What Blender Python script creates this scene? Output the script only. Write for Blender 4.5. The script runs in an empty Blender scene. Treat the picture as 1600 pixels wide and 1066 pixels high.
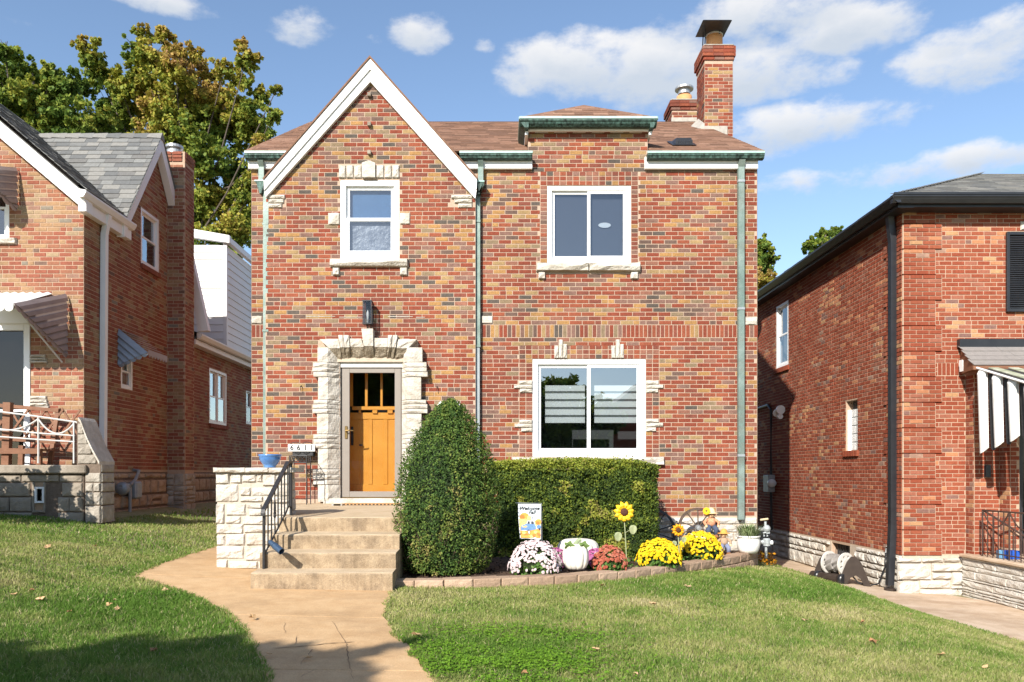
import bpy, math, random
import numpy as np
from mathutils import Vector, Matrix

R = random.Random(7)
NR = np.random.RandomState(11)
sc = bpy.context.scene
COL = sc.collection

# ------------------------------------------------------------------ camera, sky, sun, exposure
F, CX, HY = 1255.0, 780.0, 740.0            # focal length, principal point (photo pixels); eye at the origin
def P(px, py, y): return Vector(((px - CX) * y / F, y, (HY - py) * y / F))
def PX(px, y): return (px - CX) * y / F
def PZ(py, y): return (HY - py) * y / F

cam_d = bpy.data.cameras.new('camera')
cam = bpy.data.objects.new('camera', cam_d); COL.objects.link(cam)
cam.location = (0, 0, 0); cam.rotation_euler = (math.pi / 2, 0, 0)
cam_d.sensor_width = 36.0; cam_d.lens = 36.0 * F / 1600.0
cam_d.shift_x = (800.0 - CX) / 1600.0
cam_d.shift_y = (HY - 533.0) / 1600.0
cam_d.clip_start = 0.05; cam_d.clip_end = 2000
sc.camera = cam

SUN_EL = math.radians(32.0); SUN_AZ = math.radians(25.0)   # sun behind the camera, to the left
SUN_DIR = Vector((math.sin(SUN_AZ) * math.cos(SUN_EL), math.cos(SUN_AZ) * math.cos(SUN_EL), -math.sin(SUN_EL)))
sun_d = bpy.data.lights.new('sun', 'SUN'); sun_d.energy = 5.0; sun_d.angle = math.radians(0.5)
sun_d.color = (1.0, 0.945, 0.865)
sun = bpy.data.objects.new('sun', sun_d); COL.objects.link(sun)
sun.rotation_euler = SUN_DIR.to_track_quat('-Z', 'Y').to_euler(); sun.location = (-20, -40, 30)

sc.view_settings.view_transform = 'Standard'
sc.view_settings.look = 'None'
sc.view_settings.exposure = 0.71
sc.view_settings.gamma = 1.0
sc.view_settings.use_curve_mapping = False
sc.render.engine = 'CYCLES'
sc.cycles.max_bounces = 6
sc.cycles.transparent_max_bounces = 12

world = bpy.data.worlds.new('World'); sc.world = world; world.use_nodes = True
CLOUD, SKY = 5.3, 0.126
def build_world():
    nt = world.node_tree; N = nt.nodes; L = nt.links; N.clear()
    out = N.new('ShaderNodeOutputWorld'); bg = N.new('ShaderNodeBackground')
    L.new(bg.outputs[0], out.inputs[0])
    sky = N.new('ShaderNodeTexSky'); sky.sky_type = 'NISHITA'; sky.sun_disc = False
    sky.sun_elevation = SUN_EL; sky.sun_rotation = math.pi + SUN_AZ
    sky.altitude = 150; sky.air_density = 1.0; sky.dust_density = 0.5; sky.ozone_density = 1.7
    tc = N.new('ShaderNodeTexCoord'); D = tc.outputs['Generated']
    def math_(op, a, b=None, c=None, clamp=False):
        n = N.new('ShaderNodeMath'); n.operation = op; n.use_clamp = clamp
        for i, v in enumerate((a, b, c)):
            if v is None: continue
            if isinstance(v, (int, float)): n.inputs[i].default_value = v
            else: L.new(v, n.inputs[i])
        return n.outputs[0]
    def dot_(vec):
        n = N.new('ShaderNodeVectorMath'); n.operation = 'DOT_PRODUCT'
        L.new(D, n.inputs[0]); n.inputs[1].default_value = vec; return n.outputs['Value']
    def noise(vec, scale, detail, rough=0.55):
        n = N.new('ShaderNodeTexNoise'); n.inputs['Scale'].default_value = scale
        n.inputs['Detail'].default_value = detail; n.inputs['Roughness'].default_value = rough
        L.new(vec, n.inputs['Vector']); return n.outputs['Fac']
    # clouds: soft banks set at directions of the sky, edges broken up by noise
    banks = [  # photo px, py, half width, half height up, half height down, weight
        (905, 105, 100, 46, 42, 1.0), (1040, 100, 120, 44, 62, 1.0), (1170, 112, 120, 52, 40, 1.0), (1310, 112, 40, 26, 20, .7),
        (1180, 25, 130, 40, 40, .9), (1320, 48, 110, 44, 34, 1.0), (1530, 92, 110, 50, 40, 1.0), (1490, 62, 40, 22, 30, .6), (1560, 50, 60, 30, 30, .8),
        (1260, 195, 150, 34, 34, .95), (1330, 205, 90, 24, 18, .7), (1500, 250, 130, 22, 26, .8), (1280, 280, 180, 16, 24, .55),
        (655, 55, 42, 30, 22, .85), (478, 42, 55, 24, 26, .75), (265, 5, 70, 20, 16, .8), (575, 60, 26, 16, 16, .5), (755, 76, 16, 14, 10, .55),
        (1600, 340, 260, 24, 30, .4), (860, 190, 90, 22, 26, .5), (60, 40, 40, 12, 10, .2)]
    f = None; shade = None
    for (px, py, hw, hu, hd, w) in banks:
        c = Vector(((px - CX) / F, 1, (HY - py) / F)); k = c.length; c.normalize()
        right = Vector((c.y, -c.x, 0)).normalized(); up = right.cross(c).normalized()
        du = math_('DIVIDE', dot_(right), hw / F / k * 1.6)
        v = dot_(up)
        dv = math_('MAXIMUM', math_('DIVIDE', v, hu / F / k * 1.6), math_('DIVIDE', v, -hd / F / k * 1.6))
        r2 = math_('ADD', math_('MULTIPLY', du, du), math_('MULTIPLY', dv, dv))
        g = math_('MULTIPLY', math_('SUBTRACT', 1.0, r2), w)
        g = math_('MAXIMUM', g, 0.0)
        front = math_('GREATER_THAN', dot_(c), 0.5)
        g = math_('MULTIPLY', g, front)
        low = math_('MULTIPLY', g, math_('MULTIPLY_ADD', math_('DIVIDE', v, hu / F / k), -0.5, 0.5, clamp=True))
        f = g if f is None else math_('MAXIMUM', f, g)
        shade = low if shade is None else math_('MAXIMUM', shade, low)
    mp = N.new('ShaderNodeMapping'); mp.inputs['Scale'].default_value = (1, 1, 1.9); L.new(D, mp.inputs['Vector'])
    n1 = noise(mp.outputs[0], 15.0, 9.0, 0.6)
    n2 = noise(mp.outputs[0], 3.2, 6.0, 0.6)
    # everywhere else: loose scattered cloud
    gen = math_('MULTIPLY', math_('SUBTRACT', n2, 0.58), 1.4)
    away = math_('LESS_THAN', dot_((0, 1, 0)), 0.45)
    gen = math_('MULTIPLY', math_('MAXIMUM', gen, 0.0), away)
    f = math_('MAXIMUM', f, gen)
    e = math_('ADD', math_('MULTIPLY_ADD', f, 1.9, -0.74), math_('MULTIPLY', math_('SUBTRACT', n1, 0.5), 3.3))
    mr = N.new('ShaderNodeMapRange'); mr.interpolation_type = 'SMOOTHSTEP'
    mr.inputs['From Min'].default_value = 0.0; mr.inputs['From Max'].default_value = 1.1
    L.new(e, mr.inputs['Value'])
    present = math_('MULTIPLY', f, 3.0, clamp=True)
    dens = math_('MULTIPLY', math_('MULTIPLY', mr.outputs[0], present), 0.93)
    cc = N.new('ShaderNodeMix'); cc.data_type = 'RGBA'
    cc.inputs['A'].default_value = (1.0, 0.97, 0.94, 1); cc.inputs['B'].default_value = (0.60, 0.66, 0.74, 1)
    sh = math_('MULTIPLY', math_('ADD', shade, math_('MULTIPLY', math_('SUBTRACT', n1, 0.5), 0.7)), 1.5, clamp=True)
    L.new(sh, cc.inputs['Factor'])
    cl = N.new('ShaderNodeVectorMath'); cl.operation = 'SCALE'; cl.inputs['Scale'].default_value = CLOUD
    L.new(cc.outputs['Result'], cl.inputs[0])
    sg = N.new('ShaderNodeHueSaturation'); sg.inputs['Saturation'].default_value = 1.0; sg.inputs['Value'].default_value = 1.0
    L.new(sky.outputs[0], sg.inputs['Color'])
    mx = N.new('ShaderNodeMix'); mx.data_type = 'RGBA'
    L.new(dens, mx.inputs['Factor']); L.new(sg.outputs[0], mx.inputs['A']); L.new(cl.outputs[0], mx.inputs['B'])
    L.new(mx.outputs['Result'], bg.inputs['Color']); bg.inputs['Strength'].default_value = SKY

build_world()

# ------------------------------------------------------------------ materials
MATS = {}
def _nt(name):
    m = bpy.data.materials.new(name); m.use_nodes = True
    nt = m.node_tree; b = nt.nodes['Principled BSDF']; MATS[name] = m
    return m, nt, nt.nodes, nt.links, b
def pm(name, c1, c2=None, scale=6.0, rough=0.8, bump=0.0, bscale=None, metal=0.0, detail=5.0, spec=0.3, c3=None, s3=0.7, k3=0.5, coat=0.0, obj=False, speck=0.0, streak=0.0):
    """a surface: c1/c2 mottled by noise, c3 as larger stains, fine relief"""
    m, nt, N, L, b = _nt(name)
    b.inputs['Roughness'].default_value = rough; b.inputs['Metallic'].default_value = metal
    b.inputs['Specular IOR Level'].default_value = spec
    if coat: b.inputs['Coat Weight'].default_value = coat
    geo = N.new('ShaderNodeNewGeometry'); vec = geo.outputs['Position']
    if obj:
        tco = N.new('ShaderNodeTexCoord'); vec = tco.outputs['Object']
    col = None
    if c2 is not None:
        n = N.new('ShaderNodeTexNoise'); n.inputs['Scale'].default_value = scale; n.inputs['Detail'].default_value = detail
        n.inputs['Roughness'].default_value = 0.65; L.new(vec, n.inputs['Vector'])
        r = N.new('ShaderNodeValToRGB'); r.color_ramp.elements[0].position = 0.32; r.color_ramp.elements[1].position = 0.68
        r.color_ramp.elements[0].color = (*c1, 1); r.color_ramp.elements[1].color = (*c2, 1)
        L.new(n.outputs['Fac'], r.inputs['Fac']); col = r.outputs['Color']
        if c3 is not None:
            n3 = N.new('ShaderNodeTexNoise'); n3.inputs['Scale'].default_value = s3; n3.inputs['Detail'].default_value = 8; n3.inputs['Roughness'].default_value = 0.7
            L.new(vec, n3.inputs['Vector'])
            r3 = N.new('ShaderNodeMapRange'); r3.inputs['From Min'].default_value = 0.48; r3.inputs['From Max'].default_value = 0.68; r3.inputs['To Max'].default_value = k3
            L.new(n3.outputs['Fac'], r3.inputs['Value'])
            mx = N.new('ShaderNodeMix'); mx.data_type = 'RGBA'; L.new(r3.outputs[0], mx.inputs['Factor']); L.new(col, mx.inputs['A']); mx.inputs['B'].default_value = (*c3, 1)
            col = mx.outputs['Result']
        def mul(col, fac_out, lo, hi, t0, t1):
            mrn = N.new('ShaderNodeMapRange'); mrn.inputs['From Min'].default_value = lo; mrn.inputs['From Max'].default_value = hi; mrn.inputs['To Min'].default_value = t0; mrn.inputs['To Max'].default_value = t1
            L.new(fac_out, mrn.inputs['Value']); sv = N.new('ShaderNodeVectorMath'); sv.operation = 'SCALE'; L.new(col, sv.inputs[0]); L.new(mrn.outputs[0], sv.inputs['Scale']); return sv.outputs[0]
        if speck:
            ns = N.new('ShaderNodeTexNoise'); ns.inputs['Scale'].default_value = 130; ns.inputs['Detail'].default_value = 3; L.new(vec, ns.inputs['Vector'])
            col = mul(col, ns.outputs['Fac'], .3, .7, 1 - speck, 1 + speck)
        if streak:
            mp = N.new('ShaderNodeMapping'); mp.inputs['Scale'].default_value = (1, 1, .06); L.new(vec, mp.inputs['Vector'])
            ns = N.new('ShaderNodeTexNoise'); ns.inputs['Scale'].default_value = 28; ns.inputs['Detail'].default_value = 4; L.new(mp.outputs[0], ns.inputs['Vector'])
            col = mul(col, ns.outputs['Fac'], .35, .62, 1 - streak, 1.1)
        L.new(col, b.inputs['Base Color'])
    else:
        b.inputs['Base Color'].default_value = (*c1, 1)
    if bump:
        nb = N.new('ShaderNodeTexNoise'); nb.inputs['Scale'].default_value = bscale or scale * 4; nb.inputs['Detail'].default_value = 6
        L.new(vec, nb.inputs['Vector'])
        bp = N.new('ShaderNodeBump'); bp.inputs['Strength'].default_value = bump; bp.inputs['Distance'].default_value = 0.02
        L.new(nb.outputs['Fac'], bp.inputs['Height']); L.new(bp.outputs[0], b.inputs['Normal'])
    return m
def tintm(name, pal, rough=0.85, var=0.25, vscale=30.0, bump=0.3, bscale=90.0, spec=0.2, transl=0.0, interp='CONSTANT', stain=0.0):
    """each piece takes its own colour of the palette through its own tint number"""
    m, nt, N, L, b = _nt(name)
    b.inputs['Roughness'].default_value = rough; b.inputs['Specular IOR Level'].default_value = spec
    at = N.new('ShaderNodeAttribute'); at.attribute_name = 'tint'
    r = N.new('ShaderNodeValToRGB'); r.color_ramp.interpolation = interp
    els = r.color_ramp.elements
    while len(els) > 1: els.remove(els[-1])
    tot = float(sum(w for w, c in pal)); acc = 0.0
    for i, (w, c) in enumerate(pal):
        pos = acc / tot if interp == 'CONSTANT' else i / max(1, len(pal) - 1)
        if i == 0: els[0].position = 0.0; els[0].color = (*c, 1)
        else:
            e = els.new(min(pos, 0.9999)); e.color = (*c, 1)
        acc += w
    L.new(at.outputs['Fac'], r.inputs['Fac'])
    geo = N.new('ShaderNodeNewGeometry')
    n = N.new('ShaderNodeTexNoise'); n.inputs['Scale'].default_value = vscale; n.inputs['Detail'].default_value = 5; n.inputs['Roughness'].default_value = 0.7
    L.new(geo.outputs['Position'], n.inputs['Vector'])
    mr = N.new('ShaderNodeMapRange'); mr.inputs['From Min'].default_value = 0.25; mr.inputs['From Max'].default_value = 0.75
    mr.inputs['To Min'].default_value = 1 - var; mr.inputs['To Max'].default_value = 1 + var
    L.new(n.outputs['Fac'], mr.inputs['Value'])
    sv = N.new('ShaderNodeVectorMath'); sv.operation = 'SCALE'; L.new(r.outputs['Color'], sv.inputs[0]); L.new(mr.outputs[0], sv.inputs['Scale'])
    if stain:
        mp = N.new('ShaderNodeMapping'); mp.inputs['Scale'].default_value = (1, 1, .3); L.new(geo.outputs['Position'], mp.inputs['Vector'])
        ns = N.new('ShaderNodeTexNoise'); ns.inputs['Scale'].default_value = 1.7; ns.inputs['Detail'].default_value = 7; ns.inputs['Roughness'].default_value = .65; L.new(mp.outputs[0], ns.inputs['Vector'])
        m2 = N.new('ShaderNodeMapRange'); m2.inputs['From Min'].default_value = .36; m2.inputs['From Max'].default_value = .64; m2.inputs['To Min'].default_value = 1 - stain; m2.inputs['To Max'].default_value = 1 + stain * .5
        L.new(ns.outputs['Fac'], m2.inputs['Value']); s2 = N.new('ShaderNodeVectorMath'); s2.operation = 'SCALE'; L.new(sv.outputs[0], s2.inputs[0]); L.new(m2.outputs[0], s2.inputs['Scale']); sv = s2
    L.new(sv.outputs[0], b.inputs['Base Color'])
    if bump:
        nb = N.new('ShaderNodeTexNoise'); nb.inputs['Scale'].default_value = bscale; nb.inputs['Detail'].default_value = 4
        L.new(geo.outputs['Position'], nb.inputs['Vector'])
        bp = N.new('ShaderNodeBump'); bp.inputs['Strength'].default_value = bump; bp.inputs['Distance'].default_value = 0.01
        L.new(nb.outputs['Fac'], bp.inputs['Height']); L.new(bp.outputs[0], b.inputs['Normal'])
    if transl:
        tr = N.new('ShaderNodeBsdfTranslucent'); L.new(sv.outputs[0], tr.inputs['Color'])
        mix = N.new('ShaderNodeMixShader'); mix.inputs[0].default_value = transl
        L.new(b.outputs[0], mix.inputs[1]); L.new(tr.outputs[0], mix.inputs[2]); L.new(mix.outputs[0], N['Material Output'].inputs[0])
    return m
def bricktex(name):
    m, nt, N, L, b = _nt(name)
    b.inputs['Roughness'].default_value = .9
    tc = N.new('ShaderNodeNewGeometry'); sx = N.new('ShaderNodeSeparateXYZ'); cb = N.new('ShaderNodeCombineXYZ')
    L.new(tc.outputs['Position'], sx.inputs[0]); L.new(sx.outputs['Y'], cb.inputs['X']); L.new(sx.outputs['Z'], cb.inputs['Y'])
    br = N.new('ShaderNodeTexBrick'); br.inputs['Scale'].default_value = 1.0; br.inputs['Brick Width'].default_value = .2032; br.inputs['Row Height'].default_value = .0677
    br.inputs['Mortar Size'].default_value = .006; br.inputs['Color1'].default_value = (.26, .07, .045, 1); br.inputs['Color2'].default_value = (.34, .19, .10, 1); br.inputs['Mortar'].default_value = (.45, .35, .26, 1)
    L.new(cb.outputs[0], br.inputs['Vector']); L.new(br.outputs['Color'], b.inputs['Base Color'])
    bp = N.new('ShaderNodeBump'); bp.inputs['Distance'].default_value = .005; bp.invert = True; L.new(br.outputs['Fac'], bp.inputs['Height']); L.new(bp.outputs[0], b.inputs['Normal'])
    return m
def glassm(name, refl=0.12, tint=(0.9, 0.93, 0.95), rough=0.01):
    m, nt, N, L, b = _nt(name)
    N.remove(b)
    tr = N.new('ShaderNodeBsdfTransparent'); tr.inputs[0].default_value = (*tint, 1)
    gl = N.new('ShaderNodeBsdfGlossy'); gl.inputs['Roughness'].default_value = rough; gl.inputs['Color'].default_value = (0.92, 0.95, 1.0, 1)
    fr = N.new('ShaderNodeFresnel'); fr.inputs[0].default_value = 1.5
    ad = N.new('ShaderNodeMath'); ad.operation = 'ADD'; ad.use_clamp = True; ad.inputs[1].default_value = refl
    L.new(fr.outputs[0], ad.inputs[0])
    gb_ = N.new('ShaderNodeNewGeometry'); iv = N.new('ShaderNodeMath'); iv.operation = 'SUBTRACT'; iv.inputs[0].default_value = 1.0; L.new(gb_.outputs['Backfacing'], iv.inputs[1])
    fm = N.new('ShaderNodeMath'); fm.operation = 'MULTIPLY'; L.new(ad.outputs[0], fm.inputs[0]); L.new(iv.outputs[0], fm.inputs[1])
    # old float glass is slightly wavy
    nb = N.new('ShaderNodeTexNoise'); nb.inputs['Scale'].default_value = 2.2; nb.inputs['Detail'].default_value = 1
    geo = N.new('ShaderNodeNewGeometry'); L.new(geo.outputs['Position'], nb.inputs['Vector'])
    bp = N.new('ShaderNodeBump'); bp.inputs['Strength'].default_value = 0.03; bp.inputs['Distance'].default_value = 0.05
    L.new(nb.outputs['Fac'], bp.inputs['Height']); L.new(bp.outputs[0], gl.inputs['Normal'])
    mix = N.new('ShaderNodeMixShader'); L.new(fm.outputs[0], mix.inputs[0]); L.new(tr.outputs[0], mix.inputs[1]); L.new(gl.outputs[0], mix.inputs[2])
    L.new(mix.outputs[0], N['Material Output'].inputs[0])
    return m

RED = [(2.7, (.205, .050, .028)), (2.2, (.24, .068, .036)), (1.6, (.185, .058, .038)), (1.2, (.235, .102, .068)), (1.1, (.19, .105, .080)),
       (1.6, (.32, .175, .066)), (1.3, (.295, .195, .092)), (.8, (.21, .15, .09)), (1.0, (.12, .075, .058)), (.8, (.09, .073, .06))]
M_BRICK = tintm('weathered_red_and_buff_brick', RED, var=.34, vscale=38, stain=.22)
M_BRICK_R = tintm('orange_red_brick', [(5, (.235, .056, .028)), (4, (.26, .072, .037)), (2.5, (.275, .098, .060)), (1.2, (.40, .17, .085)), (.6, (.19, .10, .08)), (.5, (.30, .18, .13)), (.35, (.40, .22, .11))], var=.26, stain=.2)
M_BRICK_L = tintm('orange_and_buff_brick', [(3, (.245, .082, .050)), (2.2, (.265, .112, .066)), (2.4, (.30, .18, .098)), (1.6, (.305, .215, .13)), (1.2, (.25, .14, .10)), (.9, (.20, .168, .13)), (.7, (.15, .092, .068))], var=.26, stain=.2)
M_BRICKTEX = bricktex('side_wall_brickwork')
M_MORTAR = pm('pinkish_tan_mortar', (.385, .275, .20), (.45, .34, .255), 25, .95, .3, 120)
M_MORTAR_R = pm('pale_mortar', (.40, .275, .19), (.47, .34, .245), 25, .95, .3, 120)
M_STONE = pm('rough_limestone', (.43, .39, .325), (.59, .55, .485), 9, .9, .8, 34, c3=(.33, .28, .21), s3=2.6, k3=.6)
M_STONEW = pm('whitewashed_limestone', (.45, .415, .355), (.63, .595, .535), 9, .9, .9, 34, c3=(.31, .24, .17), s3=4.5, k3=.8)
M_STONED = pm('weathered_grey_limestone', (.30, .26, .21), (.42, .38, .32), 7, .92, .8, 30, c3=(.16, .13, .10), s3=1.5, k3=.7)
M_STONEB = pm('brown_field_stone', (.34, .24, .16), (.46, .36, .26), 7, .92, .8, 30, c3=(.24, .16, .11), s3=1.5, k3=.6)
M_STONEM = pm('dark_mottled_stone', (.16, .125, .085), (.42, .36, .27), 14, .92, .9, 40)  # darker, more mottled tone for the soffits of the arch stones
M_GROUT = pm('tan_grout', (.42, .34, .26), (.52, .44, .34), 20, .95, .3, 90)
M_GROUTD = pm('brown_grout', (.13, .095, .07), (.19, .145, .11), 20, .95, .3, 90)
M_WHITE = pm('white_painted_trim', (.80, .79, .77), (.76, .75, .73), 5, .45, .05, 60)
M_VINYL = pm('white_vinyl_frame', (.82, .82, .81), None, rough=.35)
M_SIDING = pm('white_vinyl_siding', (.80, .79, .77), (.76, .75, .73), 3, .5)
M_COPPER = pm('aged_green_copper', (.035, .075, .06), (.09, .165, .14), 14, .55, .2, 50, metal=.15, c3=(.03, .04, .035), s3=5, k3=.8, streak=.75)
M_COPPERL = pm('pale_copper_lip', (.30, .46, .42), (.40, .55, .50), 12, .5, .1, 50, metal=.1)
M_PIPE = pm('pale_green_copper_pipe', (.13, .19, .165), (.24, .30, .27), 4, .5, .12, 40, metal=.2, c3=(.15, .14, .11), s3=3, k3=.6)
M_PIPEG = pm('grey_pipe', (.25, .28, .29), (.34, .37, .38), 5, .45, metal=.2)
M_CRACK = pm('earth_filled_crack', (.15, .095, .055), (.24, .16, .09), 30, .95)
M_DARKGAP = pm('dark_shadow_gap', (.05, .04, .035), None, rough=.9)
M_SHB = tintm('brown_asphalt_shingle', [(1, (.20, .112, .074)), (1, (.25, .142, .096)), (1, (.165, .094, .064)), (1, (.28, .165, .112))], rough=.95, var=.22, vscale=16, bump=.5, bscale=220)
M_SHG = tintm('grey_asphalt_shingle', [(1, (.165, .165, .158)), (1, (.20, .20, .19)), (1, (.13, .132, .13)), (1, (.225, .218, .20)), (1, (.15, .146, .138))], rough=.95, var=.15, vscale=16, bump=.5, bscale=220)
M_CONC = pm('stained_tan_concrete_riser', (.26, .19, .12), (.38, .29, .19), 9, .95, .35, 70, c3=(.15, .11, .075), s3=3.4, k3=.8, spec=.05, speck=.2, streak=.08)
M_CONCT = pm('worn_tan_concrete_tread', (.47, .36, .23), (.54, .425, .29), 5, .95, .25, 90, c3=(.38, .28, .18), s3=1.4, k3=.6, spec=.05, speck=.15)
M_WALK = pm('orange_tan_concrete_walk', (.49, .315, .165), (.57, .39, .22), 5, .95, .25, 160, c3=(.37, .24, .13), s3=1.3, k3=.75, spec=.05, speck=.16)
M_WALK2 = pm('pale_pinkish_concrete', (.50, .37, .25), (.60, .48, .36), 3, .92, .25, 160, c3=(.38, .27, .18), s3=1.3, k3=.8, spec=.05, speck=.14)
M_PORCHC = pm('stained_porch_concrete', (.25, .21, .16), (.36, .31, .25), 4, .93, .4, 50, c3=(.12, .095, .07), s3=1.7, k3=.8)
M_WOOD = pm('varnished_orange_oak', (.62, .235, .022), (.69, .29, .035), 3, .35, .05, 80, spec=.5, coat=.3)
M_BENCH = pm('brown_bench_wood', (.17, .075, .04), (.23, .11, .06), 8, .6, .15, 50)
M_TAUPE = pm('taupe_aluminium_frame', (.235, .205, .175), (.25, .22, .19), 5, .45, metal=.1)
M_BRASS = pm('dull_brass', (.30, .20, .08), (.22, .15, .06), 10, .35, metal=.9)
M_IRON = pm('black_iron', (.016, .016, .018), (.03, .028, .028), 20, .5, .1, 80, spec=.5)
M_BLACK = pm('black_painted_metal', (.016, .017, .02), (.024, .025, .028), 6, .35, spec=.5)
M_RAILW = pm('white_painted_iron', (.58, .56, .53), (.48, .46, .43), 10, .5)
M_RAILB = pm('brown_painted_iron', (.05, .028, .022), (.08, .05, .04), 14, .5)
M_AWN = pm('brownish_corrugated_metal', (.34, .27, .25), (.28, .22, .205), 5, .45, metal=.3)
M_AWNB = pm('pale_blue_grey_metal', (.29, .31, .34), (.24, .26, .29), 5, .45, metal=.3)
M_AWNW = pm('white_awning_slat', (.76, .76, .74), (.70, .70, .67), 5, .5, c3=(.35, .36, .27), s3=3, k3=.4)
M_AWNK = pm('charcoal_awning_slat', (.035, .036, .04), (.055, .055, .058), 5, .6)
M_AWNG = pm('algae_stained_slat', (.20, .23, .12), (.55, .55, .45), 7, .7)
M_CLAY = pm('orange_clay_flue', (.52, .24, .09), (.60, .31, .14), 7, .8, .2)
M_GALV = pm('galvanised_metal', (.50, .50, .49), (.40, .40, .39), 8, .4, metal=.6)
M_FLASH = pm('weathered_lead_flashing', (.45, .42, .37), (.33, .30, .26), 9, .7, metal=.2)
M_ROOM = pm('dim_interior_wall', (.09, .09, .09), None, rough=.95)
M_SCREEN = pm('bluish_grey_window_screen', (.032, .035, .046), (.042, .045, .058), 160, .8)
M_PLASTIC = pm('crumpled_clear_plastic', (.07, .075, .095), (.20, .20, .22), 6, .35, .8, 14)
M_BLIND = pm('pale_grey_blind_band', (.62, .62, .58), (.66, .66, .62), 4, .8)
M_BLINDS = pm('sheer_grey_blind_band', (.12, .125, .12), None, rough=.9)
M_GLASS = glassm('window_glass', .09)
M_GLASSB = glassm('strongly_reflecting_glass', .27)
M_GLASSC = glassm('clear_storm_glass', .012)
M_GLASSD = glassm('dark_door_glass', .0, (.35, .37, .40))
M_SOIL = pm('dark_brown_mulch', (.05, .03, .02), (.12, .075, .05), 22, .95, 1.0, 60)
M_EARTH = pm('thatch_and_soil_under_grass', (.20, .20, .085), (.32, .28, .145), 9, .95, .5, 60, c3=(.16, .13, .07), s3=.7, k3=.5)
M_BLOCK = tintm('pinkish_tan_concrete_block', [(1, (.38, .265, .18)), (1, (.44, .31, .215)), (1, (.345, .235, .16))], var=.2, vscale=26, bump=.8, bscale=80)
M_GRASS = tintm('grass_blade', [(1, (.115, .215, .032)), (1, (.205, .29, .062)), (1, (.32, .345, .108)), (1, (.44, .41, .18)), (1, (.56, .48, .29))], rough=.7, var=.15, vscale=3, bump=0, transl=.38, interp='LINEAR', spec=.15)
M_CLOVER = tintm('bright_green_clover', [(1, (.10, .22, .015)), (1, (.15, .27, .02)), (1, (.07, .16, .012))], rough=.6, var=.15, vscale=9, bump=0, transl=.25, interp='LINEAR')
M_TREE = tintm('maple_leaf_green_to_gold', [(1, (.04, .085, .02)), (1, (.10, .17, .03)), (1, (.20, .26, .042)), (1, (.36, .34, .05)), (1, (.42, .29, .075)), (1, (.30, .17, .085))], rough=.6, var=.25, vscale=1.5, bump=0, transl=.36, interp='LINEAR')
M_BOX = tintm('boxwood_leaf', [(1, (.03, .065, .017)), (1, (.06, .115, .025)), (1, (.105, .165, .032)), (1, (.18, .215, .045)), (1, (.29, .24, .085))], rough=.65, var=.2, vscale=6, bump=0, transl=.2, interp='LINEAR', spec=.15)
M_HEDGE = tintm('yellowish_green_hedge_leaf', [(1, (.033, .06, .015)), (1, (.075, .115, .02)), (1, (.175, .22, .028)), (1, (.31, .335, .045)), (1, (.27, .215, .085))], rough=.65, var=.2, vscale=6, bump=0, transl=.25, interp='LINEAR', spec=.15)
M_TWIG = pm('brown_twig', (.06, .04, .025), (.10, .07, .045), 20, .9)
M_BARK = pm('grey_brown_bark', (.07, .055, .045), (.13, .105, .085), 10, .95, .8, 30)
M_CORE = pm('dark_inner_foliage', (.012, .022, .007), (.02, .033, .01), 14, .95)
M_LEAFG = tintm('plant_leaf', [(1, (.05, .12, .02)), (1, (.09, .18, .03)), (1, (.20, .26, .10))], rough=.6, bump=0, transl=.2, interp='LINEAR')
M_SAGE = tintm('sage_green_leaf', [(1, (.12, .18, .07)), (1, (.22, .28, .12)), (1, (.32, .36, .20))], rough=.6, bump=0, transl=.2, interp='LINEAR')
def petal(name, *cs): return tintm(name, [(1, c) for c in cs], rough=.7, bump=0, transl=.15, interp='LINEAR', var=.1)
M_PINKW = petal('pinkish_white_petal', (.60, .46, .47), (.72, .60, .60), (.78, .70, .69))
M_MAG = petal('magenta_petal', (.35, .07, .20), (.46, .12, .30), (.50, .20, .36))
M_RUST = petal('rust_red_petal', (.33, .07, .04), (.45, .13, .08), (.52, .22, .15))
M_YEL = petal('yellow_petal', (.70, .44, .01), (.80, .56, .015), (.84, .64, .03))
M_SUNF = pm('yellow_metal_petal', (.80, .46, .015), (.84, .56, .03), 30, .45)
M_SUNO = pm('orange_metal_petal', (.76, .30, .012), (.80, .38, .02), 30, .45)
M_SUND = pm('brown_seed_disc', (.06, .025, .015), (.12, .05, .03), 90, .8, .6, 200)
M_METLEAF = pm('pale_green_metal_leaf', (.33, .36, .20), (.27, .30, .16), 20, .5)
M_PUMPW = pm('cream_white_pumpkin', (.74, .70, .60), (.78, .75, .67), 7, .55, .15, 40)
M_PUMPS = pm('grey_green_stem', (.22, .28, .15), (.32, .36, .22), 12, .7, .3)
M_PUMPO = pm('orange_pumpkin', (.62, .17, .02), (.70, .24, .03), 9, .5)
M_BLUE = pm('glazed_blue_ceramic', (.045, .13, .33), (.10, .24, .50), 8, .18, spec=.6, coat=.5)
M_BLUEP = pm('blue_plastic', (.02, .09, .42), None, rough=.4)
M_LBLUE = pm('light_blue_plastic', (.20, .46, .72), None, rough=.4)
M_BLUEM = pm('slate_blue_metal', (.03, .055, .10), (.06, .10, .16), 12, .35, metal=.3)
M_TERRAW = pm('white_planter', (.74, .72, .67), (.78, .76, .72), 9, .6, .2, 30)
M_MAT = pm('coir_doormat', (.48, .26, .10), (.56, .33, .15), 40, .95, .6, 150)
M_DKSTRIPE = pm('dark_mat_edge', (.06, .04, .03), None, rough=.95)
M_RUBBER = pm('brown_black_plastic', (.035, .025, .02), (.05, .037, .03), 9, .4)
M_REELW = pm('off_white_plastic', (.66, .63, .58), (.60, .57, .52), 9, .5)
M_HOSE = pm('grey_hose', (.22, .20, .18), (.28, .26, .24), 14, .6)
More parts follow.
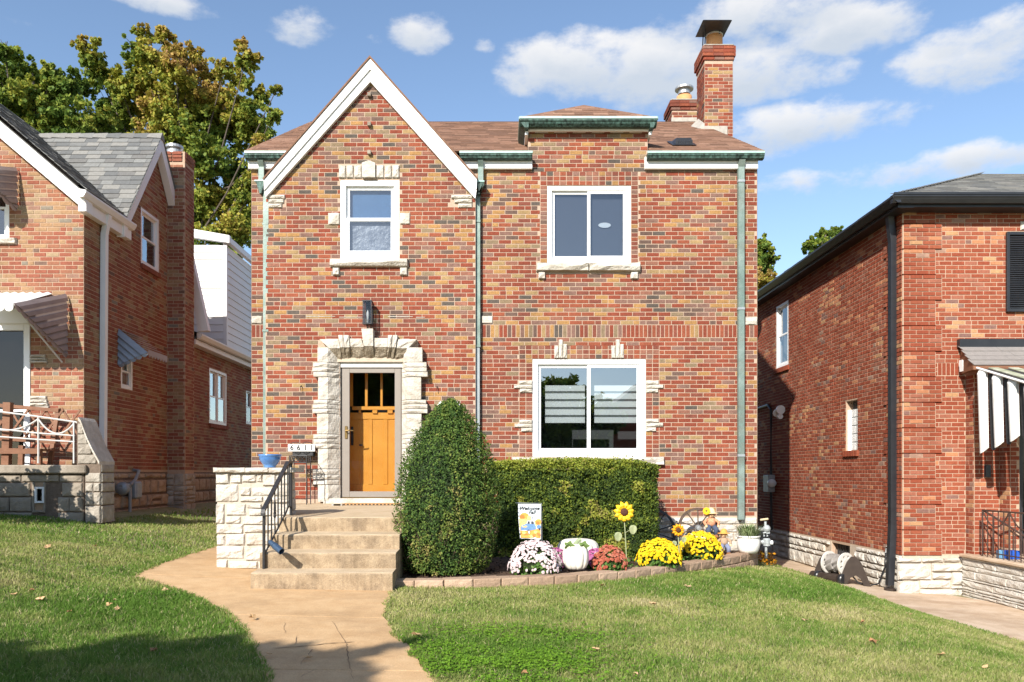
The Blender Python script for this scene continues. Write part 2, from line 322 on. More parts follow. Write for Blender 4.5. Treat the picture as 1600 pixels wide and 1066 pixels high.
M_HOSEB = pm('black_hose', (.02, .02, .022), None, rough=.5)
M_METER = pm('grey_meter', (.25, .27, .28), (.32, .34, .35), 14, .5, metal=.3)
M_GLOB = pm('glass_dome', (.65, .68, .70), None, rough=.15)
M_GLBK = pm('frosted_glass_block', (.50, .50, .48), (.62, .63, .62), 14, .15, .5, 30, spec=.6)
M_SIGN = pm('white_number_plate', (.80, .79, .76), None, rough=.5)
M_INK = pm('black_ink', (.012, .012, .012), None, rough=.6)
M_LEAFD = tintm('dry_fallen_leaf', [(1, (.42, .26, .12)), (1, (.52, .34, .18)), (1, (.30, .15, .07)), (1, (.56, .40, .24))], rough=.8, bump=.2, interp='LINEAR')
M_STRAW = pm('straw', (.62, .48, .24), (.72, .60, .36), 60, .9)
M_SKIN = pm('cloth_face', (.62, .38, .24), None, rough=.9)
M_DENIM = pm('blue_denim', (.16, .18, .27), (.22, .24, .34), 60, .9)
M_BOOT = pm('brown_boot', (.20, .08, .03), (.26, .12, .05), 20, .7)
M_ORANGEC = pm('orange_cloth', (.66, .27, .05), (.70, .34, .09), 40, .9)
M_PLAID = pm('rust_plaid_cloth', (.45, .14, .07), (.60, .38, .22), 45, .9)
M_BROWNC = pm('brown_cloth', (.34, .22, .14), (.42, .30, .20), 40, .9)
M_BLUEC = pm('dark_blue_cloth', (.05, .07, .11), (.07, .09, .14), 40, .9)
M_VALVEC = pm('grey_valve_metal', (.36, .39, .39), (.44, .46, .46), 12, .45, metal=.3)
M_TANPL = pm('tan_faucet_handle', (.55, .45, .28), None, rough=.5)
M_ASPH = pm('street_asphalt', (.05, .05, .052), (.065, .065, .066), 30, .9, .3, 120)
M_LAMPG = glassm('lantern_glass', .0, (.6, .63, .66))
M_BULB = pm('white_candle_lamp', (.75, .72, .66), None, rough=.4)
# ------------------------------------------------------------------ helpers
WLOC = {}                                    # world location of every object's origin
def V(*a): return Vector(a)
def link(o, parent=None, wloc=None):
    COL.objects.link(o)
    w = Vector(wloc) if wloc is not None else Vector((0, 0, 0))
    if parent is not None:
        o.parent = parent; o.location = w - WLOC[parent.name]
    else: o.location = w
    WLOC[o.name] = w
    return o
def tag(o, label=None, cat=None, group=None, kind=None):
    if label: o['label'] = label
    if cat: o['category'] = cat
    if group: o['group'] = group
    if kind: o['kind'] = kind
    return o
def thing(name, label, cat, loc, group=None):
    o = bpy.data.objects.new(name, None); o.empty_display_size = .1
    link(o, None, loc); return tag(o, label, cat, group)
class MB:
    """collects shapes, in world coordinates, into one mesh"""
    def __init__(s): s.v = []; s.f = []; s.t = []; s.mi = []; s.tint = 0.0; s.m = 0
    def add(s, vs, fs):
        b = len(s.v); s.v += [tuple(p) for p in vs]
        for f in fs: s.f.append(tuple(b + i for i in f)); s.t.append(s.tint); s.mi.append(s.m)
        return s
    def quad(s, *p): return s.add(p, [tuple(range(len(p)))])
    def hexa(s, p): return s.add(p, [(0, 3, 2, 1), (4, 5, 6, 7), (0, 1, 5, 4), (1, 2, 6, 5), (2, 3, 7, 6), (3, 0, 4, 7)])
    def box(s, x0, x1, y0, y1, z0, z1):
        return s.hexa([(x0, y0, z0), (x1, y0, z0), (x1, y1, z0), (x0, y1, z0), (x0, y0, z1), (x1, y0, z1), (x1, y1, z1), (x0, y1, z1)])
    def bbox(s, x0, x1, y0, y1, z0, z1, b=.006):
        """box with chamfered edges"""
        X = (x0, x0 + b, x1 - b, x1); Y = (y0, y0 + b, y1 - b, y1); Z = (z0, z0 + b, z1 - b, z1)
        vs = []; idx = {}
        for i in (1, 2):
            for j in (1, 2):
                for k in (1, 2):
                    for ax in range(3):
                        q = [X[i], Y[j], Z[k]]; q[ax] = (X, Y, Z)[ax][0 if (i, j, k)[ax] == 1 else 3]
                        idx[(i, j, k, ax)] = len(vs); vs.append(q)
        g = lambda i, j, k, a: idx[(i, j, k, a)]
        fs = []
        for e in (1, 2):
            fs.append((g(e, 1, 1, 0), g(e, 2, 1, 0), g(e, 2, 2, 0), g(e, 1, 2, 0)))
            fs.append((g(1, e, 1, 1), g(2, e, 1, 1), g(2, e, 2, 1), g(1, e, 2, 1)))
            fs.append((g(1, 1, e, 2), g(2, 1, e, 2), g(2, 2, e, 2), g(1, 2, e, 2)))
        for a in (1, 2):
            for c in (1, 2):
                fs.append((g(1, a, c, 1), g(2, a, c, 1), g(2, a, c, 2), g(1, a, c, 2)))
                fs.append((g(a, 1, c, 0), g(a, 2, c, 0), g(a, 2, c, 2), g(a, 1, c, 2)))
                fs.append((g(a, c, 1, 0), g(a, c, 2, 0), g(a, c, 2, 1), g(a, c, 1, 1)))
                for h in (1, 2): fs.append((g(a, c, h, 0), g(a, c, h, 1), g(a, c, h, 2)))
        return s.add(vs, list(dict.fromkeys(fs)))
    def prism(s, poly, ext):
        n = len(poly); e = Vector(ext); a = [Vector(p) for p in poly]
        vs = a + [p + e for p in a]
        fs = [tuple(range(n)), tuple(range(2 * n - 1, n - 1, -1))] + [(i, (i + 1) % n, n + (i + 1) % n, n + i) for i in range(n)]
        return s.add(vs, fs)
    def tube(s, pts, r, n=8, caps=True, r2=None):
        pts = [Vector(p) for p in pts]; m = len(pts); rings = []
        for i, p in enumerate(pts):
            d = (pts[min(i + 1, m - 1)] - pts[max(i - 1, 0)]).normalized()
            a = d.cross(Vector((0, 0, 1)))
            if a.length < .02: a = d.cross(Vector((0, 1, 0)))
            a.normalize(); b = d.cross(a)
            rr = r[i] if isinstance(r, (list, tuple)) else (r if r2 is None else r + (r2 - r) * i / max(1, m - 1))
            rings.append([p + a * rr * math.cos(2 * math.pi * k / n) + b * rr * math.sin(2 * math.pi * k / n) for k in range(n)])
        vs = [q for g in rings for q in g]
        fs = [(i * n + k, i * n + (k + 1) % n, (i + 1) * n + (k + 1) % n, (i + 1) * n + k) for i in range(m - 1) for k in range(n)]
        if caps: fs += [tuple(range(n - 1, -1, -1)), tuple((m - 1) * n + k for k in range(n))]
        return s.add(vs, fs)
    def lathe(s, c, prof, n=20, rib=None, axis=None):
        c = Vector(c); vs = []; m = len(prof)
        q = axis.to_track_quat('Z', 'Y') if axis is not None else None
        for r, z in prof:
            for k in range(n):
                a = 2 * math.pi * k / n; rr = r * (rib(a) if rib else 1)
                p = Vector((rr * math.cos(a), rr * math.sin(a), z))
                vs.append(c + (q @ p if q else p))
        fs = [(i * n + k, i * n + (k + 1) % n, (i + 1) * n + (k + 1) % n, (i + 1) * n + k) for i in range(m - 1) for k in range(n)]
        if prof[0][0] > 1e-4: fs.append(tuple(range(n - 1, -1, -1)))
        if prof[-1][0] > 1e-4: fs.append(tuple((m - 1) * n + k for k in range(n)))
        return s.add(vs, fs)
    def ball(s, c, rx, ry=None, rz=None, n=12):
        ry = ry or rx; rz = rz or rx; m = max(5, n // 2)
        vs = []
        for i in range(m + 1):
            t = math.pi * i / m
            for k in range(n):
                a = 2 * math.pi * k / n
                vs.append((c[0] + rx * math.sin(t) * math.cos(a), c[1] + ry * math.sin(t) * math.sin(a), c[2] - rz * math.cos(t)))
        return s.add(vs, [(i * n + k, i * n + (k + 1) % n, (i + 1) * n + (k + 1) % n, (i + 1) * n + k) for i in range(m) for k in range(n)])
    def mesh(s, name, mat, smooth=False, origin=(0, 0, 0)):
        me = bpy.data.meshes.new(name)
        ox, oy, oz = origin
        me.from_pydata([(a - ox, b - oy, c - oz) for a, b, c in s.v], [], s.f)
        for m in (mat if isinstance(mat, (list, tuple)) else [mat]): me.materials.append(m)
        if any(s.mi): me.polygons.foreach_set('material_index', s.mi)
        at = me.attributes.new('tint', 'FLOAT', 'FACE'); at.data.foreach_set('value', s.t)
        if smooth: me.polygons.foreach_set('use_smooth', [True] * len(s.f))
        me.update(); return me
    def build(s, name, mat, parent=None, smooth=False, origin=None, kind=None, label=None):
        origin = origin or (WLOC[parent.name] if parent is not None else (0, 0, 0))
        o = bpy.data.objects.new(name, s.mesh(name, mat, smooth, origin))
        link(o, parent, origin)
        if kind: o['kind'] = kind
        if label: o['label'] = label
        return o
def npmesh(name, co, faces_idx, nper, mat, tint=None, smooth=False):
    """mesh from numpy: faces_idx flat, nper vertices per face (all alike) or an array"""
    me = bpy.data.meshes.new(name)
    nf = len(nper) if hasattr(nper, '__len__') else len(faces_idx) // nper
    tot = np.asarray(nper) if hasattr(nper, '__len__') else np.full(nf, nper)
    me.vertices.add(len(co)); me.vertices.foreach_set('co', np.asarray(co, dtype=np.float32).ravel())
    me.loops.add(len(faces_idx)); me.loops.foreach_set('vertex_index', np.asarray(faces_idx, dtype=np.int32))
    me.polygons.add(nf); start = np.concatenate([[0], np.cumsum(tot)[:-1]]).astype(np.int32)
    me.polygons.foreach_set('loop_start', start)
    me.materials.append(mat)
    me.update(calc_edges=True)
    at = me.attributes.new('tint', 'FLOAT', 'FACE')
    at.data.foreach_set('value', np.asarray(tint if tint is not None else np.zeros(nf), dtype=np.float32))
    if smooth: me.polygons.foreach_set('use_smooth', np.ones(nf, dtype=bool))
    return me
def leaves(name, C, size, mat, tint, parent=None, kind=None, out=None, spread=1.0, aspect=.6, origin=None):
    """one bent, pointed leaf (two faces) at every centre"""
    C = np.asarray(C, dtype=np.float64); n = len(C)
    size = np.broadcast_to(np.asarray(size, dtype=np.float64), (n,))
    nrm = NR.normal(size=(n, 3))
    if out is not None: nrm = nrm * spread + np.asarray(out)
    nrm /= np.linalg.norm(nrm, axis=1, keepdims=True) + 1e-9
    t = NR.normal(size=(n, 3)); t -= (t * nrm).sum(1, keepdims=True) * nrm; t /= np.linalg.norm(t, axis=1, keepdims=True) + 1e-9
    b = np.cross(nrm, t); s = size[:, None]
    o = np.asarray(origin if origin is not None else (WLOC[parent.name] if parent is not None else (0, 0, 0)))
    p0 = C - t * s * .5; p2 = C + t * s * .5 - nrm * s * .12
    p1 = C + b * s * aspect * .5 - nrm * s * .08; p3 = C - b * s * aspect * .5 - nrm * s * .08
    co = np.stack([p0, p1, p2, p3], 1).reshape(-1, 3) - o
    base = (np.arange(n) * 4)[:, None]
    idx = (base + np.array([0, 1, 2, 0, 2, 3])).ravel()
    me = npmesh(name, co, idx, 3, mat, np.repeat(np.clip(tint, 0, .999), 2))
    ob = bpy.data.objects.new(name, me); link(ob, parent, o)
    if kind: ob['kind'] = kind
    return ob
def vnoise(x, y, seed=0):
    """smooth value noise, vectorised"""
    xi = np.floor(x).astype(int); yi = np.floor(y).astype(int); xf = x - xi; yf = y - yi
    def h(a, b):
        n = (a * 374761393 + b * 668265263 + seed * 974711) & 0x7fffffff
        n = ((n ^ (n >> 13)) * 1274126177) & 0x7fffffff
        return ((n ^ (n >> 16)) & 0xffff) / 65535.0
    u = xf * xf * (3 - 2 * xf); v = yf * yf * (3 - 2 * yf)
    return (h(xi, yi) * (1 - u) + h(xi + 1, yi) * u) * (1 - v) + (h(xi, yi + 1) * (1 - u) + h(xi + 1, yi + 1) * u) * v

def fbm(x, y, seed=0, n=4):
    s = 0; t = 0; k = 1.0
    x = np.asarray(x, dtype=float); y = np.asarray(y, dtype=float)
    for i in range(n):
        q = .6 + 1.1 * i; cx, sx = math.cos(q), math.sin(q)
        s = s + k * vnoise((x * cx - y * sx) * 1.97 ** i + 13.7 * i + 60, (x * sx + y * cx) * 1.97 ** i + 41.3 + 60, seed + i); t += k; k *= .6
    return s / t

# ---- walls: mortar faces with openings, and bricks laid course by course
CR, BL, MJ = 0.0677, 0.2032, 0.0105
class Frame:
    """a vertical plane: u runs along it, z is up, d stands proud of it"""
    def __init__(s, kind, c, sgn): s.k = kind; s.c = c; s.s = sgn
    def p(s, u, z, d=0.0):
        return (u, s.c + s.s * d, z) if s.k == 'x' else (s.c + s.s * d, u, z)
    def rot(s):
        if s.k == 'x': return Matrix(((1, 0, 0), (0, s.s, 0), (0, 0, 1)))
        return Matrix(((0, s.s, 0), (1, 0, 0), (0, 0, 1)))
def wall_face(mb, fr, outline, holes=(), reveal=.1, extra=()):
    """outline: list of (z, u_left, u_right); straight between; holes (u0,u1,z0,z1) with reveals going in"""
    own = holes; holes = list(holes) + list(extra)
    zs = sorted(set([o[0] for o in outline] + [h for q in holes for h in q[2:4]]))
    zs = [z for z in zs if outline[0][0] - 1e-6 <= z <= outline[-1][0] + 1e-6]
    def lr(z, above):
        rows = outline
        for a, b in zip(rows[:-1], rows[1:]):
            if b[0] - a[0] < 1e-6: continue
            if (a[0] - 1e-6 <= z < b[0] - 1e-6) if above else (a[0] + 1e-6 < z <= b[0] + 1e-6):
                t = (z - a[0]) / (b[0] - a[0]); return a[1] + (b[1] - a[1]) * t, a[2] + (b[2] - a[2]) * t
        return rows[-1][1:3]
    for z0, z1 in zip(zs[:-1], zs[1:]):
        l0, r0 = lr(z0, True); l1, r1 = lr(z1, False)
        hs = sorted((h for h in holes if h[2] <= z0 + 1e-6 and h[3] >= z1 - 1e-6), key=lambda h: h[0])
        a0, a1 = l0, l1
        for h in hs:
            mb.quad(fr.p(a0, z0), fr.p(h[0], z0), fr.p(h[0], z1), fr.p(a1, z1)); a0 = a1 = h[1]
        mb.quad(fr.p(a0, z0), fr.p(r0, z0), fr.p(r1, z1), fr.p(a1, z1))
    for u0, u1, z0, z1 in (own if reveal else ()):
        for a, b in (((u0, z0), (u1, z0)), ((u1, z0), (u1, z1)), ((u1, z1), (u0, z1)), ((u0, z1), (u0, z0))):
            mb.quad(fr.p(*a), fr.p(*b), fr.p(*b, -reveal), fr.p(*a, -reveal))
class Bricks:
    def __init__(s, tints): s.L = []; s.tints = tints
    def put(s, fr, u, z, w, h, d=.005, tint=None, hidden=False):
        s.L.append((fr, u, z, w, h, d + R.uniform(-.0015, .002), R.random() if tint is None else tint, hidden))
    def lay(s, fr, u0, u1, z0, z1, holes=(), clip=None, hidden=None, hprob=.05, phase=0.0, d=.005, tint=None):
        k0 = math.ceil(z0 / CR - 1e-6); k1 = math.floor(z1 / CR + 1e-6)
        for k in range(k0, k1):
            z = k * CR; zc = z + CR / 2
            sp = [(u0, u1)]
            if clip:
                c = clip(z, z + CR)
                if not c: continue
                sp = [(max(u0, c[0]), min(u1, c[1]))]
            for h in holes:
                if h[2] < zc < h[3]:
                    ns = []
                    for a, b in sp:
                        if h[1] <= a or h[0] >= b: ns.append((a, b)); continue
                        if h[0] > a: ns.append((a, h[0]))
                        if h[1] < b: ns.append((h[1], b))
                    sp = ns
            off = (k % 2) * BL / 2 + phase + (R.uniform(-.012, .012))
            for a, b in sp:
                if b - a < .05: continue
                u = math.floor((a - off) / BL) * BL + off
                while u < b:
                    if R.random() < hprob: cuts = [(u, u + BL / 2), (u + BL / 2, u + BL)]
                    else: cuts = [(u, u + BL)]
                    for c0, c1 in cuts:
                        e0, e1 = max(c0, a), min(c1, b)
                        if e1 - e0 > .045:
                            hid = hidden((e0 + e1) / 2, zc) if hidden else False
                            s.put(fr, e0 + MJ / 2, z + MJ / 2, e1 - e0 - MJ, CR - MJ, d, tint(e0, zc) if tint else None, hid)
                    u += BL
    def build(s, house, mat, limit=300, nvar=24, skirt=.006):
        eye = Vector((0, 0, 0)); W, H = BL - MJ, CR - MJ
        full = [i for i, b in enumerate(s.L) if not b[7] and abs(b[3] - W) < 1e-4 and abs(b[4] - H) < 1e-4]
        full.sort(key=lambda i: Vector(s.L[i][0].p(s.L[i][1] + W / 2, s.L[i][2])).length)
        singles = set(full[:limit])
        meshes = {}
        def var(k, sg):
            if (k, sg) not in meshes:
                m = MB(); m.tint = (k + .5) / nvar; brick_shape(m, lambda u, z, d: (u, sg * d, z), 0, 0, W, H, .0, skirt)
                meshes[(k, sg)] = m.mesh('brick', mat)
            return meshes[(k, sg)]
        for i in full[:limit]:
            fr, u, z, w, h, d, t, hid = s.L[i]
            o = bpy.data.objects.new('brick', var(int(t * nvar) % nvar, fr.s if fr.k == 'x' else -fr.s))
            w_ = Vector(fr.p(u, z, d)); link(o, house, w_)
            o.rotation_euler = (0, 0, 0 if fr.k == 'x' else math.pi / 2)
        mb = MB()
        for i, (fr, u, z, w, h, d, t, hid) in enumerate(s.L):
            if i in singles: continue
            mb.tint = t; brick_shape(mb, fr.p, u, z, w, h, d, skirt)
        return mb.build('brick', mat, house, kind='stuff')
def brick_shape(mb, p, u, z, w, h, d, skirt, b=.0035):
    vs = [p(u, z, d - skirt), p(u + w, z, d - skirt), p(u + w, z + h, d - skirt), p(u, z + h, d - skirt),
          p(u, z, d - b), p(u + w, z, d - b), p(u + w, z + h, d - b), p(u, z + h, d - b),
          p(u + b, z + b, d), p(u + w - b, z + b, d), p(u + w - b, z + h - b, d), p(u + b, z + h - b, d)]
    fs = [(8, 9, 10, 11)]
    for i in range(4):
        j = (i + 1) % 4; fs += [(i, j, 4 + j, 4 + i), (4 + i, 4 + j, 8 + j, 8 + i)]
    mb.add(vs, fs)
def stone_shape(mb, p, u, z, w, h, d, rough=.35, step=.07, taper=0.0):
    """a rock-faced block: pillowed, broken front"""
    nx = max(2, min(6, round(w / step))); nz = max(2, min(4, round(h / (step * .8))))
    b = min(.012, w * .12, h * .15)
    us = [0, b] + [b + (w - 2 * b) * i / nx for i in range(1, nx)] + [w - b, w]
    zs = [0, b] + [b + (h - 2 * b) * i / nz for i in range(1, nz)] + [h - b, h]
    A = len(us); B = len(zs); vs = []
    for j, zz in enumerate(zs):
        for i, uu in enumerate(us):
            edge = i in (0, A - 1) or j in (0, B - 1); ring = i in (1, A - 2) or j in (1, B - 2)
            dd = d * (.25 if edge else (.72 if ring else 1.0))
            if not edge: dd += d * rough * R.uniform(-.6, .7)
            ju = 0 if i in (0, A - 1) else R.uniform(-.25, .25) * w / nx * (0 if ring else 1)
            jz = 0 if j in (0, B - 1) else R.uniform(-.25, .25) * h / nz * (0 if ring else 1)
            if edge: ju += R.uniform(-.003, .003); jz += R.uniform(-.003, .003)
            vs.append(p(u + uu + ju, z + zz + jz, dd))
    fs = [(j * A + i, j * A + i + 1, (j + 1) * A + i + 1, (j + 1) * A + i) for j in range(B - 1) for i in range(A - 1)]
    rim = [i for i in range(A)] + [j * A + A - 1 for j in range(1, B)] + [(B - 1) * A + i for i in range(A - 2, -1, -1)] + [j * A for j in range(B - 2, 0, -1)]
    n0 = len(vs); pl = [(u, z), (u + w, z), (u + w, z + h), (u, z + h)]
    back = []
    for r in rim:
        j, i = divmod(r, A); back.append(p(u + us[i], z + zs[j], -.01))
    vs += back; m = len(rim)
    fs += [(rim[k], rim[(k + 1) % m], n0 + (k + 1) % m, n0 + k) for k in range(m)]
    mb.add(vs, fs)
def ashlar(u0, u1, z0, z1, hs, lmin, lmax, joint=.014, rng=R, thin=0.0):
    """rows of stones of uneven height and length; now and then a tall stone beside two low ones"""
    out = []; z = z0
    while z < z1 - .03:
        h = rng.choice(hs)
        if z1 - (z + h) < min(hs) * .7: h = z1 - z
        u = u0
        while u < u1 - .02:
            l = rng.uniform(lmin, lmax)
            if u1 - (u + l) < lmin * .6: l = u1 - u
            if h > .15 and rng.random() < (.45 if joint < .035 else .12) and l > .2:
                s = h * rng.uniform(.38, .62)
                out += [(u, z, l, s), (u, z + s, l, h - s)]
            else: out.append((u, z, l, h))
            u += l
        z += h
    return [(a + joint / 2, b + joint / 2, w - joint, h - joint) for a, b, w, h in out if w > joint * 2 and h > joint * 2]
def stones(parent, fr, rects, mat, d=.035, rough=.35, name='stone', mats=None):
    for u, z, w, h in rects:
        m = MB(); stone_shape(m, fr.p, u, z, w, h, d * R.uniform(.8, 1.2), rough)
        m.build(name, mat if not mats else R.choice(mats), parent)

def window(house, fr, u0, u1, z0, z1, kind, glass, depth=.09, fw=.055, mat=None, inside=True, blind=None, name='window', set_in=.03):
    """frame with sashes and panes set into a wall opening; u0..z1 is the outer edge of the frame"""
    mat = mat or M_VINYL
    f = MB()
    def bar(a, b, c, e, d0, d1, mb=f):
        p0 = fr.p(a, c, d0); p1 = fr.p(b, e, d1)
        lo = [min(x, y) for x, y in zip(p0, p1)]; hi = [max(x, y) for x, y in zip(p0, p1)]
        mb.bbox(lo[0], hi[0], lo[1], hi[1], lo[2], hi[2], .004)
    S = -set_in
    bar(u0, u0 + fw, z0, z1, S - depth, S); bar(u1 - fw, u1, z0, z1, S - depth, S)
    bar(u0 + fw, u1 - fw, z0, z0 + fw, S - depth, S - .002); bar(u0 + fw, u1 - fw, z1 - fw, z1, S - depth, S - .002)
    w = f.build(name, mat, house)
    a, b, c, e = u0 + fw, u1 - fw, z0 + fw, z1 - fw
    sw = fw * .62
    def sash(a, b, c, e, d, nm='sash'):
        m = MB(); t = .03
        bar(a, a + sw, c, e, d - t, d, m); bar(b - sw, b, c, e, d - t, d, m)
        bar(a + sw, b - sw, c, c + sw, d - t, d - .001, m); bar(a + sw, b - sw, e - sw, e, d - t, d - .001, m)
        m.build(nm, mat, w)
        g = MB(); p0 = fr.p(a + sw, c + sw, d - .018); p1 = fr.p(b - sw, e - sw, d - .012)
        g.box(min(p0[0], p1[0]), max(p0[0], p1[0]), min(p0[1], p1[1]), max(p0[1], p1[1]), min(p0[2], p1[2]), max(p0[2], p1[2]))
        g.build('pane', glass, w)
        return (a + sw, b - sw, c + sw, e - sw)
    rects = []
    if kind == 'slider':
        mid = (a + b) / 2
        rects.append(sash(a, mid + sw / 2, c, e, S - .05)); rects.append(sash(mid - sw / 2, b, c, e, S - .018))
    elif kind == 'hung':
        mid = (c + e) / 2 + .01
        rects.append(sash(a, b, c, mid + sw / 2, S - .02)); rects.append(sash(a, b, mid - sw / 2, e, S - .052))
    elif kind == 'pair':
        mu = (a + b) / 2; mid = (c + e) / 2
        m = MB(); bar(mu - fw * .4, mu + fw * .4, c, e, S - depth, S - .004, m); m.build('mullion', mat, w)
        for x0, x1 in ((a, mu - fw * .4), (mu + fw * .4, b)):
            sash(x0, x1, c, mid + sw / 2, S - .02); sash(x0, x1, mid - sw / 2, e, S - .052)
    if inside:
        m = MB(); dd = 1.4; pts = [fr.p(u0 - .3, z0 - .3, -depth - S * 0 - .04), fr.p(u1 + .3, z1 + .3, -dd)]
        x0, x1 = sorted((pts[0][0], pts[1][0])); y0, y1 = sorted((pts[0][1], pts[1][1])); q0, q1 = sorted((pts[0][2], pts[1][2]))
        v = [(x0, y0, q0), (x1, y0, q0), (x1, y1, q0), (x0, y1, q0), (x0, y0, q1), (x1, y0, q1), (x1, y1, q1), (x0, y1, q1)]
        fs = [(0, 3, 2, 1), (4, 5, 6, 7), (1, 2, 6, 5), (2, 3, 7, 6), (3, 0, 4, 7)] if fr.k == 'x' else \
             ([(0, 3, 2, 1), (4, 5, 6, 7), (0, 1, 5, 4), (2, 3, 7, 6), (1, 2, 6, 5)] if fr.s < 0 else [(0, 3, 2, 1), (4, 5, 6, 7), (0, 1, 5, 4), (2, 3, 7, 6), (3, 0, 4, 7)])
        m.add(v, fs); m.build('interior', M_ROOM, w)
    return w, rects
def textobj(name, body, size, loc, mat, parent, shear=0.0, ext=.002, align='CENTER', sx=1.0, rot=None):
    c = bpy.data.curves.new(name, 'FONT'); c.body = body; c.size = size; c.extrude = ext; c.shear = shear; c.offset = size * .02
    c.align_x = align; c.align_y = 'CENTER'; c.materials.append(mat); c.resolution_u = 3
    tmp = bpy.data.objects.new('lettering_curve', c); COL.objects.link(tmp); bpy.context.view_layer.update()
    me = bpy.data.meshes.new_from_object(tmp.evaluated_get(bpy.context.evaluated_depsgraph_get()))
    bpy.data.objects.remove(tmp)
    if not len(me.materials): me.materials.append(mat)
    o = bpy.data.objects.new(name, me); link(o, parent, loc); o.rotation_euler = rot or (math.pi / 2, 0, 0); o.scale = (sx, 1, 1)
    return o
def shingles(parent, origin, ux, up, nrm, rows, mat, exposure, tab, thick=.012, stuff=True, name='shingle', gap=.004, maxparts=300):
    """tabs laid in courses; rows = list of (v0, u_left, u_right) from the eave up"""
    o = Vector(origin); ux = Vector(ux).normalized(); up = Vector(up).normalized(); nrm = Vector(nrm).normalized()
    mb = MB(); cnt = 0
    for k, (v0, ul, ur) in enumerate(rows):
        u = ul - R.uniform(0, tab)
        while u < ur:
            w = tab * R.uniform(.75, 1.25) if tab > .2 else tab
            a, b = max(u, ul), min(u + w, ur) - gap
            if b - a > .02:
                t = thick * R.uniform(.7, 1.4)
                q = lambda uu, vv, hh: o + ux * uu + up * vv + nrm * hh
                m = mb if stuff or cnt >= maxparts else MB()
                m.tint = R.random()
                m.add([q(a, v0, -.002), q(b, v0, -.002), q(b, v0 + exposure * 1.25, -.002), q(a, v0 + exposure * 1.25, -.002),
                       q(a, v0, t), q(b, v0, t), q(b, v0 + exposure * 1.25, .001), q(a, v0 + exposure * 1.25, .001)],
                      [(4, 5, 6, 7), (0, 1, 5, 4), (1, 2, 6, 5), (3, 0, 4, 7)])
                if m is not mb: m.build(name, mat, parent); cnt += 1
            u += w
    if mb.f: return mb.build(name, mat, parent, kind='stuff')

# ---- lie of the land
_gx = [-60, -14, -9, -6.6, -5.2, -4.3, -3, 0, 2, 3.5, 4.3, 5.0, 5.6, 6.4, 9, 14, 60]
_gz = [-.3, -.42, -.55, -.66, -.87, -1.06, -1.165, -1.2, -1.25, -1.36, -1.50, -1.70, -1.87, -1.93, -1.95, -2.0, -2.2]
def G(x, y):
    x = np.asarray(x, dtype=float); y = np.asarray(y, dtype=float)
    z = np.interp(x, _gx, _gz) - .032 * np.clip(9 - y, 0, 14)
    return z + .018 * (vnoise(x * 1.3 + 50, y * 1.3 + 50, 3) - .5)
def g1(x, y): return float(G(x, y))
# ------------------------------------------------------------------ ground, walks
def grid_sheet(xs, ys, zf):
    X, Y = np.meshgrid(xs, ys); Z = zf(X, Y); ny, nx = X.shape
    co = np.stack([X, Y, Z], -1).reshape(-1, 3)
    i = (np.arange(ny - 1)[:, None] * nx + np.arange(nx - 1)[None, :]).ravel()
    idx = np.stack([i, i + 1, i + 1 + nx, i + nx], 1).ravel()
    return co, idx
xs = np.concatenate([np.linspace(-300, -14, 12), np.arange(-13, 13.01, .2), np.linspace(14, 300, 12)])
ys = np.concatenate([np.linspace(-200, -12, 8), np.arange(-11, 3, .5), np.arange(3, 26, .2), np.linspace(27, 600, 14)])
co, idx = grid_sheet(xs, ys, G)
o = bpy.data.objects.new('ground', npmesh('ground', co, idx, 4, M_EARTH, smooth=True)); link(o); o['kind'] = 'structure'

WL = [(-3.5, -.9, .6), (0, -.9, .4), (2, -1.0, .2), (4, -1.25, -.1), (5.05, -1.46, -.37), (5.95, -1.83, -.66), (6.4, -2.02, -.84), (7.06, -2.42, -1.02),
      (7.87, -3.02, -1.07), (8.2, -3.42, -1.08), (8.55, -3.9, -1.08), (9.2, -3.98, -1.08), (9.6, -4.02, -2.6), (11.8, -4.14, -3.37), (12.8, -4.3, -3.9), (14, -4.55, -3.95), (22, -4.6, -3.95)]
def walk_lr(y):
    a = [w[0] for w in WL]
    l = np.interp(y, a, [w[1] for w in WL]); r = np.interp(y, a, [w[2] for w in WL])
    wob = .035 * (vnoise(np.asarray(y) * 4.0, np.asarray(y) * 0 + 3.3, 5) - .5)
    return l + wob, r - wob
RL = [(2, 6.6, 9), (8, 6.0, 9), (9, 5.84, 7.6), (11.5, 5.52, 7.6), (14, 5.55, 6.5), (30, 5.62, 6.5)]
def rwalk_lr(y):
    a = [w[0] for w in RL]
    return (np.interp(y, a, [w[1] for w in RL]) + .12 * (vnoise(np.asarray(y) * 2.3, np.asarray(y) * 0 + 9.1, 6) - .5), np.interp(y, a, [w[2] for w in RL]))
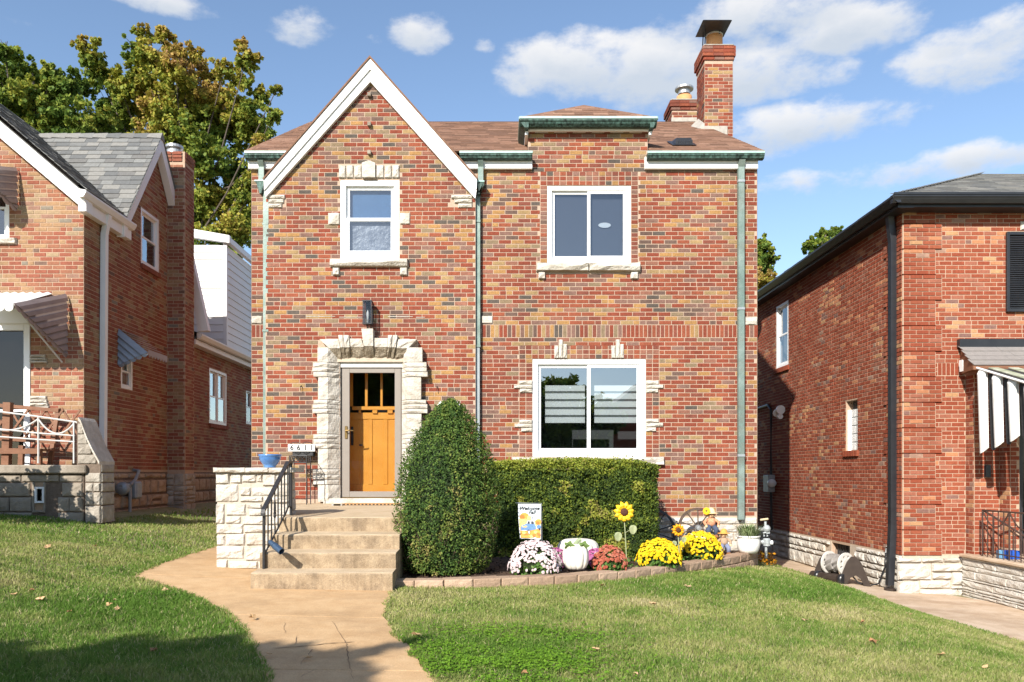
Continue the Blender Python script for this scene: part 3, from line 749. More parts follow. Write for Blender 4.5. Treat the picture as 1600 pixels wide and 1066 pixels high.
def slab(parent, lr, y0, y1, mat, lift=.014, name='slab', n=12):
    m = MB(); ys_ = np.linspace(y0 + .007, y1 - .007, max(3, int((y1 - y0) / .1))); ts = np.linspace(0, 1, n)
    rows = []
    for y in ys_:
        l, r = lr(y); l = float(l); r = float(r)
        rows.append([(l + (r - l) * t, y, g1(l + (r - l) * t, y) * .35 + .65 * (g1(l, y) * (1 - t) + g1(r, y) * t) + lift) for t in ts])
    vs = [p for w in rows for p in w]; nn = n
    fs = [(j * nn + i, j * nn + i + 1, (j + 1) * nn + i + 1, (j + 1) * nn + i) for j in range(len(rows) - 1) for i in range(nn - 1)]
    b = len(vs); vs += [(x, y, z - .08) for x, y, z in rows[0] + rows[-1]]
    for i in range(nn - 1):
        fs += [(i, b + i, b + i + 1, i + 1), ((len(rows) - 1) * nn + i, (len(rows) - 1) * nn + i + 1, b + nn + i + 1, b + nn + i)]
    for j in range(len(rows) - 1):
        for s in (0, nn - 1):
            a = vs[j * nn + s]; c = vs[(j + 1) * nn + s]
            m.quad(a, c, (c[0], c[1], c[2] - .08), (a[0], a[1], a[2] - .08))
    m.add(vs, fs); return m.build(name, mat, parent)
fw_ = bpy.data.objects.new('front_walk', None); link(fw_, None, (-1, 6, g1(-1, 6))); fw_['kind'] = 'structure'
for y0, y1 in ((-3, 1.2), (1.2, 3.4), (3.4, 5.3), (5.3, 6.95), (6.95, 8.75), (8.75, 11), (11, 14), (14, 18), (18, 22)):
    slab(fw_, walk_lr, y0, y1, M_WALK)
def crack(parent, pts, w=.008):
    for (a, b) in zip(pts[:-1], pts[1:]):
        pass
    m = MB(); L = []; Rr = []
    fine = []
    for a, b in zip(pts[:-1], pts[1:]):
        n = 6
        for i in range(n): fine.append((a[0] + (b[0] - a[0]) * i / n + R.uniform(-.008, .008), a[1] + (b[1] - a[1]) * i / n + R.uniform(-.008, .008)))
    fine.append(pts[-1])
    for i, (x, y) in enumerate(fine):
        a = fine[max(0, i - 1)]; b = fine[min(len(fine) - 1, i + 1)]
        dx, dy = b[0] - a[0], b[1] - a[1]; k = math.hypot(dx, dy) or 1
        ww = w * R.uniform(.15, .75) * (.3 if i in (0, len(fine) - 1) else 1)
        l, r = walk_lr(y); t = (x - float(l)) / (float(r) - float(l)); z = g1(x, y) * .35 + .65 * (g1(float(l), y) * (1 - t) + g1(float(r), y) * t) + .0185
        L.append((x - dy / k * ww, y + dx / k * ww, z)); Rr.append((x + dy / k * ww, y - dx / k * ww, z))
    for i in range(len(fine) - 1): m.quad(L[i], L[i + 1], Rr[i + 1], Rr[i])
    m.build('crack', M_CRACK, parent)
def gp(px, py):
    """ground point seen at a photo pixel"""
    y = 7.0
    for _ in range(40):
        x = PX(px, y); h = -g1(x, y); y = .5 * y + .5 * F * h / (py - HY)
    return x, y
crack(fw_, [gp(428, 1016), gp(470, 1013), gp(505, 1009), gp(555, 1006)], .012)
crack(fw_, [gp(519, 974), gp(538, 1005), gp(543, 1015), gp(544, 1040), gp(553, 1066)], .005)
crack(fw_, [gp(466, 994), gp(461, 1012)], .004); crack(fw_, [gp(490, 1017), gp(470, 1042)], .004); crack(fw_, [gp(500, 1045), gp(470, 1062)], .004)
crack(fw_, [gp(444, 976), gp(445, 992)], .003)
rw_ = bpy.data.objects.new('side_walk', None); link(rw_, None, (6, 10, g1(6, 10))); rw_['kind'] = 'structure'
for y0, y1 in ((3.5, 6.5), (6.5, 9.2), (9.2, 12.0), (12, 15), (15, 18), (18, 22), (22, 29)): slab(rw_, rwalk_lr, y0, y1, M_WALK2)

# ------------------------------------------------------------------ the main brick house
YW, YB = 12.8, 12.65
S_ = lambda px: PX(px, YW); Z_ = lambda py: PZ(py, YW)
H = thing('brick_house', 'middle two storey brick house with steep white front gable and orange oak door', 'house', (0, 15, -1.25))
FW = Frame('x', YW, -1); FB = Frame('x', YB, -1)
XL, XR = S_(393), S_(1183)
w2 = (S_(855), S_(986), Z_(411), Z_(290)); w3 = (S_(832), S_(1009), Z_(714), Z_(561))
B_ = lambda px: PX(px, YB); BZ = lambda py: PZ(py, YB)
w1 = (B_(532), B_(624), BZ(405), BZ(282))
XBL, XBR = B_(415), B_(743)
door_o = (B_(531), B_(629), -.46, BZ(557))
m = MB(); wall_face(m, FW, [(-1.6, XL, XR), (4.99, XL, XR)], [w2, w3, (w1[0] - .1, w1[1] + .1, w1[2] - .1, w1[3] + .1), (door_o[0] - .05, door_o[1] + .05, -.5, door_o[3] + .1)], .1)
wall_face(m, FW, [(4.99, S_(825), S_(1012)), (5.52, S_(825), S_(1012))])
# side and back walls
def side_wall(m, x, ya, yb, z0, ze, zr, yr):
    m.quad((x, ya, z0), (x, yb, z0), (x, yb, ze), (x, yr, zr), (x, ya, ze))
side_wall(m, XL, 12.8, 21.2, -1.6, 4.95, 7.2, 17.0); side_wall(m, XR, 12.8, 21.2, -1.9, 4.95, 7.2, 17.0)
m.quad((XL, 21.2, -1.9), (XR, 21.2, -1.9), (XR, 21.2, 4.95), (XL, 21.2, 4.95))
for x in (S_(825), S_(1012)): m.quad((x, 12.8, 4.9), (x, 13.7, 4.9), (x, 13.7, 5.55), (x, 12.8, 5.55))
m.build('wall', M_MORTAR, H)
m = MB()
for x, e in ((XL, -.004), (XR, .004)): side_wall(m, x + e, 12.8, 21.2, -1.9, 4.95, 7.2, 17.0)
m.build('side_brickwork', M_BRICKTEX, H)
m = MB(); apex = (-2.03, 6.28)
wall_face(m, FB, [(-.6, XBL, XBR), (4.42, XBL, XBR), (6.28, apex[0] - .01, apex[0] + .01)], [w1, door_o], .12)
m.quad((XBL, YB, -.6), (XBL, 12.8, -.6), (XBL, 12.8, 4.4), (XBL, YB, 4.4)); m.quad((XBR, YB, -1.3), (XBR, 12.8, -1.3), (XBR, 12.8, 4.4), (XBR, YB, 4.4))
m.quad((XBL, YB, -1.3), (XBR, YB, -1.3), (XBR, YB, -.6), (XBL, YB, -.6))
m.build('gable_wall', M_MORTAR, H)
BK = Bricks(None)
hb = BL / 2
w2b = (w2[0] - hb - .01, w2[1] + hb + .01, w2[2], w2[3] + 3 * CR + .02); w3b = (w3[0] - 2 * hb - .01, w3[1] + 2 * hb + .01, w3[2], w3[3] + 3 * CR + .02)
kz0 = 32 * CR; kz1 = 35 * CR; kz0m = kz0
solm = (S_(753), XR, kz0, kz1); soll = (XL, XBL, kz0, kz1)
sill2 = (S_(838), S_(1000), Z_(425), Z_(411)); sill3 = (S_(800), S_(1037), Z_(727), Z_(714))
def main_hidden(u, z): return (-.2 < u < 2.35 and z < .1) or (z < 0.9 and -.6 < u < -.1) or (z < -.72)
boxL, boxR = S_(825), S_(1012)
def tm(u, z):
    """broad drifts of buff and of red across the wall, as the bricks came off the pallets"""
    n = float(vnoise(np.array(u * .9 + 31), np.array(z * 1.9 + 17), 8)); n2 = float(vnoise(np.array(u * 2.1 + 5), np.array(z * 5.0 + 40), 9))
    q = R.random() + (n - .5) * .55 + (n2 - .5) * .35
    if q < .46: return R.uniform(0, .36)
    if q < .68: return R.uniform(.30, .62)
    if q < .955: return R.uniform(.56, .86)
    return R.uniform(.84, .999)
BK.lay(FW, XBR + .02, XR, -.70, 4.90, [w2b, w3b, solm, sill2], hidden=main_hidden, tint=tm)
BK.lay(FW, boxL, boxR, 4.87, 5.50, tint=tm)
BK.lay(FW, XL, XBL, -.47, 4.90, [soll], tint=tm)
door_hole = (B_(497), B_(653), -.5, BZ(530))
sl = (6.28 - 4.42) / (apex[0] - XBL); sr = (6.28 - 4.42) / (XBR - apex[0])
def gclip(za, zb):
    if za < 4.42: return (XBL, XBR)
    a = XBL + (za - 4.42) / sl - .06; b = XBR - (za - 4.42) / sr + .06
    return (a, b) if b - a > .1 else None
lintel1 = (B_(530), B_(624), BZ(280), BZ(256))
BK.lay(FB, XBL, XBR, -.47, 6.3, [w1, door_hole, lintel1, (B_(516), B_(638), BZ(418), BZ(404)), (B_(420), B_(447), BZ(325), BZ(307)), (B_(704), B_(737), BZ(325), BZ(307))], clip=gclip, tint=tm,
       hidden=lambda u, z: u > -1.5 and z < .8)
for u in np.arange(solm[0], solm[1] - .03, CR): BK.put(FW, u + MJ / 2, kz0 + MJ / 2, CR - MJ, 3 * CR - MJ, tint=tm(u, 2.2))
for u in np.arange(soll[0], soll[1] - .04, CR): BK.put(FW, u + MJ / 2, kz0 + MJ / 2, CR - MJ, 3 * CR - MJ, tint=tm(u, 2.2))
def headers(u0, u1, z0, z1, skip=()):
    n = max(1, round((u1 - u0) / hb)); st = (u1 - u0) / n; nz = max(1, round((z1 - z0) / CR)); sz = (z1 - z0) / nz
    for j in range(nz):
        for i in range(n):
            if any(q[0] < u0 + (i + .5) * st < q[1] and q[2] < z0 + (j + .5) * sz < q[3] for q in skip): continue
            BK.put(FW, u0 + i * st + MJ / 2, z0 + j * sz + MJ / 2, st - MJ, sz - MJ, tint=R.choice([R.uniform(0, .45), R.uniform(.3, .55), R.uniform(.4, .6), R.random()]))
headers(w2b[0], w2[0], w2[2], w2[3]); headers(w2[1], w2b[1], w2[2], w2[3]); headers(w2b[0], w2b[1], w2[3], w2b[3])
headers(w3b[0], w3[0], w3[2], w3[3]); headers(w3[1], w3b[1], w3[2], w3[3]); headers(w3b[0], w3b[1], w3[3], w3b[3])
BK.build(H, M_BRICK)
for px in (831, 861, 890, 919.5, 948.5, 978, 1007): # little bricks standing out under the parapet trim
    m = MB(); m.tint = R.uniform(0, .9); m.bbox(S_(px) - .048, S_(px) + .048, YW - .05, YW, Z_(209), Z_(203.5), .003); m.build('dentil', M_BRICK, H)
for x, z in ((578, 150), (578, 196), (578, 240)):
    m = MB(); m.bbox(B_(x) - .03, B_(x) + .025, YB - .07, YB - .002, BZ(z) - .03, BZ(z) + .03, .004); m.build('projecting_clinker', M_PORCHC, H)
for x, z in ((471, 606), (683, 607)):
    m = MB(); m.tube([(B_(x), YB - .01, BZ(z) + .03), (B_(x), YB - .05, BZ(z) + .02), (B_(x), YB - .05, BZ(z) - .05)], .008, 6); m.build('hook', M_IRON, H)
m = MB()
for x0, x1, z in ((478, 524, 494.6), (530, 566, 495.8), (606, 645, 495), (650, 664, 496)): m.box(B_(x0), B_(x1), YB - .011, YB - .006, BZ(z) - .0045, BZ(z) + .004)
m.build('fresh_mortar_patch', M_STONE, H)

# stone trim
def blk(px0, px1, py0, py1, fr=FW, y=YW, d=.05, name='stone_block', mat=None, rough=.25):
    m = MB(); stone_shape(m, fr.p, PX(px0, y), PZ(py1, y), PX(px1, y) - PX(px0, y), PZ(py0, y) - PZ(py1, y), d, rough); return m.build(name, mat or M_STONE, H)
for a in ((530, 540.5, 259, 279), (541.5, 552.5, 259, 279), (553.5, 565.5, 259, 279), (588, 600, 259, 279), (601, 612, 259, 279), (613, 624, 259, 279)): blk(*a, FB, YB, .045, 'lintel_stone')
kp = [(566.5, 279), (587, 279), (587, 257), (577, 253), (566.5, 257)]
m = MB(); m.prism([V(B_(x), YB + .0, BZ(z)) for x, z in kp], (0, -.07, 0)); m.build('keystone', M_STONE, H)
for a in ((513, 531, 333, 352), (625, 641, 333, 351)): blk(*a, FB, YB, .04, 'side_stone')
blk(516, 638, 405.5, 418, FB, YB, .11, 'window_sill'); blk(520, 531, 418.5, 431, FB, YB, .07, 'sill_bracket'); blk(625, 637, 418.5, 431, FB, YB, .07, 'sill_bracket')
blk(838, 919.5, 411.5, 425, d=.11, name='window_sill'); blk(920, 1000, 411.5, 425, d=.11, name='window_sill'); blk(841, 852, 425.5, 437, d=.07, name='sill_bracket'); blk(985, 997, 425.5, 437, d=.07, name='sill_bracket')
blk(800, 1037, 714.5, 727, d=.11, name='window_sill')
for a in ((866, 872.6, 540, 560), (873, 879.4, 531, 560), (879.8, 886, 538, 560), (955, 961.6, 540, 560), (962, 968.4, 531, 560), (968.8, 974.5, 538, 560)): blk(*a, d=.04, name='finger_stone')
for a in ((811, 831.5, 595, 600.7), (803, 831.5, 601.2, 607.3), (812, 831.5, 607.8, 614), (811, 831.5, 656, 661.8), (804, 831.5, 662.3, 668.2), (814, 831.5, 668.7, 675),
          (1009.5, 1029, 595, 600.7), (1009.5, 1036, 601.2, 607.3), (1009.5, 1028, 607.8, 614), (1009.5, 1029, 655, 660.5), (1009.5, 1036, 661, 667.3), (1009.5, 1025, 667.8, 674.5)): blk(*a, d=.045, name='side_stone')
for a in ((752, 770, 494, 506), (1164, 1183, 496, 508), (393, 410, 494, 506)): blk(*a, d=.03, name='corner_stone')
for a in ((420, 446, 305, 311.2), (420, 444, 311.8, 318), (420, 441, 318.6, 325.5), (705, 738, 305, 311), (710, 738, 311.6, 318), (716, 738, 318.6, 325.5)): blk(*a, FB, YB, .045, 'kneeler_stone')
# stone footing showing beside the flower bed
stones(H, FW, ashlar(S_(1000), XR, -1.5, -.70, [.085, .13, .17], .25, .6), M_STONEW, .04)
m = MB(); m.box(2.2, XR - .01, YW - .006, YW - .002, -1.6, -.69); m.build('footing_grout', M_GROUT, H)

# door surround: splayed jambs and voussoirs
def loft(name, rows, parent, mat, jit=.009, back=-.01, fr=FB):
    nr, nc = len(rows), len(rows[0]); vs = []
    for j, r in enumerate(rows):
        for i, (x, z, d) in enumerate(r):
            e = j in (0, nr - 1) or i in (0, nc - 1)
            vs.append(fr.p(x + (0 if e else R.uniform(-jit, jit)), z + (0 if e else R.uniform(-jit, jit) * .6), d - (.012 if e else 0) + (R.uniform(-.004, .004) if e else R.uniform(-jit, jit) * 1.3)))
    fs = [(j * nc + i, j * nc + i + 1, (j + 1) * nc + i + 1, (j + 1) * nc + i) for j in range(nr - 1) for i in range(nc - 1)]
    rim = list(range(nc)) + [j * nc + nc - 1 for j in range(1, nr)] + [(nr - 1) * nc + i for i in range(nc - 2, -1, -1)] + [j * nc for j in range(nr - 2, 0, -1)]
    b = len(vs); flat = [p for r in rows for p in r]
    vs += [fr.p(flat[k][0], flat[k][1], back) for k in rim]; n = len(rim)
    fs += [(rim[k], rim[(k + 1) % n], b + (k + 1) % n, b + k) for k in range(n)]
    m = MB(); m.add(vs, fs); return m.build(name, mat, parent)
def jamb(pxo, pxs, pxi, py0, py1, d0=.15):
    z0, z1 = BZ(py1) + .003, BZ(py0) - .003; rows = []
    xo, xs_, xi = PX(pxo, 12.5), PX(pxs, 12.5), PX(pxi, 12.66)
    nz = max(2, int((z1 - z0) / .06))
    for j in range(nz + 1):
        z = z0 + (z1 - z0) * j / nz; row = []
        for t in (0, .5, 1): row.append((xo + (xs_ - xo) * t, z, d0))
        for t in (.33, .66, 1): row.append((xs_ + (xi - xs_) * t, z, d0 + (-.0 - d0) * t))
        rows.append(row)
    loft('jamb_stone', rows, H, M_STONE)
def courses(side):
    wide = [(568, 575.5), (575.8, 582.5), (582.8, 590.5), (626, 632.5), (632.8, 639.5), (639.8, 647), (679, 686), (686.3, 693), (693.3, 701), (733, 741), (741.3, 749), (749.3, 757)]
    big = [(545, 567.7), (590.8, 625.7), (647.3, 678.7), (701.3, 732.7), (757.3, 784)]
    for a, b in big:
        if side < 0: jamb(495 + R.uniform(0, 2), 512, 532, a, b)
        else: jamb(658 + R.uniform(-1, 2), 636, 628, a, b)
    for a, b in wide:
        if side < 0: jamb(488 + R.uniform(0, 2), 511, 532, a, b, .165)
        else: jamb(666 + R.uniform(-1, 2), 637, 628, a, b, .165)
courses(-1); courses(1)
def vous(xt0, xt1, yt, xm0, xm1, ym, xb0, xb1, yb, d=.15, name='arch_stone'):
    rows = []
    for t in (0, .35, 1):
        rows.append([(PX(xb0 + (xm0 - xb0) * t + ((xb1 + (xm1 - xb1) * t) - (xb0 + (xm0 - xb0) * t)) * s, 12.55), PZ(yb + (ym - yb) * t, 12.55), .0 + (d - .0) * t) for s in (0, .5, 1)])
    for t in (.5, 1):
        rows.append([(PX(xm0 + (xt0 - xm0) * t + ((xm1 + (xt1 - xm1) * t) - (xm0 + (xt0 - xm0) * t)) * s, 12.5), PZ(ym + (yt - ym) * t, 12.5), d) for s in (0, .5, 1)])
    return loft(name, rows, H, M_STONE, .01)
def vous2(*a, **k):
    """upper light face of rough limestone, under it the darker mottled soffit"""
    xt0, xt1, yt, xm0, xm1, ym, xb0, xb1, yb = a; d = k.get('d', .15)
    up = [[(PX(xm0 + (xt0 - xm0) * t + ((xm1 + (xt1 - xm1) * t) - (xm0 + (xt0 - xm0) * t)) * s, 12.5), PZ(ym + (yt - ym) * t, 12.5), d) for s in (0, .33, .66, 1)] for t in (0, .33, .66, 1)]
    o = loft(k.get('name', 'arch_stone'), up, H, M_STONE, .01)
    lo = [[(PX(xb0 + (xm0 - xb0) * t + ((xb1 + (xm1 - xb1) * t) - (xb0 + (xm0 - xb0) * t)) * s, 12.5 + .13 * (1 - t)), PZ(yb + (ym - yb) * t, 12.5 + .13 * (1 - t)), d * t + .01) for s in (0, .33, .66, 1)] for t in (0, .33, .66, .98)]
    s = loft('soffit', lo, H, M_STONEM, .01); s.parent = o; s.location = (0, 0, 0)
    return o
vous2(499, 528.5, 530, 514, 531, 544, 531, 536, 565)
vous2(529, 535.5, 524, 532, 538.5, 543, 536.5, 541, 564, d=.18); vous2(536.5, 545, 524, 539, 546.5, 543, 542, 547.5, 563.5, d=.18)
vous2(545.5, 564, 529, 547, 568, 542, 548, 570, 563)
vous2(565, 583, 514, 568.5, 583.5, 541, 570.5, 584.5, 562.5, d=.19, name='keystone')
vous2(584, 605.5, 528, 584.5, 604.5, 542, 585, 602.5, 563)
vous2(606.5, 613, 524, 605.5, 611.5, 543, 603.5, 609, 563.5, d=.18); vous2(614, 621, 524, 612.5, 618.5, 543, 610, 614.5, 564, d=.18)
vous2(621.5, 651, 530, 619, 637, 544, 615.5, 624, 565)
m = MB(); m.box(B_(510), B_(640), YB - .03, YB - .004, BZ(566), BZ(530)); m.build('arch_backing', M_GROUT, H)
m = MB(); m.bbox(B_(531), B_(629), YB + .02, YB + .09, BZ(574), BZ(556), .006); m.build('head_board', M_WHITE, H)
m = MB(); m.bbox(B_(508), B_(640), YB - .14, YB + .12, -.475, -.39, .008); m.build('threshold_stone', M_STONEW, H)

# storm door and oak door
YD = 12.72
sd = MB(); X0, X1, Zb, Zt = PX(534, YD), PX(627, YD), PZ(777, YD), PZ(572, YD); g0, g1_, gz0, gz1 = PX(546.5, YD), PX(617, YD), PZ(768, YD), PZ(583, YD)
for b in ((X0, g0, Zb, Zt), (g1_, X1, Zb, Zt), (g0, g1_, Zb, gz0), (g0, g1_, gz1, Zt)): sd.bbox(b[0], b[1], YD - .02, YD + .02, b[2], b[3], .004)
SD = sd.build('storm_door', M_TAUPE, H)
m = MB()
for a in ((X0 - .03, X0 - .001), (X1 + .001, X1 + .03)): m.bbox(a[0], a[1], YD - .01, YD + .06, Zb - .01, Zt + .03, .004)
m.bbox(X0 - .03, X1 + .03, YD - .009, YD + .06, Zt + .001, Zt + .035, .004); m.build('door_frame', M_TAUPE, SD)
m = MB(); m.box(g0, g1_, YD - .004, YD + .004, gz0, gz1); m.build('pane', M_GLASSC, SD)
m = MB(); m.bbox(X0, X1, YD - .03, YD + .03, Zb - .04, Zb - .002, .004); m.build('sweep', M_BRASS, SD)
m = MB(); hx, hz = PX(541.5, YD), PZ(676, YD)
m.bbox(hx - .022, hx + .022, YD - .035, YD - .02, hz - .1, hz + .1, .006); m.tube([(hx, YD - .03, hz + .02), (hx, YD - .075, hz + .02), (hx + .05, YD - .08, hz + .03), (hx + .12, YD - .07, hz + .025)], .011, 8); m.build('handle', M_BRASS, SD)
YO = 13.05
O = lambda px: PX(px, YO); OZ = lambda py: PZ(py, YO)
m = MB(); m.bbox(O(539), O(626), YO + .0, YO + .045, OZ(775), OZ(646), .003)
for a in ((539, 551.5), (570.5, 574.5), (594.5, 598), (617, 626)): m.bbox(O(a[0]), O(a[1]), YO - .012, YO + .044, OZ(635), OZ(577), .003)
m.bbox(O(539), O(626), YO - .0, YO + .044, OZ(583), OZ(571), .003)
for a in ((539, 562.5), (575, 582), (599, 606), (617.8, 626)): m.bbox(O(a[0]), O(a[1]), YO - .014, YO + .001, OZ(757), OZ(655.5), .004)
m.bbox(O(539), O(626), YO - .0145, YO + .001, OZ(775), OZ(757.3), .004); m.bbox(O(539), O(626), YO - .0145, YO + .001, OZ(655.2), OZ(645), .004)
DR = m.build('door', M_WOOD, H)
m = MB(); m.box(X0 - .05, X0 + .03, YD + .07, YO + .02, Zb - .02, Zt + .03); m.box(X1 - .03, X1 + .05, YD + .07, YO + .02, Zb - .02, Zt + .03); m.box(X0, X1, YD + .07, YO + .02, Zt, Zt + .05); m.box(X0, X1, YD + .07, YO + .02, Zb - .06, Zb - .01); m.build('door_casing', M_WOOD, DR)
m = MB(); m.bbox(O(551), O(622), YO - .05, YO, OZ(641), OZ(635.5), .004)
for a in ((561, 564.5), (582.5, 590), (606, 614)): m.bbox(O(a[0]), O(a[1]), YO - .045, YO - .002, OZ(646.5), OZ(641.3), .003)
m.build('dentil_shelf', M_WOOD, DR)
for a in ((551.5, 570.5), (574.5, 594.5), (598, 617)):
    m = MB(); m.box(O(a[0]), O(a[1]), YO + .012, YO + .02, OZ(635), OZ(583)); m.build('pane', M_GLASSD, DR)
m = MB(); m.bbox(O(548.5), O(552.5), YO - .03, YO - .014, OZ(696), OZ(667), .003); m.bbox(O(562), O(567), YO - .05, YO - .02, OZ(697), OZ(694.5), .003); m.build('lock_plate', M_IRON, DR)
m = MB(); m.box(O(520), O(640), YO + .2, YO + .22, OZ(790), OZ(560)); m.build('dark_hall', M_ROOM, H)

# windows
W1, _ = window(H, FB, *w1, 'hung', M_GLASS, fw=.085, set_in=.0)
m = MB(); m.box(w1[0] + .1, w1[1] - .1, YB + .10, YB + .104, w1[2] + .1, (w1[2] + w1[3]) / 2 - .02)
o = m.build('plastic_sheet', M_PLASTIC, W1)
m = MB(); m.box(w1[0] + .06, w1[1] - .06, YB + .125, YB + .128, (w1[2] + w1[3]) / 2, w1[3] - .06); m.build('blue_reflection', pm('navy_glass_reflection', (.045, .10, .19), (.06, .125, .22), 5, .8), W1)  # blue reflection of the upper sash, put in as a coloured sheet
W2, r2 = window(H, FW, *w2, 'slider', M_GLASS, fw=.075, set_in=.01)
for i, r in enumerate(r2):
    m = MB(); m.box(r[0], r[1], YW + .11 + .01 * i, YW + .113 + .01 * i, r[2], r[3]); m.build('insect_screen', M_SCREEN, W2)
m = MB(); m.lathe((S_(946), YW + .105, Z_(349)), [(0.001, 0), (.1, 0), (.1, .004), (.001, .004)], 24, axis=V(0, -1, 0))
for i, p in enumerate(m.v): m.v[i] = (p[0], p[1], Z_(349) + (p[2] - Z_(349)) * .42)
m.build('oval_lamp_reflection', pm('grey_lamp_reflection', (.40, .41, .42), None, rough=.4), W2)  # oval lamp reflection in the glass, painted as a flat grey disc
W3, r3 = window(H, FW, *w3, 'slider', M_GLASSB, fw=.085, set_in=.01)
for x0, x1 in ((853, 916), (931, 999)):
    m = MB()
    for k in range(5): m.box(S_(x0), S_(x1), YW + .2, YW + .204, Z_(609.3 + k * 12.6), Z_(600.3 + k * 12.6)); m.m = 0
    b = m.build('zebra_blind', M_BLIND, W3)
    m = MB(); m.box(S_(x0), S_(x1), YW + .206, YW + .208, Z_(659), Z_(600)); m.build('sheer_band', M_BLINDS, b)

# roofs
ER = 5.06; T = .541
def roof_pt(x, y): return V(x, y, ER + T * (y - 12.6))
sl_ang = math.atan(T); upv = V(0, math.cos(sl_ang), math.sin(sl_ang)); nrm = V(0, -math.sin(sl_ang), math.cos(sl_ang))
m = MB(); XRL, XRR = -4.0, 4.17
ycut = 12.86; segs = ((XRL, -3.22), (-.73, boxL - .01), (boxR + .01, XRR))
for a, b, ya, yb in [(s[0], s[1], 12.62, ycut) for s in segs] + [(XRL, XRR, ycut, 17.0)]:
    m.hexa([roof_pt(a, ya) - nrm * .03, roof_pt(b, ya) - nrm * .03, roof_pt(b, yb) - nrm * .03, roof_pt(a, yb) - nrm * .03, roof_pt(a, ya), roof_pt(b, ya), roof_pt(b, yb), roof_pt(a, yb)])
    m.hexa([V(XRL, 17.0, 7.42), V(XRR, 17.0, 7.42), V(XRR, 21.6, 4.9), V(XRL, 21.6, 4.9), V(XRL, 17.001, 7.452), V(XRR, 17.001, 7.452), V(XRR, 21.6, 4.93), V(XRL, 21.6, 4.93)])
RF = m.build('roof', M_SHB, H)
SLn = (17.0 - 12.6) / math.cos(sl_ang); ex = .14
rows = []
for k in range(int(SLn / ex)):
    if 12.6 + k * ex * math.cos(sl_ang) < ycut: rows += [(k * ex, s[0], s[1]) for s in segs]
    else: rows.append((k * ex, XRL, XRR))
shingles(RF, (0, 12.6, ER), (1, 0, 0), upv, nrm, rows, M_SHB, ex, .3, .008)
# front gable roof and its white rake boards
YK = 12.545
ytop = 15.2; A = P(412, 281, YK); T_ = P(578, 91, YK); B = P(745, 280, YK)
def rz(v, y): return V(v.x, y, v.z)
m = MB()
for e in (A, B):
    d = (T_ - e); n = V(-d.z, 0, d.x).normalized(); n = n if n.z > 0 else -n
    a0 = rz(e, YK - .02); t0 = rz(T_, YK - .02)
    m.prism([a0, t0, t0 + V(0, 0, .035), a0 + n * .022], (0, .03, 0))
    m.add([a0 + V(0, .03, 0), t0 + V(0, .03, 0), V(T_.x, ytop, T_.z), V(e.x, 12.7, e.z),
           a0 + V(0, .03, 0) + n * .022, t0 + V(0, .03, .03), V(T_.x, ytop, T_.z + .03), V(e.x, 12.7, e.z) + n * .022], [(0, 3, 2, 1), (4, 5, 6, 7), (0, 1, 5, 4), (1, 2, 6, 5), (2, 3, 7, 6), (3, 0, 4, 7)])
GR = m.build('gable_roof', M_SHB, H)
for e, sx in ((A, -1), (B, 1)):
    d = (T_ - e).normalized(); nn = V(-d.z, 0, d.x); nn = nn if nn.z > 0 else -nn
    n_ = 1
    base = rz(e, 12.62); L_ = (T_ - e).length
    rws = [(k * .14, 0, 1.6 + .9 * k / 14) for k in range(int(L_ / .14))]
    shingles(GR, base + nn * .02, (0, 1, 0), d, nn, rws, M_SHB, .14, .3, .008)
def rake(pts, y0, y1, name):
    m = MB(); m.prism([P(x, z, YK) + V(0, y0 - YK, 0) for x, z in pts], (0, y1 - y0, 0))
    return m.build(name, M_WHITE, H)
rake([(412, 281.5), (578, 91.5), (578, 108), (412.5, 297)], YK, 12.64, 'rake_crown'); rake([(578, 91.5), (745, 280.5), (744.5, 296), (578, 108)], YK, 12.64, 'rake_crown')
rake([(412.5, 297.5), (578, 108.5), (578, 126), (414, 307)], YK + .028, 12.64, 'rake_board'); rake([(578, 108.5), (744.5, 296.5), (742.5, 309), (578, 126)], YK + .028, 12.64, 'rake_board')

# white fascia, green copper gutters
def gutter(x0, x1, yb, zt, d=.125, h=.13, mats=(M_COPPER, M_COPPERL), parent=H, name='gutter'):
    m = MB(); prof = [(yb, zt - .01), (yb - d, zt - .03), (yb - d, zt - .055), (yb - d * .86, zt - .075), (yb - d * .8, zt - .095), (yb - d * .5, zt - h), (yb, zt - h)]
    m.prism([V(x0, a, b) for a, b in prof], (x1 - x0, 0, 0)); g = m.build(name, mats[0], parent)
    m = MB(); m.bbox(x0 - .004, x1 + .004, yb - d - .012, yb - d + .02, zt - .032, zt + .006, .004); m.build('lip', mats[1], g)
    return g
def fascia(x0, x1, y, z0, z1, name='fascia'): m = MB(); m.bbox(x0, x1, y, y + .075, z0, z1, .006); return m.build(name, M_WHITE, H)
gy = 12.715
for x0, x1 in ((PX(382, 12.6), -3.3), (-.62, PX(832, 12.6)), (PX(1012, 12.6), PX(1195, 12.6))): gutter(x0, x1, gy, PZ(236.5, 12.6), .115, .105)
for x0, x1 in ((XL - .03, -3.25), (-.75, PX(832, 12.65)), (PX(1009, 12.65), PX(1187, 12.65))): fascia(x0, x1, 12.72, PZ(263.5, 12.72), PZ(247.5, 12.72))
m = MB()
for x0, x1 in ((XL - .03, -3.25), (-.75, PX(832, 12.65)), (PX(1009, 12.65), PX(1187, 12.65))): m.box(x0, x1, 12.73, 12.8, PZ(248.5, 12.72), 5.02)
m.build('soffit', M_WHITE, H)
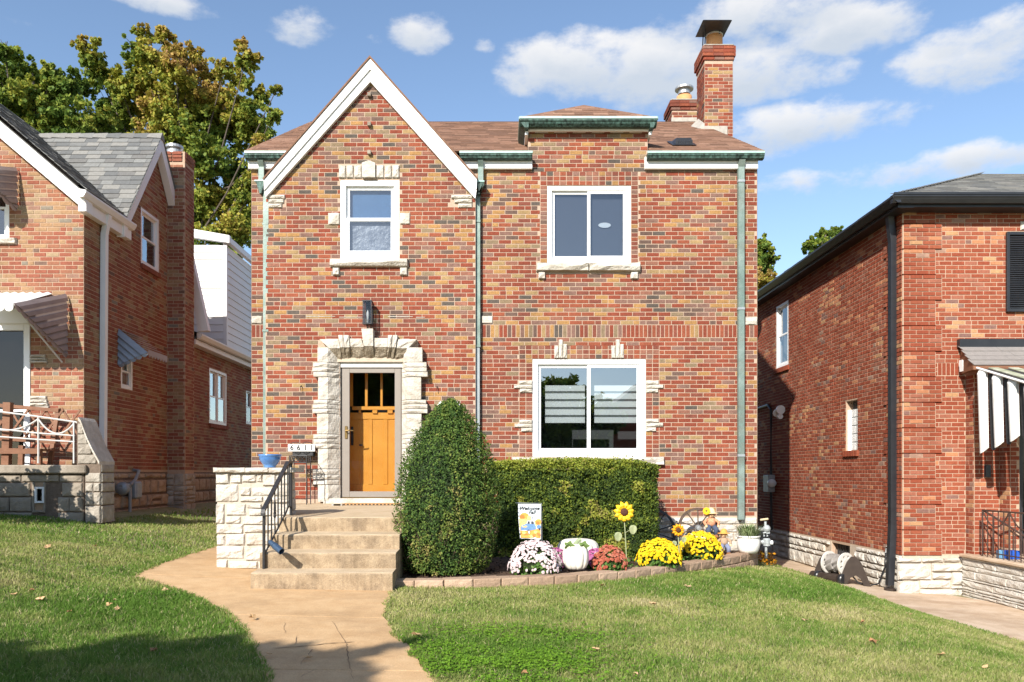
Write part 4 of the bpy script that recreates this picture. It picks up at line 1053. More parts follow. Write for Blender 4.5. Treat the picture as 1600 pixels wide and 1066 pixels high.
# parapet box: trim, gutter on three sides, little hip roof
zt = PZ(182.5, 12.55); bx0, bx1 = PX(812, 12.55), PX(1027, 12.55)
gutter(bx0, bx1, 12.69, zt, .14, .13)
fascia(S_(822), S_(1015), 12.7, PZ(204.5, 12.7), PZ(193, 12.7))
for sx, xa, xb in ((-1, bx0, boxL), (1, bx1, boxR)):
    prof = [(0, 0), (1, -.02), (1, -.05), (.8, -.09), (.45, -.155), (0, -.155)]
    m = MB(); m.prism([V(xb + (xa - xb) * t, 12.57, zt + z - .002) for t, z in prof], (0, .95, 0)); g = m.build('side_gutter', M_COPPER, H)
    m = MB(); m.bbox(min(xa, xa + sx * .012), max(xa, xa + sx * .012) + .006, 12.56, 13.4, zt - .03, zt + .005, .003); m.build('lip', M_COPPERL, g)
    fx = (boxL - .05, boxL - .001) if sx < 0 else (boxR + .001, boxR + .05)
    m = MB(); m.bbox(fx[0], fx[1], 12.7, 13.6, zt - .22, zt - .158, .004); m.build('fascia', M_WHITE, H)
m = MB(); ap = V((bx0 + bx1) / 2 + .0, 13.25, 6.08); ap2 = V(ap.x, 14.6, 6.03); c = [V(bx0, 12.56, zt), V(bx1, 12.56, zt), V(bx1, 14.2, zt), V(bx0, 14.2, zt)]
m.add([c[0], c[1], c[2], c[3], ap, ap2], [(0, 1, 4), (1, 2, 5, 4), (3, 0, 4, 5), (2, 3, 5)]); BR = m.build('parapet_roof', M_SHB, H)
d = (ap - (c[0] + c[1]) / 2); Ls = d.length; nn = V(0, -d.z, d.y).normalized(); hw = (bx1 - bx0) / 2
shingles(BR, (c[0] + c[1]) / 2, (1, 0, 0), d, nn, [(k * .14, -hw * (1 - (k + 1.2) * .14 / Ls), hw * (1 - (k + 1.2) * .14 / Ls)) for k in range(int(Ls / .14) - 1)], M_SHB, .14, .3, .008)

# downspouts
def pipe(pts, w, dpt, mat, parent=H, name='downspout', y=None):
    m = MB()
    for a, b in zip(pts[:-1], pts[1:]):
        a, b = V(*a), V(*b); q = V(w / 2, 0, 0); r = V(0, dpt / 2, 0)
        m.hexa([a - q - r, a + q - r, a + q + r, a - q + r, b - q - r, b + q - r, b + q + r, b - q + r])
    o = m.build(name, mat, parent); return o
def straps(o, x, y, zs_, w, mat):
    for z in zs_:
        m = MB(); m.bbox(x - w / 2 - .006, x + w / 2 + .006, y - .048, y + .03, z - .02, z + .02, .003); m.build('strap', mat, o)
def leader(pxa, pxb, py, yy, sx):
    m = MB(); xa, xb = PX(pxa, yy), PX(pxb, yy); z = PZ(py, yy)
    m.prism([V(xa, yy, z), V(xb, yy, z), V(xb, yy, z - .05), V(xa + (xb - xa) * (.75 if sx < 0 else .25), yy, z - .19), V(xa + (xb - xa) * (.5), yy, z - .19), V(xa + (.02 if sx > 0 else 0.03), yy, z - .06)], (0, .16, 0))
    g = m.build('leader_head', M_COPPER, H); m = MB(); m.bbox(min(xa, xb) - .01, max(xa, xb) + .01, yy - .01, yy + .17, z - .006, z + .018, .004); m.build('lip', M_COPPERL, g)
yp = 12.72
pipe([(PX(409, yp), 12.66, PZ(249, 12.6)), (PX(409, yp), yp, PZ(262, yp)), (PX(409, yp), yp, PZ(284, yp))], .085, .07, M_PIPE)
leader(398.5, 411.5, 283, 12.6, -1)
d1 = pipe([(PX(413.3, 12.58), 12.68, PZ(300, yp)), (PX(413.3, 12.58), 12.68, PZ(352, yp)), (PX(413.3, 12.6), 12.7, -.44)], .085, .07, M_PIPE); straps(d1, PX(413.3, 12.6), 12.69, [PZ(352, yp), PZ(518, yp)], .085, M_PIPE)
pipe([(PX(751, yp), 12.66, PZ(249, 12.6)), (PX(751, yp), yp, PZ(262, yp)), (PX(751, yp), yp, PZ(286, yp))], .085, .07, M_PIPE)
leader(743.5, 756, 284, 12.6, 1)
d2 = pipe([(PX(746, 12.7), 12.74, PZ(298, yp)), (PX(746, 12.7), 12.74, PZ(540, yp))], .085, .07, M_PIPE); straps(d2, PX(746, 12.7), 12.74, [PZ(346, yp), PZ(541, yp)], .085, M_PIPE)
pipe([(PX(745.5, 12.7), 12.74, PZ(540.5, yp)), (PX(745.5, 12.7), 12.74, -1.0)], .08, .07, M_PIPEG)
d3 = pipe([(PX(1157.5, yp), 12.66, PZ(250, 12.65)), (PX(1157.5, yp), 12.72, PZ(262, yp)), (PX(1157.5, yp), 12.72, PZ(812, yp))], .095, .075, M_PIPE)
straps(d3, PX(1157.5, yp), 12.72, [PZ(284, yp), PZ(483, yp), PZ(712, yp)], .095, M_PIPEG)

# chimneys
def chimney(x0, x1, y0, y1, z0, z1, corb, pot, name='chimney'):
    m = MB(); m.box(x0, x1, y0, y1, z0, z1); ch = m.build(name, M_MORTAR, H)
    bk = Bricks(None); fF = Frame('x', y0, -1); fL = Frame('y', x0, -1); fR = Frame('y', x1, 1)
    def tt(u, z): return R.choice([R.uniform(0, .45), R.uniform(0, .5), R.uniform(.3, .6), R.uniform(.5, .999)])
    for fr, a, b in ((fF, x0, x1), (fL, y0, y1), (fR, y0, y1)): bk.lay(fr, a, b, z0, z1 - corb * CR, tint=tt)
    bk2 = []
    mb = MB()
    for k in range(corb):
        e = .03 if k < corb - 1 or corb == 1 else .05
        e = (.02, .045, .045, .045)[min(k, 3)]
        zz = z1 - (corb - k) * CR
        for u in np.arange(x0 - e, x1 + e - .06, BL): mb.tint = R.uniform(0, .6); brick_shape(mb, fF.p, u + MJ / 2, zz + MJ / 2, min(BL, x1 + e - u) - MJ, CR - MJ, e + .005, e)
        for fr in (fL, fR):
            for u in np.arange(y0 - e, y1 + e - .06, BL): mb.tint = R.uniform(0, .6); brick_shape(mb, fr.p, u + MJ / 2, zz + MJ / 2, min(BL, y1 + e - u) - MJ, CR - MJ, e + .005, e)
        mb.tint = .05; mb.box(x0 - e + .004, x1 + e - .004, y0 - e + .004, y1 + e - .004, zz, zz + CR)
    bk.build(ch, M_BRICK, 0); mb.build('corbel', M_BRICK, ch, kind='stuff')
    m = MB(); m.bbox(x0 - .03, x1 + .03, y0 - .03, y1 + .03, z1, z1 + .05, .03); m.build('mortar_cap', M_FLASH, ch)
    px, py, r, za, zb = pot
    m = MB(); m.lathe((px, py, z1 + .03), [(r, 0), (r * 1.0, zb - za), (r * .82, zb - za), (r * .82, .1)], 24); m.build('flue_pot', M_CLAY, ch, smooth=True)
    return ch
yc = 15.66; kc = F / yc
CH = chimney(PX(1101, yc), PX(1145, yc), yc, 16.27, 6.3, PZ(73, yc), 4, (PX(1116.5, 15.9), 15.92, .16, PZ(73, yc), PZ(50, 15.9)))
m = MB(); m.lathe((PX(1116.5, 15.9), 15.92, PZ(57, 15.9)), [(.166, 0), (.166, .12), (.14, .13)], 24); m.build('metal_collar', M_GALV, CH, smooth=True)
zh = 8.70
m = MB(); m.hexa([V(3.90, 15.38, zh - .02), V(4.46, 15.38, zh - .02), V(4.46, 15.98, zh - .02), V(3.90, 15.98, zh - .02), V(3.92, 15.4, zh), V(4.44, 15.4, zh), V(4.44, 15.96, zh), V(3.92, 15.96, zh)]); hd = m.build('rain_hood', M_BLACK, CH)
m = MB()
for x in (4.05, 4.32):
    for y in (15.82, 16.0): m.tube([(x, y, 8.4), (x, y - .05, zh)], .012, 5)
m.build('bracket', M_IRON, hd)
m = MB(); zb = roof_pt(0, yc).z; m.box(PX(1101, yc) - .01, PX(1136, yc), yc - .03, yc - .012, zb - .12, zb + .05)
m.hexa([V(PX(1088, yc), yc + .1, zb - .02), V(PX(1101, yc), yc - .03, zb - .1), V(PX(1101, yc), yc + .45, zb + .2), V(PX(1088, yc), yc + .45, zb + .2), V(PX(1088, yc), yc + .1, zb + .0), V(PX(1100, yc), yc - .03, zb + .1), V(PX(1100, yc), yc + .45, zb + .4), V(PX(1088, yc), yc + .45, zb + .25)])
m.build('flashing', M_FLASH, CH)
C2 = chimney(3.72, 4.4, 17.3, 17.9, 6.9, PZ(158, 17.3), 3, (PX(1069, 17.6), 17.6, .165, 0, .2))
m = MB(); m.lathe((PX(1069, 17.6), 17.6, PZ(148, 17.6)), [(.13, 0), (.13, .1), (.2, .1), (.2, .14), (.001, .15)], 20); m.build('metal_cap', M_GALV, C2, smooth=False)
m = MB(); m.box(PX(1049, 17.25), PX(1092, 17.25), 17.24, 17.28, 7.3, PZ(184, 17.25)); m.build('flashing', M_FLASH, C2)
m = MB(); yv = 13.2; q = roof_pt(0, yv); vx0, vx1 = PX(1055, yv), PX(1083, yv)
m.hexa([V(vx0, yv, q.z + .0), V(vx1, yv, q.z), V(vx1, yv + .32, q.z + .17), V(vx0, yv + .32, q.z + .17), V(vx0 + .03, yv + .04, q.z + .15), V(vx1 - .02, yv + .04, q.z + .15), V(vx1 - .02, yv + .32, q.z + .22), V(vx0 + .03, yv + .32, q.z + .22)])
for k in range(9): m.box(vx0 + .03 + k * .03, vx0 + .045 + k * .03, yv - .006, yv + .02, q.z + .01, q.z + .1)
rv = m.build('roof_vent', M_BLACK, H)
m = MB(); a = roof_pt(vx0 - .06, yv - .08) + nrm * .02; b = roof_pt(vx1 + .04, yv - .08) + nrm * .02; c_ = roof_pt(vx1 + .04, yv + .4) + nrm * .02; d_ = roof_pt(vx0 - .06, yv + .4) + nrm * .02
m.hexa([a, b, c_, d_, a + nrm * .006, b + nrm * .006, c_ + nrm * .006, d_ + nrm * .006]); m.build('base_plate', M_BLACK, rv)

# lantern over the door
yl = 12.55; lx0, lx1, lz0, lz1 = PX(567, 12.46), PX(581, 12.46), PZ(507, 12.5), PZ(471, 12.5)
m = MB()
for x in (lx0, lx1 - .012):
    for y in (12.43, 12.56): m.box(x, x + .012, y, y + .012, lz0, lz1)
m.bbox(lx0 - .006, lx1 + .006, 12.424, 12.578, lz1 - .012, lz1 + .006, .003); m.bbox(lx0 - .004, lx1 + .004, 12.426, 12.576, lz0 - .006, lz0 + .012, .003)
m.box(lx0, lx1, 12.428, 12.434, lz0 + .05, lz0 + .056)
m.bbox((lx0 + lx1) / 2 - .05, (lx0 + lx1) / 2 + .05, 12.58, YB - .002, lz0 + .1, lz1 + .03, .004)
m.tube([(lx0 + .05, 12.5, lz0), (lx0 + .06, 12.5, lz0 - .05), (lx0 + .09, 12.56, lz0 - .08), (lx0 + .1, YB, lz0 - .06)], .006, 5); m.tube([(lx1 - .02, 12.5, lz0), (lx1 - .03, 12.52, lz0 - .05), (lx0 + .07, 12.6, lz0 - .05)], .006, 5)
LN = m.build('wall_lantern', M_BLACK, H)
m = MB(); m.box(lx0 + .004, lx1 - .004, 12.434, 12.562, lz0 + .013, lz1 - .013); m.build('glass', M_LAMPG, LN)
m = MB(); m.lathe(((lx0 + lx1) / 2, 12.5, lz0 + .01), [(.018, 0), (.018, .11), (.022, .13), (.02, .17), (.001, .22)], 10); m.build('candle_bulb', M_BULB, LN, smooth=True)
# white twin floodlight, half hidden behind the shrub tip
m = MB()
for px in (690, 711): m.lathe((PX(px, 12.5), 12.56, PZ(633.5, 12.5)), [(.001, 0), (.07, .005), (.075, .03), (.05, .1), (.02, .13)], 14, axis=V(0, 1, -.15))
m.bbox(PX(696, 12.6), PX(705, 12.6), 12.58, YB - .001, PZ(640, 12.6), PZ(627, 12.6), .005); m.build('twin_floodlight', M_VINYL, H)
# ------------------------------------------------------------------ house on the left
HL = thing('brick_house', 'orange and buff brick house with grey shingle cross gable and white rakes, left edge', 'house', (-8, 16, -.7))
FL = Frame('x', 12.8, -1); FLS = Frame('y', -6.62, 1); XC = -6.62
ldoor = (-8.6, -7.47, .13, 2.38); lwin = (-8.7, -7.81, 3.72, 4.75)
rk = .853
def lz(u): return 4.27 + rk * (XC - u)
m = MB(); wall_face(m, FL, [(-.9, -12.4, XC), (4.27, -12.4, XC), (4.27 + rk * 2.9, -12.39, XC - 2.9)], [ldoor, lwin], .12)
lsw = [(14.84, 15.62, 3.88, 4.93), (14.06, 14.5, 1.5, 2.1), (18.34, 19.5, 1.15, 2.42), (21.0, 21.6, 1.3, 2.2)]
wall_face(m, FLS, [(-.9, 12.8, 16.95), (4.27, 12.8, 16.95)], [h for h in lsw[1:2]], .1, extra=[(lsw[0][0], lsw[0][1], lsw[0][2], 4.27)]); wall_face(m, FLS, [(-.9, 16.95, 25), (2.95, 16.95, 25)], lsw[2:], .1); m.quad((XC, 16.95, 2.9), (XC, 16.95, 4.3), (-9, 16.95, 4.3), (-9, 16.95, 2.9))
wall_face(m, FLS, [(4.27, 13.85, 17.0), (6.4, 15.4 - .02, 15.4 + .02)], [(lsw[0][0], lsw[0][1], 4.27, lsw[0][3])], 0)
m.quad((-12.4, 12.8, -.9), (-12.4, 25, -.9), (-12.4, 25, 4.2), (-12.4, 12.8, 4.2)); m.quad((-12.4, 25, -.9), (XC, 25, -.9), (XC, 25, 2.9), (-12.4, 25, 2.9))
m.build('wall', M_MORTAR_R, HL)
BKL = Bricks(None)
def tl(u, z):
    n = float(vnoise(np.array(u * 1.1 + 3), np.array(z * 2.2 + 7), 18)); q = R.random() + (n - .5) * .8
    return min(.999, max(0, q * .62)) if R.random() < .75 else R.random()
BKL.lay(FL, -9.2, XC, .02, 7.2, [ldoor, lwin, (-8.6, -7.66, 3.66, 3.74)], clip=lambda a, b: (-9.2, XC - max(0, (a - 4.27) / rk) + .06), hidden=lambda u, z: u < -7.96, tint=tl)
lch = (16.0, 16.5, -9, 9)
BKL.lay(FLS, 16.9, 24.5, .02, 2.94, lsw + [lch], hidden=lambda u, z: True, tint=tl, hprob=.1)
BKL.lay(FLS, 12.8, 16.9, .02, 4.27, lsw + [lch], hidden=lambda u, z: True, tint=tl, hprob=.1)
BKL.lay(FLS, 13.9, 16.9, 4.26, 6.4, lsw + [lch], clip=lambda a, b: (13.9 + (a - 4.27) / 1.364, 16.95 - (a - 4.27) / 1.364), hidden=lambda u, z: True, tint=tl)
# chimney on the side wall
def lchim():
    m = MB(); m.box(XC - .1, -6.27, 16.02, 16.5, -.9, 6.42); c = m.build('chimney', M_MORTAR_R, HL)
    fa = Frame('x', 16.02, -1); fb = Frame('y', -6.27, 1); fc = Frame('y', XC - .1, -1); b2 = Bricks(None)
    b2.lay(fa, XC - .1, -6.27, .02, 6.42 - 3 * CR, tint=tl, hidden=None); b2.lay(fb, 16.02, 16.5, .02, 6.42 - 3 * CR, tint=tl)
    for fr, a, b in ((fa, XC - .1, -6.27), (fb, 16.02, 16.5)):
        for k in range(3):
            for u in np.arange(a, b - .05, BL): b2.put(fr, u, 6.42 - (3 - k) * CR + MJ / 2, min(BL, b - u) - MJ, CR - MJ, .03 if k else .018, R.uniform(0, .4))
    b2.build(c, M_BRICK_L, 0)
    m = MB(); m.lathe((PX(271, 16.2), 16.25, 6.42), [(.15, 0), (.15, .1), (.1, .1), (.1, .14), (.17, .15), (.17, .2), (.001, .22)], 18); m.build('metal_cap', M_GALV, c)
    stones(c, fa, ashlar(XC - .1, -6.27, -.8, .0, [.16, .2], .2, .4), M_STONED, .04); stones(c, fb, ashlar(16.02, 16.5, -.8, .0, [.16, .2], .2, .4), M_STONED, .04)
lchim()
BKL.build(HL, M_BRICK_L)
# foundation stones of the side
m = MB(); m.box(XC, XC + .004, 12.8, 24.5, -.95, .03); m.build('foundation_grout', M_GROUTD, HL)
stones(HL, FLS, [r for r in ashlar(12.82, 23.5, -.86, .02, [.21, .24, .28, .149], .22, .42, .04) if not (15.9 < r[0] < 16.5)], M_STONEB, .045, name='foundation_stone')
# front door and window frames
m = MB()
for a in ((-8.6, -8.5, .13, 2.38), (-7.57, -7.47, .13, 2.38)): m.bbox(a[0], a[1], 12.78, 12.9, a[2], a[3], .004)
m.bbox(-8.5, -7.57, 12.78, 12.9, 2.28, 2.38, .004); m.bbox(-8.5, -7.57, 12.8, 12.88, .98, 1.02, .004); lf = m.build('door_frame', M_VINYL, HL)
m = MB(); m.box(-8.5, -7.57, 12.85, 12.855, .13, 2.28); m.build('pane', M_GLASSD, lf)
m = MB(); m.box(-9.5, -7.4, 13.0, 13.03, -.2, 2.6); m.box(-7.42, -7.39, 12.92, 13.0, -.2, 2.6); m.build('door', M_BENCH, lf)
m = MB(); m.bbox(-8.2, -7.47, 12.74, 12.84, 2.38, 2.62, .006); m.build('head_panel', M_VINYL, lf)
window(HL, FL, *lwin, 'hung', M_GLASS, fw=.06, set_in=.01)
m = MB(); stone_shape(m, FL.p, -8.7, 3.65, -7.68 + 8.7, .1, .08, .2); m.build('window_sill', M_STONE, HL)
for k in range(3):
    m = MB(); stone_shape(m, FL.p, -7.47, PZ(568 - 4.5 * k, 12.8), .27 - .01 * k, .042, .05, .2); m.build('side_stone', M_STONE, HL)
for k in range(4):
    m = MB(); stone_shape(m, FL.p, -7.47, PZ(640 - 5.4 * k, 12.8), .31 - .015 * k, .05, .05, .2); m.build('side_stone', M_STONE, HL)
w, _ = window(HL, FLS, *lsw[0], 'hung', M_GLASSB, fw=.06, set_in=.0)
w, _ = window(HL, FLS, *lsw[1], 'hung', M_GLASS, fw=.05, set_in=.0)
w, _ = window(HL, FLS, *lsw[2], 'pair', M_GLASSB, fw=.06, set_in=.0)
w, _ = window(HL, FLS, *lsw[3], 'hung', M_GLASS, fw=.05, set_in=.0)
for h in (lsw[0], lsw[2]):
    bs = MB()
    for u in np.arange(h[0] - .03, h[1], CR): bs.tint = R.uniform(0, .3); bs.bbox(XC, XC + .05, u, u + CR - MJ, h[2] - .09, h[2], .004)
    bs.build('brick_sill', M_BRICK_L, HL)
# white rakes of the front gable
def slant(name, a, b, th, y0, y1, mat, parent=HL, dz=0):
    """a board following the slope from a to b, th tall"""
    m = MB(); m.prism([V(a[0], y0, a[1]), V(b[0], y0, b[1]), V(b[0], y0, b[1] - th), V(a[0], y0, a[1] - th)], (0, y1 - y0, 0)); return m.build(name, mat, parent)
fr_a = (-6.47, 4.37); fr_b = (-9.5, 4.37 + rk * 3.03)
slant('rake_crown', fr_a, fr_b, .12, 12.52, 12.78, M_WHITE); slant('rake_board', (fr_a[0], fr_a[1] - .122), (fr_b[0], fr_b[1] - .122), .14, 12.58, 12.78, M_WHITE)
slant('rake_crown', (-12.5, 4.37), (-9.5, 4.37 + rk * 3.03), .25, 12.52, 12.78, M_WHITE)
# roofs: main gable running back, cross gable facing the side yard
XE = -6.42; ZE = 4.42
def mainz(x): return ZE + rk * (XE - x)
m = MB()
m.add([(XE, 12.5, ZE), (XE, 13.82, ZE), (XE - (6.5 - ZE) / rk, 15.4, 6.5), (-9.5, 20, mainz(-9.5)), (-9.5, 12.5, mainz(-9.5))], [(0, 1, 2, 3, 4)])
m.add([(-12.6, 12.5, ZE), (-12.6, 25, ZE), (-9.5, 25, mainz(-9.5)), (-9.5, 12.5, mainz(-9.5))], [(0, 3, 2, 1)])
yr, zr, ct = 15.4, 6.5, 1.364; xe = -6.45
xv = XE - (zr - ZE) / rk
ylo = 13.88; zlo = zr - ct * (yr - ylo); xlo = XE - (zlo - ZE) / rk
m.add([(xe, ylo, zlo), (xe, yr, zr), (xv, yr, zr), (xlo, ylo, zlo)], [(0, 1, 2, 3)])
m.add([(xe, 2 * yr - ylo, zlo), (xe, yr, zr), (xv, yr, zr), (xlo, 2 * yr - ylo, zlo)], [(0, 3, 2, 1)])
LR_ = m.build('roof', M_SHG, HL)
d = V(0, 1, ct); Ls = math.hypot(yr - ylo, zr - zlo); rows = []
for k in range(int(Ls / .135) + 1):
    zz = zlo + (zr - zlo) * k * .135 / Ls; xm = XE - (zz - ZE) / rk
    rows.append((k * .135, xm, xe))
rows = [(v, a - 0, b) for v, a, b in rows if v < Ls - .02]
shingles(LR_, (0, ylo, zlo), (1, 0, 0), d, V(0, -ct, 1), rows, M_SHG, .135, .27, .012, stuff=False)
m = MB()
for k in range(14):
    x0 = xe - k * .26; m.tint = R.random()
    if x0 - .26 < xv: break
    m.hexa([V(x0 - .27, yr - .1, zr - .09), V(x0, yr - .1, zr - .11), V(x0, yr + .1, zr - .11), V(x0 - .27, yr + .1, zr - .09), V(x0 - .27, yr - .02, zr + .012), V(x0, yr - .02, zr + .022), V(x0, yr + .02, zr + .022), V(x0 - .27, yr + .02, zr + .012)])
m.build('ridge_cap', M_SHG, LR_, kind='stuff')
dm = V(-1, 0, rk); Lm = math.hypot(-9.5 - XE, mainz(-9.5) - ZE); nm = V(rk, 0, 1)
rows = []
for k in range(int(Lm / .135)):
    x = XE + (-9.5 - XE) * k * .135 / Lm; z = mainz(x); yv_ = yr - (zr - z) / ct if z < zr else 20
    rows.append((k * .135, 12.5, min(yv_, 20)))
shingles(LR_, (XE, 0, ZE), (0, 1, 0), dm, nm, rows, M_SHG, .135, .27, .012)
# boards of the cross gable, eave gutter, downspout
def rakeY(name, pa, pb, th, x0, x1, mat):
    m = MB(); m.prism([V(x0, pa[0], pa[1]), V(x0, pb[0], pb[1]), V(x0, pb[0], pb[1] - th), V(x0, pa[0], pa[1] - th)], (x1 - x0, 0, 0)); return m.build(name, mat, HL)
rakeY('rake_board', (13.86, zr - .02 - ct * (yr - 13.86)), (yr, zr - .02), .3, -6.6, -6.47, M_WHITE)
rakeY('rake_board', (yr + .0, zr - .02), (16.85, zr - .02 - ct * (16.85 - yr)), .3, -6.6, -6.47, M_WHITE)
m = MB(); prof = [(0, 0), (.11, -.02), (.11, -.05), (.07, -.12), (0, -.13)]
m.prism([V(XE - .1 + a, 12.46, ZE - .0 + z) for a, z in prof], (0, 1.75, 0)); gl = m.build('gutter', M_WHITE, HL)
m = MB(); m.bbox(-6.62 + .002, -6.5, 12.62, 14.2, ZE - .30, ZE - .135, .005); m.build('fascia', M_WHITE, HL)
lx = -6.56
pipe([(-6.5, 13.35, ZE - .13), (lx, 13.35, ZE - .45), (lx, 13.3, .3)], .085, .1, M_WHITE, HL)
# rear wing: eave gutter, flared rake, white siding dormer
m = MB(); m.prism([V(-6.4 + a, 17.0, 2.98 + z) for a, z in prof], (0, 8, 0)); m.build('gutter', M_WHITE, HL)
m = MB(); m.bbox(-6.62 + .002, -6.42, 17.0, 25, 2.74, 2.85, .005); m.build('fascia', M_WHITE, HL)
m = MB(); m.prism([V(-6.62, 16.95, 4.62), V(-6.5, 16.95, 4.62), V(-6.14, 16.95, 3.02), V(-6.36, 16.95, 3.0)], (0, .16, 0)); m.build('rake_board', M_WHITE, HL)
m = MB(); m.add([(-6.36, 17.05, 2.98), (-6.36, 25, 2.98), (-9, 25, 3.9), (-9, 17.05, 3.9)], [(0, 1, 2, 3)]); m.build('wing_roof', M_SHG, HL)
def dormer():
    x1 = -6.6; y0 = 19.4; xw = -8.3; zb = 2.9; ztf = PZ(383, y0)
    rd = MB(); rd.box(xw, x1 - .01, y0 + .01, 25, zb, ztf); dm_ = rd.build('siding_dormer', M_SIDING, HL)
    n = int((ztf - zb) / .17)
    for k in range(n):
        z = zb + (ztf - zb) * k / n; h = (ztf - zb) / n
        m = MB(); m.hexa([V(xw, y0 - .022, z), V(x1, y0 - .022, z), V(x1, y0 + .01, z), V(xw, y0 + .01, z), V(xw, y0 - .004, z + h - .003), V(x1, y0 - .004, z + h - .003), V(x1, y0 + .01, z + h - .003), V(xw, y0 + .01, z + h - .003)])
        m.hexa([V(x1 - .01, y0, z), V(x1 + .022, y0, z), V(x1 + .022, 25, z), V(x1 - .01, 25, z), V(x1 - .01, y0, z + h - .003), V(x1 + .004, y0, z + h - .003), V(x1 + .004, 25, z + h - .003), V(x1 - .01, 25, z + h - .003)])
        m.build('siding_plank', M_SIDING, dm_)
    m = MB(); m.bbox(x1 - .06, x1 + .03, y0 - .03, y0 + .06, zb, ztf + .1, .004); m.build('corner_post', M_WHITE, dm_)
    m = MB(); zl = PZ(366, y0) + .06
    m.hexa([V(xw, y0 - .12, zl - .02), V(x1 + .12, y0 - .12, ztf + .02), V(x1 + .12, y0 + .02, ztf + .02), V(xw, y0 + .02, zl - .02), V(xw, y0 - .12, zl + .2), V(x1 + .12, y0 - .12, ztf + .2), V(x1 + .12, y0 + .02, ztf + .2), V(xw, y0 + .02, zl + .2)]); m.build('rake_board', M_WHITE, dm_)
    m = MB(); m.bbox(x1 + .02, x1 + .13, y0 - .1, 25, ztf + .02, ztf + .17, .01); m.build('gutter', M_WHITE, dm_)
dormer()
# awnings of corrugated metal
def awning_side(parent, wt, wb, ff, n, mat, bottom_scallop=True):
    """triangular wing of overlapping slats between the wall edge wt-wb and the edge ff-wb"""
    wt, wb, ff = V(*wt), V(*wb), V(*ff)
    for k in range(n):
        t0, t1 = k / n, (k + 1.12) / n; t1 = min(t1, 1)
        a0 = wt + (wb - wt) * t0; a1 = wt + (wb - wt) * t1; b0 = ff + (wb - ff) * t0; b1 = ff + (wb - ff) * t1
        nn = (b0 - a0).cross(a1 - a0)
        if nn.length < 1e-6: nn = V(1, 0, 0)
        nn.normalize()
        if nn.x < 0: nn = -nn
        m = MB(); mid = .5; o0 = nn * .0; o1 = nn * .045
        A0, A1, B0, B1 = a0 + o0, a1 + o1, b0 + o0, b1 + o1
        am = (a0 + a1) / 2 + nn * .035; bm = (b0 + b1) / 2 + nn * .035
        m.add([A0, am, A1, B0, bm, B1, a0 - nn * .004, a1 + nn * .02, b0 - nn * .004, b1 + nn * .02], [(0, 1, 4, 3), (1, 2, 5, 4), (6, 8, 9, 7), (0, 3, 8, 6), (2, 7, 9, 5), (0, 6, 7, 2, 1), (3, 4, 5, 9, 8)])
        # rounded tongue hanging at the outer end
        r = (b1 - b0).length * .5; c = (b0 + b1) / 2 + nn * .02; u = (b1 - b0).normalized(); dn = V(0, 0, -1) if abs(u.z) < .9 else V(0, -1, 0)
        fan = [c + u * r * math.cos(q) + dn * r * .9 * math.sin(q) for q in [math.pi * i / 6 for i in range(7)]]
        m.add(fan + [p - nn * .006 for p in fan], [tuple(range(7)), tuple(range(13, 6, -1))] + [(i, i + 1, 8 + i, 7 + i) for i in range(6)])
        m.build('slat', mat, parent)
def awning_front(parent, x0, x1, yw, zw, yf, zf, n, mat, drop=.1):
    for k in range(n):
        a, b = x0 + (x1 - x0) * k / n, x0 + (x1 - x0) * (k + 1) / n; mid = (a + b) / 2
        m = MB(); w = .03
        top = [V(a, yw, zw), V(mid, yw, zw + w), V(b, yw, zw)]; bot = [V(a, yf, zf), V(mid, yf, zf + w), V(b, yf, zf)]
        m.add(top + bot + [p - V(0, 0, .006) for p in top + bot], [(0, 3, 4, 1), (1, 4, 5, 2), (6, 7, 10, 9), (7, 8, 11, 10), (0, 1, 7, 6), (1, 2, 8, 7), (0, 6, 9, 3), (2, 5, 11, 8)])
        r = (b - a) / 2
        fan = [V(a, yf, zf + w), V(a, yf, zf - drop * .4)] + [V(mid - r * math.cos(q), yf, zf - drop * .4 - r * .9 * math.sin(q)) for q in [math.pi * i / 6 for i in range(1, 6)]] + [V(b, yf, zf - drop * .4), V(b, yf, zf + w)]
        m.prism(fan, (0, -.006, 0)); m.build('slat', mat, parent)
AWL = tag(bpy.data.objects.new('door_awning', None)); link(AWL, HL, (-7.5, 12.5, 2.5))
awning_side(AWL, (PX(103, 12.76), 12.76, PZ(459, 12.76)), (PX(103, 12.76), 12.76, PZ(556, 12.76)), (PX(21, 11.75), 11.75, PZ(474, 11.75)), 9, M_AWN)
awning_front(AWL, PX(21, 11.75) - 8 * .13, PX(21, 11.75), 12.76, PZ(459, 12.76), 11.75, PZ(474, 11.75) - .02, 8, M_AWNW)
m = MB(); m.tube([P(22, 476, 11.76), P(97, 566, 12.72)], .014, 6); m.build('support_rod', M_RAILW, AWL)
AWU = bpy.data.objects.new('window_awning', None); link(AWU, HL, (-8, 12.5, 4.8))
awning_side(AWU, (PX(25, 12.76), 12.76, PZ(262, 12.76)), (PX(25, 12.76), 12.76, PZ(327, 12.76)), (-7.92, 11.95, 4.62), 6, M_AWN)
awning_front(AWU, -9.2, -7.93, 12.76, PZ(262, 12.76), 11.95, 4.6, 8, M_AWN)
AWS = bpy.data.objects.new('side_window_awning', None); link(AWS, HL, (-6.4, 14.3, 2.4))
